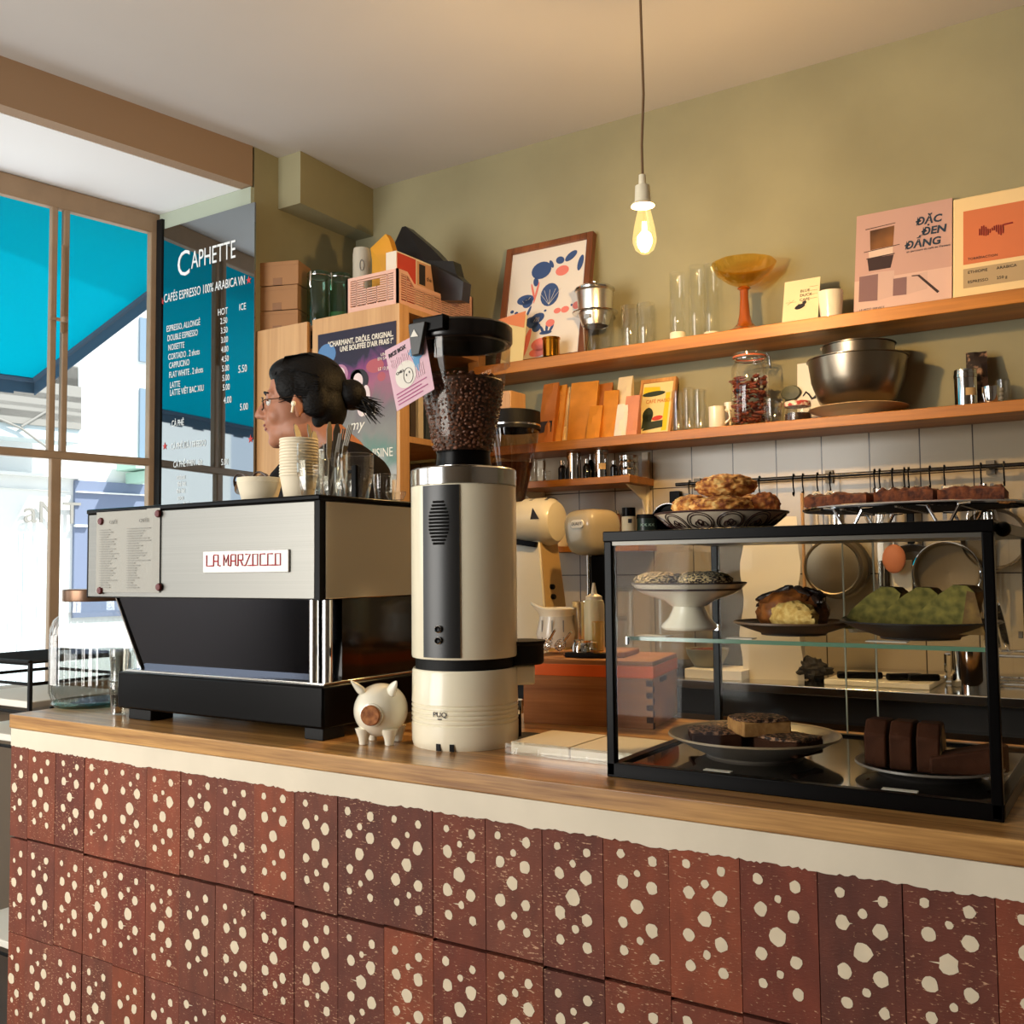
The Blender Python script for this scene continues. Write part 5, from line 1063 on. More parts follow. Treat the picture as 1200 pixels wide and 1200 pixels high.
# white board with knives
x0 = gx(966, 795, 2.77); bw_ = gx(1090, 795, 2.77) - x0; mb = MB(); mb.box(0, bw_, 0, .26, 0, .016); solo('cutting_board', mb, M_white, 'white plastic cutting board with knives on the back counter', 'board', (x0, 2.765, BZ), bevel=.003)
for k, (px, py, ang, L, lab) in enumerate(((985, 785, .35, .26, 'long chef knife with its handle at the left of the cutting board'), (1043, 782, .55, .2, 'knife with a black handle in the middle of the cutting board'), (1068, 784, .45, .17, 'short black-handled knife at the right of the cutting board'))):
    Y = 2.80 + .01 * k; t = thing('kitchen_knife', lab, 'knife', (gx(px, py, Y), Y, BZ + .0165), rz=ang, group='knives on the cutting board')
    mb = MB(); mb.box(-.01, L * .42, -.011, .011, 0, .018); mb.build('handle', M_black, t, .005)
    mb = MB(); mb.prism([(L * .42, -.012), (L * .9, -.010), (L, .004), (L * .95, .012), (L * .42, .012)], .007, .009, 'z'); mb.build('blade', M_steel2, t)
p = onY(1143, 800, 2.90); r = wid(1121, 1168, 785, 2.86) / 2; hh = gz(1143, 762, 2.86) - BZ; lathe_thing('steel_pot', [(0, 0), (r, 0), (r, hh), (r * .95, hh), (r * .94, .006), (0, .006)], M_chrome, 'shiny steel pot at the right end of the back counter', 'pot', (p.x, 2.86, BZ), n=40)
mb = MB(); mb.blob((0, 0, .03), (.05, .035, .03), .4, 8, 9, 18, flatz=0); solo('dark_cloth', mb, mat('dark_cloth', (48, 44, 40), .9), 'dark crumpled cloth left of the white cutting board', 'cloth', (gx(950, 785, 2.85), 2.86, BZ))
for k, px in enumerate((1150, 1158, 1166)):
    r = .075; mb = MB(); mb.lathe([(0, 0), (r * .7, 0), (r, .014), (r * .97, .016), (r * .66, .004), (0, .004)], n=36); solo('steel_dish', mb, M_chrome, ['leftmost steel dish standing on edge at the far right back', 'middle steel dish standing on edge at the far right back', 'rightmost steel dish standing on edge at the far right back'][k], 'dish', (gx(px, 700, 3.05), 3.0 + .04 * k, BZ + r * 1.0 + .08), rz=.2, ry=radians(80), group='steel dishes in the rack')
mb = MB()
for y in (-.09, .09):
    mb.tube([(-.1, y, .005), (.1, y, .005)], .004); mb.tube([(-.1, y, .08), (.1, y, .08)], .004)
    for x in (-.1, .1): mb.tube([(x, y, .005), (x, y, .08)], .004)
for x in (-.1, -.05, 0, .05, .1): mb.tube([(x, -.09, .08), (x, .09, .08)], .003)
solo('dish_rack', mb, M_chrome, 'chrome dish rack under the standing steel dishes', 'rack', (gx(1158, 700, 3.05), 3.04, BZ))

# ---------------------------------------------------------------- rail with hooks
RY = 3.235
ra0, ra1 = onY(792, 568, RY), onY(1186, 545, RY)
rl = thing('utensil_rail', 'long black steel rail across the white wall tiles', 'rail', (ra0.x, RY, ra0.z))
zr0 = 0; LR = ra1.x - ra0.x + .25
mb = MB(); mb.tube([(0, 0, 0), (LR, 0, 0)], .0065, n=12); mb.build('bar', mat('gunmetal', (58, 56, 54), .25, .8), rl)
for x in (.06, .52, 1.0):
    mb = MB(); mb.box(x - .012, x + .012, .045, WALLY - .0085 - RY, -.02, .022); mb.tube([(x, .05, 0), (x, 0, 0)], .006); mb.build('rail_bracket', mat('dull_bracket', (110, 104, 94), .5, .7), rl)
RZ = ra0.z
hooks = [808, 890, 930, 941, 958, 973, 1025, 1031, 1046, 1060, 1065, 1090, 1107, 1150, 1177]
hl_ = ['alone at the left end of the rail', 'behind the top scone', 'left of the pale ladle handle', 'carrying the pale wooden ladle', 'carrying the first white spoon', 'carrying the second white spoon', 'carrying the small whisk', 'carrying the steel ladle', 'carrying the measuring spoon', 'carrying the black brush', 'carrying the black frying pan', 'carrying the round sieve', 'carrying the white scraper', 'carrying the balloon whisk', 'at the right end of the rail']
mbh = MB(); mbh.tube([(0, .004, -.002), (0, .011, .004), (0, .006, .012), (0, -.004, .011), (0, -.009, 0), (0, -.006, -.03), (0, .002, -.05), (0, -.003, -.060), (0, -.012, -.056), (0, -.013, -.048)], .0023, n=8)
hm = mbh.mesh('hook', M_black)
for px, l in zip(hooks, hl_):
    o = bpy.data.objects.new('rail_hook', hm); COL.objects.link(o); o.location = (gx(px, 560, RY), RY, RZ); tag(o, 'black S-hook on the rail, ' + l, 'hook', 'S-hooks on the rail')
HZ = RZ - .056
M_wh = mat('white_plastic', (226, 216, 196), .4)
def hang(name, px, label, cat, group=None, dy=-.012): return thing(name, label, cat, (gx(px, 575, RY), RY + dy, HZ), group=group)
t = hang('ladle', 941, 'pale wooden ladle with a long handle hanging on the rail', 'ladle'); mb = MB(); mb.tube([(0, 0, .003), (0, 0, -.18), (0, .0, -.32)], [.006, .005, .006]); mb.build('handle', M_ply, t); mb = MB(); mb.blob((0, -.01, -.345), (.028, .018, .03), n=12); mb.build('bowl', M_ply, t)
for k, px in enumerate((958, 973)):
    t = hang('white_spoon', px, ['left white plastic spoon with a ring end on the rail', 'right white plastic spoon with a ring end on the rail'][k], 'spoon', 'white spoons on the rail')
    mb = MB(); mb.tube([(.013 * sin(a), 0, -.013 + .016 * cos(a)) for a in [2 * pi * i / 20 for i in range(20)]], .004, closed=True); mb.tube([(0, 0, -.028), (0, 0, -.14)], .005); mb.build('handle', M_wh, t); mb = MB(); mb.blob((0, -.004, -.165), (.018, .008, .028), n=10); mb.build('bowl', M_wh, t)
def whisk(px, label, s):
    t = hang('balloon_whisk', px, label, 'whisk', 'whisks on the rail'); mb = MB()
    mb.tube([(0, 0, .004), (0, 0, -.035 * s)], .0045); mb.build('handle', M_chrome, t); mb = MB()
    for i in range(8):
        a = pi * i / 8; mb.tube([(cos(a) * .034 * s * sin(u), sin(a) * .024 * s * sin(u), (-.035 - .045 * (1 - cos(u))) * s) for u in [2 * pi * j / 18 for j in range(18)]], .0009, n=4, closed=True)
    mb.build('wires', M_chrome, t)
whisk(1025, 'small wire whisk hanging behind the left crumble cake', .9); whisk(1150, 'large balloon whisk hanging behind the right crumble cake', 1.25)
t = hang('ladle', 1031, 'steel ladle with a long flat handle hanging on the rail', 'ladle'); mb = MB(); mb.box(-.009, .009, -.002, .002, -.26, .005); mb.tube([(0, 0, -.22), (0, 0, -.30)], .009); mb.build('handle', M_steel2, t); mb = MB(); mb.blob((0, -.01, -.33), (.024, .014, .024), n=12); mb.build('bowl', M_steel2, t)
t = hang('measuring_spoon', 1046, 'small measuring spoon with a coral handle hanging on the rail', 'spoon'); mb = MB(); mb.box(-.008, .008, -.002, .002, -.1, .004); mb.build('handle', M_steel2, t); mb = MB(); mb.blob((0.002, -.008, -.215), (.035, .012, .045), n=12); mb.build('bowl', mat('coral_paddle', (196, 120, 82), .6), t); mb = MB(); mb.box(-.003, .003, -.0015, .0015, -.19, -.09); mb.build('neck', M_steel2, t)
t = hang('brush', 1060, 'black pastry brush hanging on the rail', 'brush'); mb = MB(); mb.tube([(0, 0, .004), (0, 0, -.03)], .003); mb.build('handle', M_steel2, t); mb = MB(); mb.box(-.02, .02, -.006, .006, -.075, -.025); mb.build('head', M_black, t, .003)
t = hang('frying_pan', 1065, 'black frying pan hanging flat against the tiles', 'pan', dy=.012); mb = MB(); mb.box(-.011, .011, -.004, .004, -.17, .004); mb.build('handle', M_black, t, .003)
r = .105; mb = MB(); mb.M = Matrix.Translation((.0, .028, -.17 - r)) @ Matrix.Rotation(pi / 2, 4, 'X'); mb.lathe([(0, 0), (r * .8, 0), (r, -.0 + .02), (r * .97, .02), (r * .78, .004), (0, .004)], n=40); mb.build('pan', mat('worn_black_pan', (44, 40, 38), .45), t)
t = hang('sieve', 1107, 'large round fine-mesh sieve hanging on the rail', 'sieve'); r = .095; zc = gz(1105, 672, RY) - HZ; mb = MB(); mb.box(-.006, .006, -.002, .002, zc + r, .004); mb.build('handle', M_steel2, t)
mb = MB(); mb.tube([(r * cos(a), -.01, zc + r * sin(a)) for a in [2 * pi * i / 48 for i in range(48)]], .0035, closed=True); mb.build('rim', M_chrome, t)
mb = MB(); mb.M = Matrix.Translation((0, -.010, zc)) @ Matrix.Rotation(-pi / 2, 4, 'X'); mb.lathe([(r, 0), (r * .9, .022), (r * .6, .036), (0, .042)], n=40); mb.build('mesh_bowl', mat('sieve_mesh', (120, 108, 88), .6, .4), t)
t = hang('scraper', 1112, 'white plastic scraper hanging left of the balloon whisk', 'scraper'); mb = MB(); mb.box(-.016, .016, -.004, .004, -.07, .004); mb.build('blade', M_wh, t, .004)
t = hang('sieve', 1163, 'small dark sieve half hidden at the right end of the rail', 'sieve'); r = .09; zc = -.16; mb = MB(); mb.box(-.005, .005, -.002, .002, zc + r, .004); mb.build('handle', M_steel2, t); mb = MB(); mb.M = Matrix.Translation((0, .0, zc)) @ Matrix.Rotation(-pi / 2, 4, 'X'); mb.lathe([(r, 0), (r * 1.02, .004), (r * .9, .022), (0, .035)], n=36); mb.build('mesh_bowl', mat('sieve_mesh_dark', (110, 100, 84), .5, .6), t)
t = hang('tongs', 1155, 'steel tongs hanging down behind the green cake', 'tongs'); mb = MB(); mb.tube([(0, 0, .004), (-.004, -.01, -.2), (-.008, -.01, -.34)], .006, flat=.5); mb.tube([(0, 0, .004), (.012, .006, -.2), (.006, -.002, -.34)], .006, flat=.5); mb.build('arms', M_steel2, t)
# saucepan
pr_c = onY(977, 665, 3.22); t = thing('saucepan', 'steel saucepan hanging bottom outward under the rail', 'saucepan', (gx(972, 575, RY), RY - .014, HZ)); r = wid(942, 1012, 665, 3.2) / 2; zc = gz(976, 665, 3.2) - HZ; xo = gx(976, 665, 3.2) - gx(972, 575, RY)
mb = MB(); mb.M = Matrix.Translation((xo, .05, zc)) @ Matrix.Rotation(pi / 2, 4, 'X'); mb.lathe([(r * 1.06, .0), (r * 1.08, .003), (r, .01), (r * .98, .07), (r * .90, .078), (r * .86, .076), (r * .84, .0765), (r * .25, .0765), (0, .0765)], n=56); mb.build('pan', mat('worn_steel', (150, 140, 122), .42, 1), t)
mb = MB(); mb.box(xo - .009, xo + .009, .04, .046, zc + r, .004); mb.build('handle', M_steel2, t)
mb = MB(); mb.box(-.034, .034, -.03, 0, -.05, .05); solo('wall_socket', mb, M_white, 'white plastic wall socket box behind the green cake', 'socket', (gx(1058, 675, WALLY - .01), WALLY - .0085, gz(1058, 675, WALLY - .02)), bevel=.003)
mb = MB(); mb.box(-.02, .02, -.02, 0, -.05, .05); solo('knife_holder', mb, M_black, 'black magnet holder on the tiles left of the scones', 'holder', (gx(793, 592, WALLY - .01), WALLY - .0085, gz(793, 592, WALLY - .02)), bevel=.002)
# ================================================================ UPPER SHELF
def leaning(name, x0, x1, zb, zt, Y0, Y1, label, cat, th=.012, group=None):
    """an empty whose local X runs along the shelf and local Z up the leaning face"""
    w, h = x1 - x0, zt - zb; L = sqrt(h * h + (Y1 - Y0) ** 2)
    t = thing(name, label, cat, (x0, Y0, zb), group=group, rx=-atan2(Y1 - Y0, h)); return t, w, L
def discs(mb, cx, cz, rx, rz, d=-.0006, n=18, a=0, m=0): mb.add([(cx + rx * cos(t) * cos(a) - rz * sin(t) * sin(a), d, cz + rx * cos(t) * sin(a) + rz * sin(t) * cos(a)) for t in [2 * pi * i / n for i in range(n)]], [tuple(range(n))], m)
YU = 3.19
# framed print
x0, x1 = gx(583, 350, 3.2), gx(686, 345, 3.2); zt = gz(640, 280, 3.25)
t, w, L = leaning('framed_print', x0, x1, UZ, zt, 3.175, 3.27, 'wood-framed print of blue and coral vegetables leaning on the wall', 'picture')
f_ = .026; mb = MB()
for a, b, c, d in ((0, f_, 0, L), (w - f_, w, 0, L), (f_, w - f_, 0, f_), (f_, w - f_, L - f_, L)): mb.box(a, b, 0, .028, c, d)
mb.build('frame', wood('frame_wood', (96, 52, 24), (140, 80, 40), 'z', .4), t, .002)
mb = MB(); mb.box(f_ * .5, w - f_ * .5, .010, .020, f_ * .5, L - f_ * .5); pp_ = mb.build('print', mat('cream_print', (226, 218, 206), .5), t)
mb = MB(); mn = MB(); dd = .0092
U = lambda u: f_ + (w - 2 * f_) * u
V = lambda v: f_ + (L - 2 * f_) * v
for u, v, rx, rz, a in ((.42, .80, .115, .095, 0), (.36, .70, .03, .05, .2), (.55, .84, .02, .05, .5), (.66, .86, .05, .04, -.4), (.80, .88, .075, .04, .6), (.93, .80, .03, .085, -.2), (.24, .55, .10, .055, 0), (.27, .52, .06, .055, .4), (.56, .56, .105, .125, 0), (.07, .46, .022, .018, 0), (.13, .44, .022, .018, 0), (.07, .41, .022, .018, 0), (.30, .44, .015, .06, -.4), (.42, .36, .085, .055, .3), (.36, .33, .08, .06, -.4), (.42, .28, .05, .05, 0), (.55, .22, .07, .02, 0), (.5, .25, .015, .05, .5), (.56, .26, .015, .055, 0), (.62, .25, .015, .05, -.5), (.52, .42, .015, .012, 0), (.86, .43, .012, .012, 0)):
    discs(mn, U(u), V(v), rx * w, rz * L * .75, dd, a=a)
mn.build('blue_vegetables', M_navy, pp_)
for u, v, rx, rz, a in ((.70, .76, .075, .055, 0), (.68, .40, .04, .03, 0), (.78, .40, .045, .035, 0), (.92, .42, .04, .04, 0), (.60, .30, .05, .04, 0), (.16, .10, .10, .09, .2), (.30, .14, .035, .17, -.25), (.12, .02, .09, .03, 0), (.50, .12, .11, .07, 0), (.46, .05, .09, .045, 0), (.38, .60, .012, .12, -.2), (.33, .62, .012, .09, .3)):
    discs(mb, U(u), V(v), rx * w, rz * L * .75, dd - .0003, a=a)
mb.build('coral_vegetables', M_coral, pp_)
mb = MB()
for k in range(3): mb.tube([(U(.20 + .04 * k + .012 * j), dd - .0008, V(.545 + .012 * j * (k - 1))) for j in range(3)], .0006, n=4); mb.tube([(U(.38 + .03 * k), dd - .0008, V(.33)), (U(.41 + .02 * k), dd - .0008, V(.37))], .0006, n=4)
for k in range(5): mb.tube([(U(.56 + (k - 2) * .025 * j), dd - .0008, V(.47 + .045 * j)) for j in range(4)], .0007, n=4)
mb.build('leaf_veins', M_paper, pp_)
# cream card and orange paper at left of the print
x0, x1 = gx(592, 395, 3.12), gx(613, 395, 3.12); t, w, L = leaning('folded_card', x0 - .02, x1, UZ, gz(604, 370, 3.14), 3.115, 3.15, 'cream folded card with an orange flap left of the framed print', 'card')
mb = MB(); mb.box(0, w, 0, .003, 0, L); mb.build('card', mat('cream_folder', (218, 198, 140), .7), t)
mb = MB(); mb.add([(-.03, -.002, L * .99), (w * .95, -.002, L * 1.08), (w * .93, -.002, L * .72), (w * .2, -.002, L * .85)], [(0, 1, 2, 3)]); mb.build('orange_flap', mat('orange_paper', (216, 130, 84), .7), t)
# tin
p = onY(646, 410, 3.13); r = wid(636, 656, 405, 3.13) / 2; hh = gz(646, 396, 3.13) - UZ
t = thing('brass_tin', 'small shiny brass filter cup before the framed print', 'tin', (p.x, 3.13, UZ))
mb = MB(); mb.lathe([(0, 0), (r, 0), (r, hh * .9), (r * 1.08, hh * .92), (r * 1.08, hh), (r * .9, hh), (0, hh * .9)], n=32); mb.build('cup', mat('brass', (190, 130, 40), .15, 1), t)
mb = MB(); mb.lathe([(r * 1.0, 0), (r * 1.25, .002), (r * 1.2, .004), (r, .004)], n=32); mb.build('saucer', M_black, t)
# phin filter over a glass
p = onY(698, 405, 3.17); r = wid(676, 722, 355, 3.17) / 2; zt, zp, zf = gz(698, 331, 3.17) - UZ, gz(698, 368, 3.17) - UZ, gz(698, 340, 3.17) - UZ
gl = glass_at('drinking_glass', 683, 720, 372, 3.17, 'glass under the big aluminium drip filter on the upper shelf', None, zb=UZ, taper=.92, h=zp - .002)
t = thing('drip_filter', 'large aluminium drip coffee filter standing on a glass', 'coffee filter', (p.x, 3.17, UZ + zp))
mb = MB(); d_ = zf - zp; mb.lathe([(0, .0), (r * .8, .0), (r * 1.15, .001), (r * 1.18, .004), (r * .9, .006), (r * .88, .006)], n=40); mb.build('saucer', M_steel2, t)
mb = MB(); mb.lathe([(r * .62, -.045), (r * .68, -.045), (r * .86, 0), (r * .93, d_ - .01), (r * 1.0, d_ - .004), (r * 1.0, d_)], n=40); mb.build('chamber', M_steel, t)
mb = MB(); mb.lathe([(r * 1.02, d_ - .003), (r * 1.03, d_ + .003), (r * .85, d_ + .012), (r * .3, d_ + .022), (.008, d_ + .024), (.010, d_ + .032), (0, d_ + .034)], n=40); mb.build('lid', M_steel2, t)
mb = MB(); mb.box(-.012, .012, -r * .9, -r * .84, -.028, -.012); mb.build('tab', M_steel2, t)
GU = 'clear glasses on the upper shelf'
glass_at('drinking_glass', 728, 749, 359, 3.17, 'left short clear glass beside the drip filter', GU, zb=UZ, taper=.95)
glass_at('drinking_glass', 746, 768, 356, 3.21, 'right short clear glass below the lamp on the upper shelf', GU, zb=UZ, taper=.95)
for k, (px0, px1, pyt, Y, lab) in enumerate(((785, 803, 320, 3.17, 'left tall glass tube on a white base on the upper shelf'), (807, 827, 312, 3.22, 'middle tall clear glass tube without a white base'), (825, 843, 310, 3.235, 'right tall glass tube on a white base beside the amber compote'))):
    pc = onY((px0 + px1) / 2, 370, Y); rr = wid(px0, px1, 360, Y) / 2; hh = gz((px0 + px1) / 2, pyt, Y) - UZ
    t = thing('glass_tube', lab, 'glass tube', (pc.x, Y, UZ), group='tall glass tubes')
    mb = MB(); mb.lathe([(rr * .92, hh - .003), (rr * .96, hh), (rr, hh - .002), (rr, .002), (rr * .96, 0), (0, 0)], n=28); mb.build('tube', glass('tube_glass', (.965, .97, .95), 2.2, .05, base=.02), t)
    if k != 1: mb = MB(); mb.lathe([(0, 0), (rr * 1.05, 0), (rr * 1.05, .034), (rr * 1.0, .036), (0, .036)], n=28); mb.build('base', M_white, t)
# amber compote
p = onY(873, 383, 3.16); R_ = wid(838, 911, 318, 3.16) / 2; hc, hb2, hr = gz(873, 334, 3.16) - UZ, gz(873, 336, 3.16) - UZ, gz(873, 309, 3.16) - UZ
t = thing('compote_dish', 'amber glass footed compote with a scalloped bowl on the upper shelf', 'dish', (p.x, 3.16, UZ))
mb = MB(); mb.lathe([(0, hb2), (R_ * .15, hb2), (R_ * .5, hb2 + (hr - hb2) * .22), (R_ * .85, hb2 + (hr - hb2) * .6), (R_, hr), (R_ * .985, hr + .002), (R_ * .96, hr), (R_ * .82, hb2 + (hr - hb2) * .68), (R_ * .48, hb2 + (hr - hb2) * .34), (0, hb2 + .012)], n=96)
for i, v in enumerate(mb.v):
    a = atan2(v.y, v.x); rr = sqrt(v.x ** 2 + v.y ** 2); k = 1 + .03 * abs(sin(4.5 * a)) * min(1, rr / R_ * 1.5); mb.v[i] = Vector((v.x * k, v.y * k, v.z))
mb.build('bowl', M_amber, t)
mb = MB(); rs = wid(868, 878, 345, 3.16) / 2; rf = wid(851, 897, 380, 3.16) / 2
mb.lathe([(0, 0), (rf, 0), (rf * .98, .004), (rf * .7, .012), (rf * .4, .03), (rs * 1.3, .06), (rs, hc * .7), (rs * 1.0, hb2 - .012), (rs * 1.6, hb2 - .006), (rs * 1.2, hb2)], n=48); mb.build('foot', mat('amber_stem', (150, 72, 14), .08, coat=1), t)
# duck card
x0, x1 = gx(917, 352, 3.15), gx(959, 350, 3.15); t, w, L = leaning('illustrated_card', x0, x1, UZ, gz(938, 330, 3.2), 3.135, 3.18, 'small cream card with a black bird drawing leaning on the shelf', 'card')
mb = MB(); mb.box(0, w, 0, .0015, 0, L); mb.build('card', mat('card_cream', (232, 212, 170), .7), t)
mb = MB()
for i, s in enumerate(('BLUE', 'DUCK', 'CAFE')): mb.at((w * .46, -.0008, L * (.70 - .10 * i))).text(s, .014)
mb.at(); discs(mb, w * .48, L * .38, w * .15, L * .055, -.0008, a=.3); discs(mb, w * .60, L * .46, w * .06, L * .04, -.0008); mb.add([(w * .35, -.0008, L * .37), (w * .45, -.0008, L * .45), (w * .5, -.0008, L * .33)], [(0, 1, 2)]); mb.build('bird_print', M_ink, t)
mb = MB()
for i in range(4): mb.box(w * .72, w * .95, -.001, -.0005, L * (.80 - .09 * i), L * (.805 - .09 * i))
for a in range(5): mb.tube([(w * .22, -.0008, L * .5), (w * (.22 + .15 * cos(a)), -.0008, L * (.5 + .06 * sin(a)))], .0005, n=4)
mb.build('fine_print', mat('brown_print', (150, 112, 74), .7), t)
p = onY(974, 368, 3.17); r = wid(960, 989, 355, 3.17) / 2; hh = gz(974, 342, 3.17) - UZ
lathe_thing('white_cup', [(0, .003), (r * .7, .003), (r * .72, 0), (r * .84, .005), (r * 1.0, hh), (r * .94, hh), (r * .78, .01), (0, .008)], M_cream, 'plain white cup between the bird card and the pink poster', 'cup', (p.x, 3.17, UZ))
# poster
YP = 3.20; x0, x1 = gx(1000, 310, 3.21), gx(1114, 290, 3.21); t, w, L = leaning('poster', x0, x1, UZ, gz(1058, 240, 3.25), 3.19, 3.275, 'dusty pink coffee poster board with blue lettering on the upper shelf', 'poster')
mb = MB(); mb.box(0, w, 0, .008, 0, L); pb2 = mb.build('board', mat('dusty_pink', (190, 154, 146), .6), t)
def quad(mb, pts, d, m=0): mb.add([(u * w, d, v * L) for u, v in pts], [tuple(range(len(pts)))], m)
mb = MB(); quad(mb, [(.0, 0), (1, 0), (1, .36), (.0, .36)], -.0004); mb.build('pale_floor_print', mat('pale_pink', (208, 176, 166), .6), pb2)
mb = MB(); quad(mb, [(.05, .16), (.25, .15), (.25, .40), (.05, .40)], -.0008); quad(mb, [(.41, .17), (.55, .165), (.55, .33), (.41, .33)], -.0008); mb.build('dark_block_print', mat('mauve', (126, 96, 100), .6), pb2)
mb = MB(); quad(mb, [(.25, .15), (.42, .17), (.42, .41), (.25, .40)], -.0007); quad(mb, [(.55, .165), (.76, .19), (.76, .35), (.55, .33)], -.0007); quad(mb, [(.05, .40), (.25, .40), (.42, .41), (.22, .42)], -.00075); mb.build('light_block_print', mat('light_mauve', (198, 168, 160), .6), pb2)
mb = MB(); quad(mb, [(.16, .64), (.40, .65), (.41, .84), (.15, .83)], -.0009); mb.build('filter_print', speckle('bronze_print', (44, 26, 18), (150, 100, 56), 5, .35, .65, .5, bump=0), pb2)
mb = MB(); quad(mb, [(.15, .44), (.38, .44), (.41, .56), (.13, .56)], -.0008); quad(mb, [(.09, .625), (.47, .645), (.47, .652), (.09, .632)], -.001); quad(mb, [(.10, .845), (.42, .86), (.42, .867), (.10, .853)], -.001); quad(mb, [(.12, .555), (.42, .565), (.42, .575), (.12, .565)], -.001); quad(mb, [(.60, .335), (.68, .33), (.88, .15), (.86, .135), (.66, .32), (.6, .325)], -.001); mb.build('glass_print', mat('dark_plum', (52, 34, 38), .6), pb2)
mb = MB(); quad(mb, [(.15, .56), (.40, .565), (.40, .64), (.14, .635)], -.0009); mb.build('silver_print', mat('silver_print', (214, 190, 176), .5), pb2)
mb = MB()
for i, (s, u) in enumerate((('ĐẶC', .63), ('ĐEN', .69), ('ĐẮNG', .52))): mb.at((w * u, -.001, L * (.80 - .105 * i))).text(s, .036, sx=1.0, shear=.12, bold=.03)
mb.at((w * .54, -.001, L * .555)).text('un parcours du café au Vietnam', .010); mb.at((w * .06, -.001, L * .07)).text('LE PETIT SERVICE', .010); mb.at((w * .06, -.001, L * .035)).text('DU CAFÉ VIETNAMIEN', .010); mb.at()
for c in list(mb.v)[:0]: pass
mb.build('lettering', mat('petrol_ink', (30, 54, 76), .6), pb2)
# paper coffee bag
x0, x1 = gx(1117, 300, 3.21), gx(1206, 285, 3.21); t, w, L = leaning('coffee_bag', x0, x1, UZ, gz(1150, 226, 3.24), 3.17, 3.25, 'cream paper coffee bag with an orange label at the shelf right end', 'bag')
mb = MB(); mb.hexa([(0, 0, 0), (w, 0, 0), (w, .06, 0), (0, .06, 0), (.0, .0, L), (w * .99, .0, L), (w * .99, .012, L), (.0, .012, L)]); mb.build('bag', mat('cream_kraft', (232, 206, 156), .75, bump=.3, bscale=14), t, .004)
mb = MB(); quad(mb, [(.14, .35), (.98, .35), (.98, .86), (.14, .86)], -.001); mb.build('orange_label', mat('orange_label', (204, 116, 74), .7), t)
mb = MB()
for i in range(12): h_ = .035 + .02 * sin(i * .8); mb.tube([(w * (.36 + .028 * i), -.002, L * (.64 + .012 * sin(i * 1.1) - h_)), (w * (.36 + .028 * i), -.002, L * (.64 + .012 * sin(i * 1.1) + h_ * .7))], .0018, n=5)
mb.tube([(w * .68, -.002, L * .665), (w * .80, -.002, L * .67)], .0025, n=5); mb.build('red_scribble', mat('dark_red_ink', (140, 40, 40), .7), t)
mb = MB(); quad(mb, [(.14, .13), (.98, .13), (.98, .31), (.14, .31)], -.001); mb.build('grey_label', mat('taupe_label', (176, 154, 118), .7), t)
mb = MB()
for u, v, s in ((.2, .26, 'ETHIOPIE'), (.2, .17, 'ESPRESSO'), (.58, .26, 'ARABICA'), (.58, .17, '250 g')): mb.at((w * u, -.0016, L * v)).text(s, .013)
mb.at((w * .2, -.0016, L * .385)).text('TORRÉFACTION', .011); mb.build('label_lettering', M_ink, t)

# ================================================================ LOWER SHELF
M_kraft = mat('orange_kraft', (204, 132, 36), .6, bump=.5, bscale=25, var=.15, vscale=14); M_kraft2 = mat('brown_kraft', (170, 98, 30), .6, bump=.5, bscale=25, var=.15, vscale=14)
def pouch(px0, px1, pyt, Y, rz, label, m=M_kraft, d=.05, lean=.03, lab=None, group='kraft coffee pouches', cat='pouch', gusset=True):
    q = onY((px0 + px1) / 2, 500, Y); w = wid(px0, px1, 480, Y); h = gz((px0 + px1) / 2, pyt, Y) - LZ
    t = thing('coffee_pouch', label, cat, (q.x, Y, LZ), rz=rz, group=group); mb = MB(); n = 10; rows = []
    w = w / max(.4, cos(rz) - .25 * abs(sin(rz))) if abs(rz) < 1.3 else w
    for i in range(n + 1):
        f = i / n; dd = d * (1 - f) ** .7 * .5 + .002; y = lean * f; b = .004 * sin(f * 9 + px0)
        rows.append([(-w / 2, y - dd * .7, h * f), (-w / 6 + b, y - dd - b, h * f), (w / 6 - b, y - dd + b, h * f), (w / 2, y - dd * .7, h * f), (w / 2, y + dd, h * f), (-w / 2, y + dd, h * f)])
    k = 6; vs = [v for r_ in rows for v in r_]; mb.add(vs, [(i * k + j, i * k + (j + 1) % k, (i + 1) * k + (j + 1) % k, (i + 1) * k + j) for i in range(n) for j in range(k)] + [tuple(range(k))[::-1], tuple(n * k + j for j in range(k))]); mb.build('pouch', m, t, sharp=25)
    if lab: mb = MB(); mb.hexa([(-w * .40, lean * .22 - d * .46, h * .2), (w * .40, lean * .22 - d * .46, h * .2), (w * .40, lean * .22, h * .2), (-w * .40, lean * .22, h * .2), (-w * .40, lean * .38 - d * .40, h * .38), (w * .40, lean * .38 - d * .40, h * .38), (w * .40, lean * .38, h * .38), (-w * .40, lean * .38, h * .38)]); mb.build('label', lab, t)
    return t
pouch(631, 652, 448, 3.18, -.1, 'leftmost brown kraft pouch with a dark label on the lower shelf', M_kraft2, lab=mat('dark_label', (40, 24, 18), .6))
pouch(648, 661, 450, 3.20, -.1, 'narrow kraft pouch second from left on the lower shelf')
pouch(660, 669, 452, 3.21, -.1, 'thin pale pouch squeezed between two kraft pouches', mat('pale_pouch', (222, 190, 132), .6))
pouch(665, 700, 446, 3.19, .05, 'widest orange kraft pouch leaning in the middle of the row')
pouch(688, 704, 474, 3.14, .1, 'short kraft pouch standing in front of the row')
pouch(693, 716, 448, 3.22, 0, 'brown kraft pouch at the back right of the row', M_kraft2)
pouch(706, 723, 456, 3.17, .15, 'rightmost yellowish kraft pouch next to the white pouch')
pouch(720, 739, 440, 3.20, -.1, 'tall cream pouch with a folded top beside the kraft pouches', mat('cream_pouch', (226, 206, 166), .6), group=None)
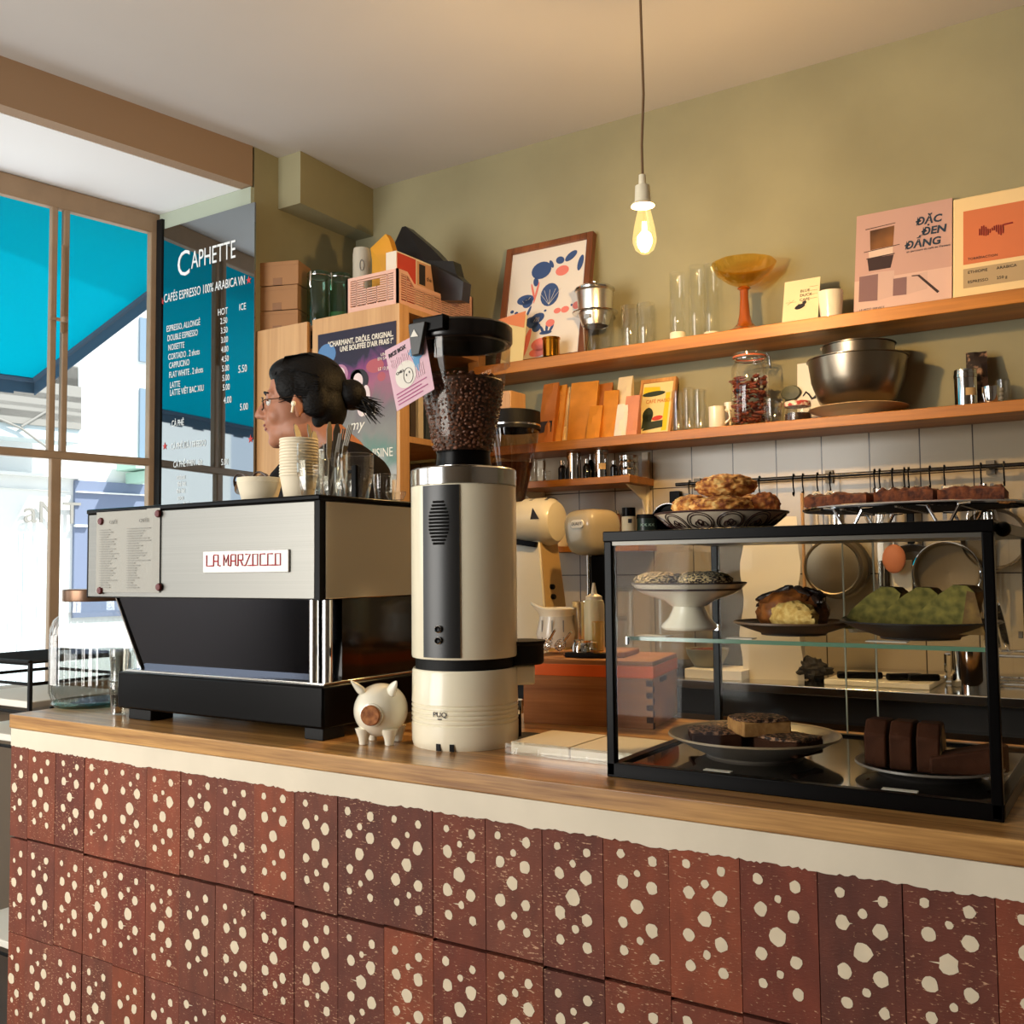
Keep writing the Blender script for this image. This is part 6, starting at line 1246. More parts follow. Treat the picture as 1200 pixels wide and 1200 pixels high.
pouch(721, 735, 472, 3.135, .1, 'short white paper pouch on the lower shelf', mat('white_pouch', (232, 226, 214), .7), group=None)
pouch(731, 748, 462, 3.15, .1, 'pink pouch before the small yellow picture', mat('pink_pouch', (206, 138, 110), .6), group=None)
x0, x1 = gx(744, 470, 3.2), gx(786, 465, 3.2); t, w, L = leaning('framed_picture', x0, x1, LZ, gz(765, 443, 3.24), 3.185, 3.255, 'small pale wood framed yellow picture on the lower shelf', 'picture')
f_ = .010; mb = MB()
for a, b, c, d in ((0, f_, 0, L), (w - f_, w, 0, L), (f_, w - f_, 0, f_ * 1.6), (f_, w - f_, L - f_ * 1.4, L)): mb.box(a, b, 0, .02, c, d)
mb.build('frame', wood('pale_frame', (176, 116, 56), (216, 160, 92), 'z', .5), t, .001)
mb = MB(); mb.box(f_ * .6, w - f_ * .6, .006, .012, f_, L - f_); pc_ = mb.build('print', mat('pale_yellow_print', (232, 214, 150), .6), t)
mb = MB(); quad(mb, [(.1, .70), (.6, .72), (.55, .86), (.1, .88)], .0056); quad(mb, [(.72, .1), (.86, .1), (.86, .75), (.74, .75)], .0056); mb.build('yellow_patch', mat('strong_yellow', (226, 196, 30), .6), pc_)
mb = MB(); discs(mb, w * .40, L * .745, w * .32, L * .045, .0052, a=.05); discs(mb, w * .3, L * .38, w * .15, L * .13, .0052); quad(mb, [(.16, .15), (.42, .2), (.42, .4), (.17, .4)], .0052); quad(mb, [(.2, .12), (.75, .16), (.74, .28), (.3, .26)], .005); mb.build('dark_shape', mat('dark_green_print', (44, 56, 36), .6), pc_)
mb = MB(); discs(mb, w * .58, L * .32, w * .15, L * .04, .0046, a=.15); mb.build('red_shape', mat('red_print', (206, 62, 48), .6), pc_)
mb = MB(); mb.at((w * .2, .0046, L * .585)).text('CAFÉ MAISON', .020, sx=.85); mb.build('lettering', mat('orange_print', (206, 120, 60), .6), pc_)
GL_ = 'glasses on the lower shelf'
for k, (px0, px1, pyt, Y, lab) in enumerate(((787, 802, 458, 3.15, 'left tall clear glass beside the yellow picture'), (799, 815, 455, 3.2, 'middle tall clear glass on the lower shelf'), (812, 828, 457, 3.15, 'right tall clear glass beside the small white mug'))): glass_at('drinking_glass', px0, px1, pyt, Y, lab, GL_, zb=LZ, taper=.9)
def mug(px0, px1, pyt, Y, label):
    q = onY((px0 + px1) / 2, 488, Y); r = wid(px0, px1, 485, Y) / 2 * .86; h = gz((px0 + px1) / 2, pyt, Y) - LZ; t = thing('milk_jug', label, 'mug', (q.x, Y, LZ), group='white mugs on the lower shelf')
    mb = MB(); mb.lathe([(0, 0), (r * .9, 0), (r, .006), (r, h * .9), (r * 1.04, h), (r * .95, h), (r * .9, .008), (0, .006)], n=32); mb.build('body', M_cream, t)
    mb = MB(); mb.tube([(r * .9, 0, h * .82), (r * 1.5, 0, h * .8), (r * 1.55, 0, h * .4), (r * .95, 0, h * .2)], .004, n=10); mb.build('handle', M_cream, t)
mug(829, 852, 477, 3.13, 'left small white mug with a handle on the lower shelf'); mug(848, 862, 472, 3.2, 'right small white mug half behind the star anise jar')
# clip jar with spices
q = onY(880, 490, 3.17); r = wid(858, 903, 465, 3.17) / 2; hh = gz(880, 412, 3.17) - LZ; t = thing('clip_jar', 'glass clip-top jar of reddish brown spices on the lower shelf', 'jar', (q.x, 3.17, LZ))
mb = MB(); mb.lathe([(0, .003), (r * .9, .003), (r, .015), (r, hh * .70), (r * .93, hh * .80), (r * .78, hh * .86), (r * .78, hh * .93)], n=40); mb.build('body', glass('jar_glass', (.96, .95, .93), 1.4), t)
mb = MB(); mb.lathe([(r * .84, hh * .93), (r * .84, hh * .97), (r * .6, hh), (0, hh * 1.0)], n=40); mb.build('lid', M_tumbler, t)
mb = MB(); mb.lathe([(r * .80, hh * .915), (r * .86, hh * .915), (r * .86, hh * .935), (r * .80, hh * .935)], n=40); mb.build('seal', mat('orange_rubber', (206, 110, 72), .5), t)
mb = MB(); a = view + 1.2; u_ = Vector((cos(a), sin(a), 0)); mb.tube([u_ * r * .86 + Vector((0, 0, hh * .97)), u_ * r * 1.0 + Vector((0, 0, hh * .92)), u_ * r * 1.05 + Vector((0, 0, hh * .76)), u_ * r * .95 + Vector((0, 0, hh * .84))], .0022); mb.tube([(r * .80 * cos(x), r * .80 * sin(x), hh * .89) for x in [2 * pi * i / 32 for i in range(32)]], .0018, closed=True); mb.build('wire_clip', M_chrome, t)
mb = MB(); rs_ = random.Random(5)
for i in range(170):
    a = rs_.uniform(0, 6.28); f = sqrt(rs_.uniform(.25, 1)) * .86; z = rs_.uniform(.012, hh * .66); mb.M = Matrix.Translation((r * f * cos(a), r * f * sin(a), z)) @ Matrix.Rotation(rs_.uniform(0, 6), 4, 'Z') @ Matrix.Rotation(rs_.uniform(0, 3), 4, 'X')
    l = rs_.uniform(.010, .024); mb.blob((0, 0, 0), (l, .006, .005), .2, 8, i, 5)
o = mb.build('spices', mat('spice', (112, 48, 24), .6, var=.4, vscale=40), t); o['kind'] = 'stuff'
glass_at('drinking_glass', 895, 917, 468, 3.125, 'small empty glass right of the spice jar', None, zb=LZ, taper=.85)
q = onY(926, 460, 3.265); mb = MB(); rr = wid(914, 938, 460, 3.26) / 2; mb.at((0, 0, rr * .8), rx=pi / 2).lathe([(0, 0), (rr * .98, 0), (rr, .004), (rr * .9, .012), (0, .014)], n=32, sy=.75); solo('olive_saucer', mb, mat('dark_olive_lid', (62, 66, 34), .5), 'dark olive green oval saucer leaning on the wall of the lower shelf', 'saucer', (q.x, 3.278, q.z - rr * .8))
q = onY(935, 488, 3.15); r = wid(919, 951, 480, 3.15) / 2; hh = gz(935, 471, 3.15) - LZ; t = thing('jam_jar', 'low glass jar with a red and white lid before the steel bowls', 'jar', (q.x, 3.15, LZ))
mb = MB(); mb.lathe([(0, 0), (r * .95, 0), (r, .01), (r * .9, hh - .016)], n=32); mb.build('body', M_tumbler, t)
mb = MB(); mb.lathe([(0, hh), (r * .9, hh), (r * .95, hh - .004), (r * .95, hh - .016), (0, hh - .016)], n=32); mb.build('lid', speckle('red_white_lid', (176, 58, 52), (226, 210, 190), 60, .45, .55, .4, bump=0), t)
mb = MB(); mb.lathe([(0, .004), (r * .9, .004), (r * .9, hh * .4), (0, hh * .45)], n=24); o = mb.build('contents', M_bean, t); o['kind'] = 'stuff'
x0, x1 = gx(933, 455, 3.27), gx(968, 450, 3.27); t, w, L = leaning('drawing_card', x0, x1, LZ, gz(950, 424, 3.28), 3.27, 3.29, 'white card with a black squiggle behind the steel bowls', 'card')
mb = MB(); mb.box(0, w, 0, .0015, 0, L); mb.build('card', M_paper, t); mb = MB(); mb.tube([(w * (.2 + .1 * i), -.001, L * (.48 + .06 * sin(i * 1.4))) for i in range(7)], [.002, .004, .003, .004, .005, .003, .002], n=5); mb.build('squiggle', M_ink, t)
# plates and bowls
q = onY(1006, 475, 3.19); r = wid(950, 1062, 474, 3.19) / 2
t = plate('serving_plate', r, .030, r * .6, mat('beige_stoneware', (188, 160, 118), .35), 'beige serving plate under the steel mixing bowls', (q.x, 3.185, LZ)); PZ = LZ + .018
zb0, zb1, zb2 = LZ + .016, gz(1008, 421, 3.19), gz(1008, 405, 3.19); rB = wid(951, 1066, 425, 3.19) / 2
def bowl(r, z0, z1, label, dx=0):
    h = z1 - z0; mb = MB(); mb.lathe([(0, 0), (r * .5, 0), (r * .78, h * .22), (r * .93, h * .6), (r * .985, h - .004), (r * 1.02, h - .002), (r * 1.02, h), (r * .97, h), (r * .9, h * .6), (r * .74, h * .24), (0, .004)], n=56); solo('mixing_bowl', mb, mat('satin_steel', (150, 140, 124), .3, 1), label, 'bowl', (q.x + dx, 3.19, z0), group='steel mixing bowls')
bowl(rB * .98, zb0, zb1, 'larger lower steel mixing bowl on the beige plate')
bowl(rB * .72, zb0 + .035, zb2, 'smaller upper steel mixing bowl nested in the larger one', .004)
# canisters at the far right
def canister(px0, px1, pyt, Y, z, label, dark=False, lab=False, grp=None):
    q = onY((px0 + px1) / 2, pyt + 15, Y); r = wid(px0, px1, pyt + 15, Y) / 2; h = gz((px0 + px1) / 2, pyt, Y) - z; t = thing('steel_canister', label, 'canister', (q.x, Y, z), group=grp)
    mb = MB(); mb.lathe([(0, 0), (r, 0), (r, h * .78), (0, h * .78)], n=36); mb.build('body', M_blackg if dark else M_chrome, t)
    mb = MB(); mb.lathe([(r * .98, h * .78), (r * 1.04, h * .79), (r * 1.04, h * .88), (r * .98, h * .89), (r * 1.0, h * .93), (r * .98, h), (0, h)], n=36); mb.build('lid', M_steel2, t)
    if lab: mb = MB(); a = view; n = 8; mb.add([((r + .001) * cos(view - .5 + 1.0 * i / n), (r + .001) * sin(view - .5 + 1.0 * i / n), z_) for i in range(n + 1) for z_ in (h * .3, h * .5)], [(2 * i, 2 * i + 2, 2 * i + 3, 2 * i + 1) for i in range(n)]); mb.build('label', mat('tan_label', (196, 164, 112), .7), t)
canister(1119, 1144, 434, 3.17, LZ, 'steel canister with a paper label at the lower shelf right end', lab=True)
p_ = pouch(1136, 1158, 410, 3.22, .1, 'dark patterned pouch with a tied top behind the steel canister', speckle('dark_pattern', (36, 24, 20), (150, 116, 92), 30, .5, .6, .6), group=None)
glass_at('steel_cup', 1152, 1171, 453, 3.13, 'small shiny steel cup right of the labelled canister', None, zb=LZ, taper=.8, m=M_chrome, cat='cup', n=28)
glass_at('drinking_glass', 1168, 1184, 445, 3.17, 'clear glass at the far right end of the lower shelf', None, zb=LZ, taper=.9)
mb = MB()
for i in range(5): mb.blob((0, 0, .006 + i * .013), (.0075, .0075, .0065), n=8)
solo('bead_stack', mb, M_white, 'small stack of white beads on a stick at the far right', 'ornament', (gx(1172, 440, 3.25), 3.25, LZ + .0))

# ================================================================ SHORT SHELF
canister(664, 681, 530, 3.17, SZ, 'left plain steel canister on the short shelf', grp='steel canisters on the short shelf')
canister(696, 713, 526, 3.17, SZ, 'right steel canister with a tag on the short shelf', lab=True, grp='steel canisters on the short shelf')
for k, (px0, px1, pyt, Y) in enumerate(((618, 630, 538, 3.15), (627, 640, 549, 3.2), (637, 646, 552, 3.14))): glass_at('drinking_glass', px0, px1, pyt, Y, ['tallest clear glass at the left of the short shelf', 'clear glass behind two others on the short shelf', 'lowest clear glass left of the steel canister'][k], 'glasses on the short shelf', zb=SZ, taper=.85)
def bottle(px0, px1, pyt, Y, z, label, m=None, grp=None):
    q = onY((px0 + px1) / 2, pyt + 10, Y); r = wid(px0, px1, pyt + 10, Y) / 2; h = gz((px0 + px1) / 2, pyt, Y) - z; t = thing('small_bottle', label, 'bottle', (q.x, Y, z), group=grp)
    mb = MB(); mb.lathe([(0, 0), (r, 0), (r, h * .62), (r * .55, h * .74), (r * .5, h * .8), (0, h * .8)], n=24); mb.build('body', m or M_blackg, t)
    mb = MB(); mb.lathe([(r * .62, h * .78), (r * .62, h), (0, h)], n=20); mb.build('cap', M_steel2, t)
bottle(654, 664, 540, 3.15, SZ, 'small dark bottle with a steel cap left of the left canister', grp='dark bottles on the short shelf'); bottle(683, 692, 538, 3.16, SZ, 'dark bottle between the two steel canisters', grp='dark bottles on the short shelf'); bottle(715, 724, 540, 3.16, SZ, 'dark bottle between the right canister and the stacked tins', grp='dark bottles on the short shelf'); bottle(687, 697, 532, 3.23, SZ, 'dark grey bottle at the back between the canisters', M_black, 'dark bottles on the short shelf')
q = onY(737, 550, 3.18); r = wid(726, 749, 548, 3.18) / 2; h = (gz(737, 534, 3.18) - SZ) / 3
for k in range(3): mb = MB(); mb.lathe([(0, 0), (r * .96, 0), (r, .002), (r, h * .6), (r * 1.04, h * .62), (r * 1.04, h * .94), (r * .98, h * .98), (0, h * .98)], n=32); solo('flat_tin', mb, M_steel2, ['lowest of three stacked flat steel tins on the short shelf', 'middle of three stacked flat steel tins on the short shelf', 'topmost of three stacked flat steel tins on the short shelf'][k], 'tin', (q.x, 3.18, SZ + h * k), group='stacked flat tins')

# ================================================================ CABINET
KX0, KX1, KY = -2.94, gx(468, 353, 2.70), 2.70; KT = 2.318; KB = 3.24
cab = thing('wooden_cabinet', 'tall pale wood cabinet with open side shelves against the left wall', 'cabinet', (0, 0, 0))
xm0, xm1 = gx(361, 450, KY), gx(366, 450, KY); xs = gx(485, 450, KY + .0)
mb = MB(); mb.box(xm1, KX1, KY, KY + .020, 0, KT); mb.box(KX1 - .05, KX1 - .0, KY + .02, KY + .055, 0, KT); mb.build('end_panel', M_ply, cab, .001)
mb = MB(); mb.box(KX0 + .012, xm0, KY - .006, KY + .014, 0, KT - .004); mb.build('narrow_panel', M_ply, cab, .001)
mb = MB(); mb.box(xm0 - .02, xm1 + .02, KY + .022, KY + .05, 0, KT - .05); mb.box(-2.80, -2.78, KY + .03, KB, 0, KT - .03); mb.build('dark_gap', M_blackm, cab)
mb = MB(); mb.box(-2.82, KX1 - .003, KY + .056, KB, KT - .022, KT - .002); mb.build('top_board', M_ply, cab)
for z in (.15, .5, .85, 1.2, 1.52, gz(497, 515, KY + .16), gz(497, 478, KY + .16) + .25):
    if z < KT - .1: mb = MB(); mb.box(-2.78, KX1 - .004, KY + .02, KB, z - .022, z); mb.build('shelf', M_ply, cab)
mb = MB(); mb.box(KX1 - .05, KX1, KB - .05, KB, 0, KT - .022); mb.build('post', M_ply, cab)
SHB = gz(497, 515, KY + .16)
for k in range(5):
    bx = KX1 - .20; mb = MB(); y0 = KY + .10 + k * .045; hgt = (.22, .20, .24, .21, .19)[k]; mb.box(0, .17, 0, .03, 0, hgt)
    solo('book', mb, mat('book%d' % k, [(70, 60, 54), (206, 196, 176), (54, 66, 78), (120, 52, 40), (196, 170, 120)][k], .6), ['dark grey book nearest the front in the cabinet side shelf', 'cream book second in the cabinet side shelf', 'blue-grey book third in the cabinet side shelf', 'red-brown book fourth in the cabinet side shelf', 'tan book fifth in the cabinet side shelf'][k], 'book', (bx, y0, SHB + .0005), group='books in the cabinet', bevel=.002)
# film poster on the cabinet
x0, x1 = gx(372, 450, KY - .004), gx(464, 450, KY - .004); z1_, z0_ = gz(418, 384, KY - .004), gz(464, 562, KY - .004)
t = thing('film_poster', 'purple and grey film poster taped to the cabinet front', 'poster', (x0, KY - .0012, z0_)); w, L = x1 - x0, z1_ - z0_
def poster_mat():
    m, N, Lk, P = new('poster_print'); P.inputs['Roughness'].default_value = .35
    tc = N.new('ShaderNodeTexCoord'); sp = N.new('ShaderNodeSeparateXYZ'); Lk.new(tc.outputs['Generated'], sp.inputs[0])
    nz = N.new('ShaderNodeTexNoise'); nz.inputs['Scale'].default_value = 3.2; nz.inputs['Detail'].default_value = 4; nz.inputs['Distortion'].default_value = 1.5; Lk.new(tc.outputs['Generated'], nz.inputs[0])
    ad = N.new('ShaderNodeMath'); ad.operation = 'MULTIPLY_ADD'; ad.inputs[1].default_value = .35; Lk.new(nz.outputs[0], ad.inputs[0]); Lk.new(sp.outputs[2], ad.inputs[2])
    rp = N.new('ShaderNodeValToRGB'); e = rp.color_ramp.elements; e[0].position = .12; e[0].color = (*lin((176, 178, 176)), 1); e[1].position = 1.16; e[1].color = (*lin((40, 32, 52)), 1)
    for p_, c in ((.26, (150, 156, 154)), (.36, (96, 130, 118)), (.46, (128, 128, 122)), (.64, (112, 104, 106)), (.78, (158, 92, 118)), (.90, (126, 58, 112)), (.98, (62, 44, 78))): k = e.new(p_); k.color = (*lin(c), 1)
    Lk.new(ad.outputs[0], rp.inputs[0]); Lk.new(rp.outputs[0], P.inputs['Base Color']); return m
mb = MB(); mb.box(0, w, -.0006, 0, 0, L); mb.build('paper', poster_mat(), t)
def pd(mb, u, v, ru, rv, d=-.001, a=0): discs(mb, u * w, v * L, ru * w, rv * L, d, 20, a)
mb = MB(); pd(mb, .12, .86, .12, .07); pd(mb, .05, .74, .07, .09); mb.build('blue_glow', mat('blue_print', (86, 128, 176), .4), t)
mb = MB(); pd(mb, .74, .735, .11, .045); pd(mb, .82, .66, .05, .03); mb.build('red_glow', mat('red_glow_print', (172, 84, 92), .4), t)
mb = MB(); pd(mb, .29, .71, .11, .07, -.0012); pd(mb, .33, .60, .12, .09, -.0012); mb.build('pink_figure', mat('mauve_print', (176, 122, 150), .4), t)
mb = MB(); pd(mb, .54, .655, .12, .075, -.0014); pd(mb, .50, .69, .07, .04, -.0014); mb.build('dark_hair', M_ink, t)
mb = MB(); pd(mb, .30, .715, .06, .045, -.0016); pd(mb, .53, .655, .06, .05, -.0018, .2); pd(mb, .63, .55, .05, .07, -.0018); pd(mb, .58, .47, .06, .05, -.0016); mb.build('pale_figure', mat('pale_print', (226, 206, 204), .4), t)
mb = MB()
mb.at((w * .97, -.0018, L * .905)).text('“CHARMANT, DRÔLE, ORIGINAL.', .0285, al='RIGHT', sx=.74, bold=.02); mb.at((w * .97, -.0018, L * .862)).text('UNE BOUFFÉE D’AIR FRAIS !”', .027, al='RIGHT', sx=.74, bold=.02)
for v, s in ((.79, 'UN FILM'), (.765, 'EN SALLES'), (.70, 'LE 12 JUIN')): mb.at((w * .97, -.0018, L * v)).text(s, .016, al='RIGHT')
mb.at((w * .56, -.0018, L * .42)).text('ma', .06, shear=.3); mb.at((w * .96, -.0018, L * .15)).text('CUISINE', .046, al='RIGHT', sx=.85); mb.at((w * .42, -.0018, L * .34)).text('my', .055, shear=.3)
mb.build('lettering', M_paper, t)

# cardboard boxes, jars and crate on the cabinet
M_card = mat('cardboard', (158, 116, 78), .8, var=.05, vscale=5)
zb = KT - .002; zb = KT - .004
for k, (px0, px1, h, rz) in enumerate(((310, 356, .0, .35), (308, 356, 0, .33), (308, 358, 0, .36))):
    hs_ = (.088, .10, .098)[k]; zz = KT + (.0, .0885, .189)[k]; q = onY(334, 350, 2.82)
    mb = MB(); mb.box(-.088, .088, -.06, .06, 0, hs_ - .003); mb.box(-.0884, .0884, -.0604, .0604, hs_ * .80, hs_ * .812, 1); mb.box(-.02, .02, -.0606, .06, 0, hs_ * .3, 1); solo('cardboard_box', mb, [M_card, mat('box_tape', (136, 96, 62), .6)], ['lowest of three stacked cardboard boxes on the cabinet', 'middle of three stacked cardboard boxes on the cabinet', 'topmost of three stacked cardboard boxes on the cabinet'][k], 'box', (q.x - .0, 2.815, zz), rz=rz, group='cardboard boxes on the cabinet', bevel=.004)
mb = MB(); mb.box(KX0 + .03, -2.70, KY + .02, 2.95, KT - .02, KT - .0005); mb.build('side_board', M_ply, cab)
def clipjar(px0, px1, pyt, Y, label, content=None):
    q = onY((px0 + px1) / 2, 360, Y); r = wid(px0, px1, 350, Y) / 2; h = gz((px0 + px1) / 2, pyt, Y) - KT; t = thing('glass_jar', label, 'jar', (q.x, Y, KT), group='green glass jars on the cabinet')
    mb = MB(); mb.lathe([(0, .003), (r * .95, .003), (r, .012), (r, h * .86), (r * .94, h * .9), (r * .94, h * .94)], n=36); mb.build('body', M_green, t)
    mb = MB(); mb.lathe([(r * .98, h * .94), (r, h * .97), (r * .9, h), (0, h)], n=36); mb.build('lid', M_green, t)
    mb = MB(); mb.tube([(r * .97 * cos(x), r * .97 * sin(x), h * .93) for x in [2 * pi * i / 32 for i in range(32)]], .003, closed=True); a = view - .6; mb.tube([(r * 1.02 * cos(a), r * 1.02 * sin(a), h * .98), (r * 1.06 * cos(a), r * 1.06 * sin(a), h * .75), (r * 1.0 * cos(a), r * 1.0 * sin(a), h * .72)], .004); mb.build('wire_clip', M_steel2, t)
    if content: mb = MB(); mb.lathe([(0, .006), (r * .92, .006), (r * .92, h * .38), (0, h * .40)], n=30); o = mb.build('contents', content, t); o['kind'] = 'stuff'
clipjar(360, 388, 320, 2.86, 'left green-tinted clip jar beside the cardboard boxes'); clipjar(384, 412, 322, 2.98, 'right green-tinted clip jar half behind the pink crate', mat('pale_green_fill', (138, 150, 96), .8))
# folding crate
ox, oy = gx(408, 345, 2.73), 2.72; cw_, cd_, ch_ = gx(466, 345, 2.72) - ox, .47, .135
M_pink = mat('pink_plastic', (224, 178, 160), .45); 
pc2 = thing('plastic_crate', 'pale pink slatted plastic crate full of things on the cabinet', 'crate', (ox, oy, KT))
def slat_wall(n_x, L_, H_, notch=False, hand=False):
    mb = MB(); rail = .012; top = lambda x: H_ - (.035 * max(0, min(1, min((x - L_ * .12), (L_ * .86 - x)) / .04)) if notch else 0)
    mb.box(0, L_, 0, .008, 0, .024); mb.box(0, .02, 0, .008, .024, H_); mb.box(L_ - .02, L_, 0, .008, .024, H_)
    if notch:
        for a, b in ((.02, L_ * .12), (L_ * .86, L_ - .02)): mb.box(a, b, 0, .008, H_ - .014, H_)
        xs = [L_ * .12, L_ * .12 + .04, L_ * .86 - .04, L_ * .86]
        for a, b in zip(xs, xs[1:]): mb.hexa([(a, 0, top(a + 1e-6) - .014), (b, 0, top(b - 1e-6) - .014), (b, .008, top(b - 1e-6) - .014), (a, .008, top(a + 1e-6) - .014), (a, 0, top(a + 1e-6)), (b, 0, top(b - 1e-6)), (b, .008, top(b - 1e-6)), (a, .008, top(a + 1e-6))])
    else: mb.box(.02, L_ - .02, 0, .008, H_ - .012, H_)
    z = .030
    while z < H_ - .016:
        cuts = [(.02, L_ - .02)]
        if hand and H_ - .05 < z < H_ - .02: cuts = [(.02, L_ * .34), (L_ * .66, L_ - .02)]
        if notch and z > H_ - .048: cuts = [(.02, L_ * .12), (L_ * .88, L_ - .02)] if z > H_ - .036 else [(.02, L_ * .16), (L_ * .84, L_ - .02)]
        for a, b in cuts: mb.box(a, b, .001, .007, z, z + .0045)
        z += .0085
    for x in [L_ * i / n_x for i in range(1, n_x)]:
        mb.box(x - .002, x + .002, .001, .007, .024, (H_ - .05 if hand and .3 < x / L_ < .7 else top(x) - .012))
    return mb
slat_wall(5, cw_, ch_, hand=True).build('front_wall', M_pink, pc2)
o = slat_wall(5, cw_, ch_, hand=True).build('back_wall', M_pink, pc2); o.location = (0, cd_ - .008, 0)
o = slat_wall(9, cd_, ch_, notch=True).build('side_wall', M_pink, pc2); o.rotation_euler = (0, 0, pi / 2); o.location = (cw_, 0, 0)
o = slat_wall(9, cd_, ch_, notch=True).build('side_wall', M_pink, pc2); o.rotation_euler = (0, 0, pi / 2); o.location = (.008, 0, 0)
mb = MB(); mb.box(.002, cw_ - .002, .002, cd_ - .002, 0, .006); mb.build('floor', M_pink, pc2)
fz = KT + .0065
def flat_bag(name, pts, th, m, label, cat, Y, z0=None):
    P_ = [onY(px, py, Y) for px, py in pts]; c = P_[0].copy(); mb = MB(); n = len(P_)
    fr_ = [(p.x - c.x, 0, p.z - c.z) for p in P_]; cx = sum(p[0] for p in fr_) / n; cz = sum(p[2] for p in fr_) / n
    mb.add(fr_ + [(p[0], th, p[2]) for p in fr_] + [(cx, -th * .6, cz), (cx, th * 1.6, cz)], [(i, (i + 1) % n, 2 * n) for i in range(n)] + [((i + 1) % n + n, i + n, 2 * n + 1) for i in range(n)] + [(i + n, (i + 1) % n + n, (i + 1) % n, i) for i in range(n)])
    return solo(name, mb, m, label, cat, c, sharp=20)
flat_bag('yellow_pouch', [(436, 352), (436, 305), (434, 291), (452, 274), (456, 280), (461, 296), (462, 352)], .03, mat('mustard', (214, 150, 34), .6), 'mustard yellow pouch sticking out of the pink crate', 'pouch', 2.86)
flat_bag('black_bag', [(462, 352), (461, 288), (471, 266), (475, 265), (505, 290), (523, 309), (531, 306), (535, 322), (543, 330), (541, 352)], .05, mat('black_plastic', (16, 15, 16), .35), 'shiny black plastic bag peaking over the pink crate', 'bag', 2.98)
q0_, q1_ = onY(459, 299, 2.80), onY(513, 312, 2.80)
bw2 = .17; XC = ox + cw_ - .03; YC1 = onX(513, 312, XC).y; t = thing('carton_box', 'red and white printed carton standing in the pink crate', 'box', (XC, 2.75, fz), rz=radians(90)); hh = gz(471, 293, 2.76) - fz; LC = YC1 - 2.75
mb = MB(); mb.box(0, LC, 0, .05, 0, hh); mb.build('carton', mat('white_carton', (226, 214, 196), .6), t, .002)
mb = MB(); mb.box(.004, LC * .45, -.0008, 0, .004, hh - .006); mb.build('red_panel', mat('red_panel', (196, 66, 50), .6), t)
mb = MB(); mb.box(LC * .48, LC * .97, -.0008, 0, hh * .45, hh - .008); mb.box(LC * .53, LC * .68, -.0012, -.0008, hh * .55, hh - .016, 1); mb.build('picture_panel', [mat('peach_panel', (206, 160, 128), .6), M_ink], t)
mb = MB(); mb.at((LC * .71, -.0014, hh * .66)).text('thé', .024); mb.build('lettering', M_ink, t)
q = onY(424, 330, 3.0); r = wid(414, 435, 310, 3.0) / 2; t = thing('white_canister', 'white cylindrical canister standing behind the crate front wall', 'canister', (gx(424, 310, 3.0), 3.0, fz)); hh = gz(424, 292, 3.0) - fz
mb = MB(); mb.lathe([(0, 0), (r, 0), (r, hh * .93), (r * .9, hh), (0, hh)], n=32); mb.build('body', mat('ivory', (206, 196, 176), .5), t); mb = MB(); mb.M = Matrix.Rotation(view + .1, 4, 'Z') @ Matrix.Translation((r + .001, 0, hh * .78)); mb.tube([(0, .008 * cos(a), .022 * sin(a)) for a in [2 * pi * i / 16 for i in range(16)]], .0016, closed=True); mb.build('emblem', M_grey, t)

# ================================================================ PENDANT LAMP
BX, BY = gx(755, 260, 2.31), 2.31; zb0, zb1, zs0, zs1 = gz(755, 298, BY), gz(755, 236, BY), gz(753, 240, BY), gz(753, 207, BY)
pl = thing('pendant_lamp', 'bare glowing teardrop bulb on a white socket and long cord', 'pendant lamp', (BX, BY, CEIL))
mb = MB(); dx0 = gx(751, 20, BY) - BX; mb.tube([(dx0 - .002, 0, 0), (dx0, 0, gz(751, 20, BY) - CEIL), (gx(754, 110, BY) - BX, 0, gz(754, 110, BY) - CEIL), (gx(752, 170, BY) - BX, 0, gz(752, 170, BY) - CEIL), (gx(753, 208, BY) - BX, 0, zs1 - CEIL)], .0036, n=10); mb.build('cord', mat('braided_cord', (120, 92, 62), .8, bump=.6, bscale=300), pl)
mb = MB(); h_ = zs1 - zs0; mb.lathe([(0, h_ + .004), (.009, h_ + .004), (.010, h_ * .72), (.019, h_ * .66), (.021, h_ * .1), (.029, h_ * .02), (.030, -.004), (.0, -.004)], (gx(753, 225, BY) - BX, 0, zs0 - CEIL), 32); mb.build('socket', M_white, pl)
hb_ = zs0 - zb0
M_bulb = glass('lit_bulb_glass', (1, .93, .72), .8); N = M_bulb.node_tree.nodes; Lk = M_bulb.node_tree.links
em_ = N.new('ShaderNodeEmission'); em_.inputs[0].default_value = (1, .72, .30, 1); em_.inputs[1].default_value = .35; ad_ = N.new('ShaderNodeAddShader'); src = N['Material Output'].inputs[0].links[0].from_socket
Lk.new(src, ad_.inputs[0]); Lk.new(em_.outputs[0], ad_.inputs[1]); Lk.new(ad_.outputs[0], N['Material Output'].inputs[0]); mb = MB()
mb.lathe([(0, 0), (.012, .002), (.024, .012), (.0305, .03), (.031, .042), (.027, .07), (.021, .098), (.0155, .120), (.0135, hb_)], (0, 0, zb0 - CEIL), 40); mb.build('bulb', M_bulb, pl)
m, N, Lk, P = new('filament'); P.inputs['Emission Color'].default_value = (1, .66, .28, 1); P.inputs['Emission Strength'].default_value = 16; P.inputs['Base Color'].default_value = (0, 0, 0, 1)
mb = MB()
for i in range(6):
    a = 2 * pi * i / 6; mb.tube([(.0075 * cos(a), .0075 * sin(a), .025), (.0055 * cos(a), .0055 * sin(a), .085)], .0011, n=6)
mb.v = [v + Vector((0, 0, zb0 - CEIL)) for v in mb.v]; mb.build('filament', m, pl)
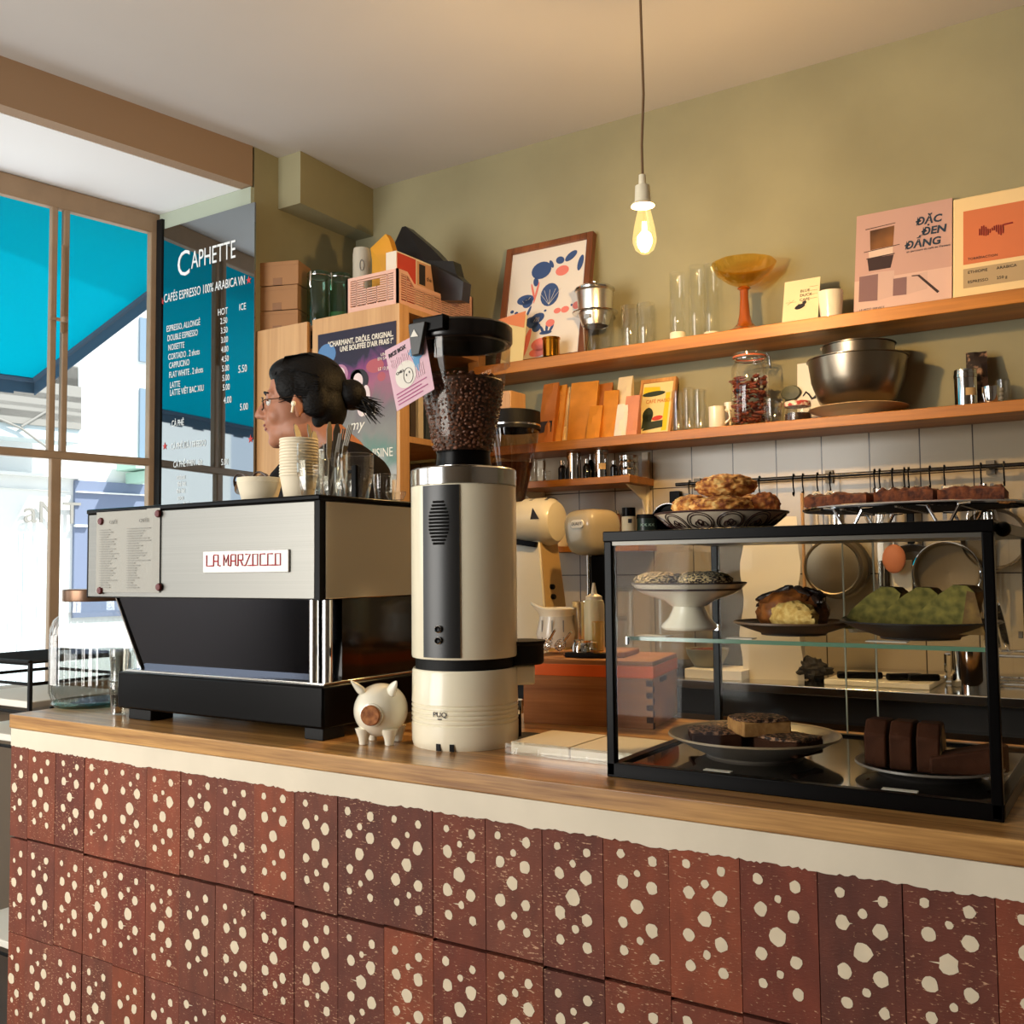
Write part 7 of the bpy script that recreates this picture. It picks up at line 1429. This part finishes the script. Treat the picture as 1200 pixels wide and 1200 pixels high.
mb = MB(); mb.tube([(0, 0, .02), (0, 0, hb_ * .98)], .003, n=8); mb.v = [v + Vector((0, 0, zb0 - CEIL)) for v in mb.v]; mb.build('stem', glass('stem_glass', (1, .95, .85), 1), pl)
lb = lamp('bulb_light', 'POINT', (0, 0, 0), 40, (1, .66, .33), shadow_soft_size=.025); lb.parent = pl; lb.location = (0, 0, zb0 + .05 - CEIL)
# ================================================================ BARISTA
PY = 2.03; top_ = onY(362, 419, PY); chin_ = onY(320, 528, PY); s_ = (top_.z - chin_.z) / .250
hc = onY(352, 480, PY)
pn = thing('person', 'barista in dark clothes and glasses, black hair in a bun, looking left behind the machine', 'person', (hc.x, PY, 0))
FACE = atan2(-.60, -.80)                           # looks towards the window
ZH = chin_.z + .118 * s_                           # head centre height
def ell(mb, c, r, n=14, rz=0, ry=0, rx=0):
    M0 = mb.M.copy(); mb.M = M0 @ Matrix.Translation(c) @ Matrix.Rotation(rz, 4, 'Z') @ Matrix.Rotation(ry, 4, 'Y') @ Matrix.Rotation(rx, 4, 'X'); mb.blob((0, 0, 0), r, n=n); mb.M = M0
def caps(mb, pts, rs, n=14):
    """a fat tube with round ends and intermediate points"""
    P_ = [Vector(p) for p in pts]
    mb.tube(P_, rs, n=n)
    for p, r_ in zip(P_, rs): M0 = mb.M.copy(); mb.M = M0 @ Matrix.Translation(p); mb.blob((0, 0, 0), (r_, r_, r_), n=8); mb.M = M0
HM = Matrix.Translation((0, 0, ZH)) @ Matrix.Rotation(FACE, 4, 'Z') @ Matrix.Rotation(radians(2), 4, 'Y') @ Matrix.Scale(s_, 4)
TORSO = FACE + radians(42)
BM = Matrix.Translation((-cos(FACE) * .095 - .03, -sin(FACE) * .095, 0)) @ Matrix.Rotation(TORSO, 4, 'Z')
def remesh(o, vox, sm=3):
    r_ = o.modifiers.new('remesh', 'REMESH'); r_.mode = 'VOXEL'; r_.voxel_size = vox; r_.use_smooth_shade = True
    if sm: q_ = o.modifiers.new('smooth', 'SMOOTH'); q_.factor = .5; q_.iterations = sm
mb = MB(); mb.M = HM
ell(mb, (-.015, 0, .045), (.098, .076, .092)); ell(mb, (.030, 0, -.015), (.066, .062, .085)); ell(mb, (.040, 0, -.075), (.050, .050, .042)); ell(mb, (.068, 0, -.098), (.024, .026, .020))
ell(mb, (.074, 0, .030), (.018, .050, .018)); ell(mb, (.060, .032, -.03), (.028, .026, .028)); ell(mb, (.060, -.032, -.03), (.028, .026, .028))
ell(mb, (.0, .040, -.070), (.05, .022, .035)); ell(mb, (.0, -.040, -.070), (.05, .022, .035))
mb.tube([(.086, 0, .022), (.101, 0, .002), (.114, 0, -.018), (.115, 0, -.028)], [.009, .010, .012, .011], n=10); ell(mb, (.114, 0, -.025), (.014, .012, .010)); ell(mb, (.100, .011, -.030), (.010, .008, .008)); ell(mb, (.100, -.011, -.030), (.010, .008, .008))
ell(mb, (.090, 0, -.052), (.012, .024, .007)); ell(mb, (.087, 0, -.064), (.013, .021, .008)); ell(mb, (.078, 0, -.05), (.02, .03, .02))
for a in (-1, 1):
    ell(mb, (-.008, a * .078, -.006), (.022, .007, .034), rz=a * .35); ell(mb, (-.004, a * .077, -.036), (.010, .006, .012))
caps(mb, [(-.025, 0, -.05), (-.065, 0, -.09), (-.115, 0, -.15)], [.056, .058, .066])
# torso, arms, legs under the clothes
SH = ZH - .165 * s_
FB = Vector((cos(FACE), sin(FACE), 0))
mb.M = BM
caps(mb, [(0, 0, SH - .02), (0, 0, SH - .30), (0, 0, SH - .52)], [.085, .10, .10]); 
for a in (-1, 1):
    sh_p, el, wr_ = Vector((0, a * .175, SH - .04)), Vector((.06, a * .285, SH - .30)), Vector((.07, a * .24, SH - .55))
    caps(mb, [(0, 0, SH - .04), sh_p], [.06, .052]); caps(mb, [sh_p, (sh_p + el) / 2, el], [.050, .045, .040]); caps(mb, [el, (el + wr_) / 2, wr_], [.040, .036, .026])
    dr = (wr_ - el).normalized(); sd_ = Vector((0, -a, 0)); 
    pal_ = wr_ + dr * .05; ell(mb, pal_, (.048, .036, .016), rz=atan2(dr.y, dr.x))
    for k_, (off, ln) in enumerate(((-.027, .062), (-.009, .072), (.009, .068), (.027, .054))):
        lat = Vector((-dr.y, dr.x, 0)).normalized(); b0_ = pal_ + dr * .035 + lat * off
        caps(mb, [b0_, b0_ + dr * ln * .5 + Vector((0, 0, -.006)), b0_ + dr * ln * .85 + Vector((0, 0, -.028))], [.0095, .0090, .0080], n=8)
    lat = Vector((-dr.y, dr.x, 0)).normalized() * (-a); b0_ = wr_ + dr * .02 + lat * .022; caps(mb, [b0_, b0_ + dr * .025 + lat * .02 + Vector((0, 0, -.008)), b0_ + dr * .055 + lat * .026 + Vector((0, 0, -.02))], [.012, .010, .0085], n=8)
    hp_ = Vector((0, a * .095, SH - .58)); kn = Vector((.02, a * .10, .52)); an = Vector((-.01, a * .10, .09))
    caps(mb, [hp_, kn], [.085, .058]); caps(mb, [kn, (kn + an) / 2 + Vector((-.015, 0, .04)), an], [.056, .056, .038]); caps(mb, [an, (.10, a * .11, .045), (.16, a * .115, .04)], [.042, .036, .030])
M_skin = mat('skin', (172, 114, 84), .5, sss=.1, var=.05, vscale=20)
b_ = mb.build('body', M_skin, pn); remesh(b_, .0055, 4)
# clothes
mb = MB(); mb.M = BM
mb.lathe([(0, SH - .62), (.165, SH - .62), (.160, SH - .45), (.155, SH - .30), (.165, SH - .16), (.160, SH - .06), (.12, SH + .01), (.085, SH + .035), (0, SH + .035)], n=28, sx=.70, sy=1.12)
for a in (-1, 1):
    sh_p, el = Vector((0, a * .185, SH - .055)), Vector((.06, a * .290, SH - .30)); wr2 = Vector((.065, a * .262, SH - .46))
    caps(mb, [(0, a * .06, SH + .0), (0, a * .12, SH - .015), sh_p], [.072, .070, .072]); caps(mb, [sh_p, (sh_p + el) / 2, el], [.072, .064, .055]); caps(mb, [el, wr2], [.054, .045])
sh2 = mb.build('dark_shirt', mat('dark_brown_cloth', (17, 13, 12), .9, spec=.15, bump=.4, bscale=60), pn); remesh(sh2, .008, 5)
mb = MB(); mb.M = BM; mb.tube([(.075 * cos(a) - .025, .08 * sin(a), SH + .035 + .012 * cos(a + pi)) for a in [2 * pi * i / 24 for i in range(24)]], .011, n=8, closed=True); mb.build('collar', mat('collar_rib', (24, 19, 18), .9), sh2)
mb = MB(); mb.M = BM
for a in (-1, 1): hp_ = Vector((0, a * .09, SH - .60)); kn = Vector((.02, a * .10, .52)); an = Vector((-.01, a * .10, .10)); caps(mb, [hp_, kn, an], [.105, .082, .072])
ell(mb, (0, 0, SH - .62), (.125, .185, .10)); tr_ = mb.build('trousers', mat('black_trousers', (22, 22, 26), .85), pn); remesh(tr_, .012, 3)
mb = MB(); mb.M = BM
for a in (-1, 1): caps(mb, [(-.02, a * .10, .05), (.08, a * .11, .045), (.15, a * .115, .04)], [.052, .048, .040]); mb.box(-.07, .19, a * .11 - .045, a * .11 + .045, .0, .03)
s3 = mb.build('shoes', M_blackm, pn); remesh(s3, .008, 3)
# hair
mb = MB(); mb.M = HM
ell(mb, (-.028, 0, .052), (.105, .088, .096), 18); ell(mb, (.035, 0, .098), (.050, .060, .036), rz=0, ry=.35); ell(mb, (.052, 0, .092), (.024, .050, .022), ry=.5); ell(mb, (-.075, 0, -.005), (.055, .072, .075)); ell(mb, (-.052, 0, -.055), (.040, .060, .050))
for a in (-1, 1): ell(mb, (.012, a * .066, .045), (.045, .020, .045)); ell(mb, (-.045, a * .070, .005), (.040, .018, .050))
M_hair = mat('black_hair', (9, 7, 6), .55, spec=.18, bump=.5, bscale=40, stretch=(.6, 5, 5))
h_ = mb.build('hair', M_hair, pn); remesh(h_, .005, 3)
mb = MB(); mb.M = HM; ell(mb, (-.142, 0, .026), (.042, .044, .044), 16); ell(mb, (-.128, .01, .048), (.024, .03, .02)); ell(mb, (-.158, -.012, .012), (.026, .028, .024)); ell(mb, (-.118, 0, .022), (.03, .03, .03))
bn_ = mb.build('hair_bun', M_hair, h_); remesh(bn_, .004, 2)
mb = MB(); mb.M = HM; rh = random.Random(2)
for i in range(70):
    y = rh.uniform(-.02, .02); z = rh.uniform(-.02, .03); l = rh.uniform(.03, .085); dz = rh.uniform(-.045, .01)
    mb.tube([(-.140, y, z * .8 + .01), (-.160 - l * .4, y * 1.3, z * .6 + dz * .3), (-.165 - l * .8, y * 1.5 + rh.uniform(-.01, .01), z * .4 + dz - .01)], [.0022, .0018, .0006], n=5)
for i in range(60):
    y = rh.uniform(-.055, .055); x0_ = .075 - abs(y) * .3
    mb.tube([(x0_, y, .080), (x0_ - .03, y * 1.05, .128), (-.03, y * 1.1, .150 - abs(y) * .3), (-.11, y * .8, .10)], [.0012, .0018, .0018, .001], n=5)
for i in range(34):
    a_ = rh.choice((-1, 1)); z = rh.uniform(.0, .08); mb.tube([(.050 - z * .1, a_ * .062, z), (.0, a_ * .084, z + .008), (-.06, a_ * .085, z * .8 + .004), (-.115, a_ * .03, .03)], [.001, .0022, .0022, .001], n=5)
for i in range(16): a_ = rh.choice((-1, 1)); mb.tube([(-.05, a_ * .055, -.06), (-.075, a_ * .05, -.085 - rh.uniform(0, .03)), (-.07 - rh.uniform(0, .03), a_ * .04, -.11 - rh.uniform(0, .04))], [.0015, .001, .0005], n=4)
mb.build('loose_strands', M_hair, h_)
# face details
for a in (-1, 1):
    mb = MB(); mb.M = HM; ell(mb, (.076, a * .030, .006), (.0125, .0125, .0125)); e_ = mb.build('eye', mat('eye_white', (226, 220, 210), .2), pn)
    mb = MB(); mb.M = HM; ell(mb, (.0845, a * .0305, .006), (.005, .006, .006)); mb.build('iris', M_ink, e_)
    mb = MB(); mb.M = HM; mb.tube([(.090, a * .012, .030), (.092, a * .028, .035), (.080, a * .048, .030)], [.003, .004, .002], n=8); mb.build('eyebrow', M_hair, pn)
    mb = MB(); mb.M = HM; mb.tube([(.0885, a * .018, .010), (.0905, a * .030, .0145), (.082, a * .044, .010)], [.002, .0028, .002], n=8); mb.build('eyelid', M_skin, pn)
mb = MB(); mb.M = HM; ell(mb, (.0955, 0, -.053), (.0085, .020, .0052)); ell(mb, (.0925, 0, -.0635), (.0085, .018, .0062)); mb.build('lips', mat('lips', (146, 84, 72), .45), pn)
gls = MB(); gls.M = HM
for a in (-1, 1):
    gls.tube([(.100 - .25 * abs(sin(t)) * 0 - .006 * (cos(t) * a > .3), a * .033 + .022 * cos(t), .003 + .017 * sin(t)) for t in [2 * pi * i / 24 for i in range(24)]], .0013, n=6, closed=True)
    gls.tube([(.096, a * .055, .006), (.085, a * .070, .008), (.03, a * .079, .010), (-.004, a * .086, .012), (-.018, a * .084, -.006)], .0014, n=6)
gls.tube([(.101, -.011, .005), (.104, 0, .008), (.101, .011, .005)], .0013, n=6); go = gls.build('eyeglasses', mat('thin_dark_metal', (58, 46, 38), .3, .7), pn)
mb = MB(); mb.M = HM
for a in (-1, 1): mb.add([(.098, a * .033 + .021 * cos(t), .003 + .016 * sin(t)) for t in [2 * pi * i / 20 for i in range(20)]], [tuple(range(20))])
mb.build('lenses', glass('spectacle_lens', (.96, .97, .97), .9), go)
for a in (-1, 1): mb = MB(); mb.M = HM; ell(mb, (.006, a * .083, -.008), (.008, .007, .009)); mb.tube([(.008, a * .086, -.012), (.012, a * .086, -.032)], .003, n=8); mb.build('earbud', M_white, pn)
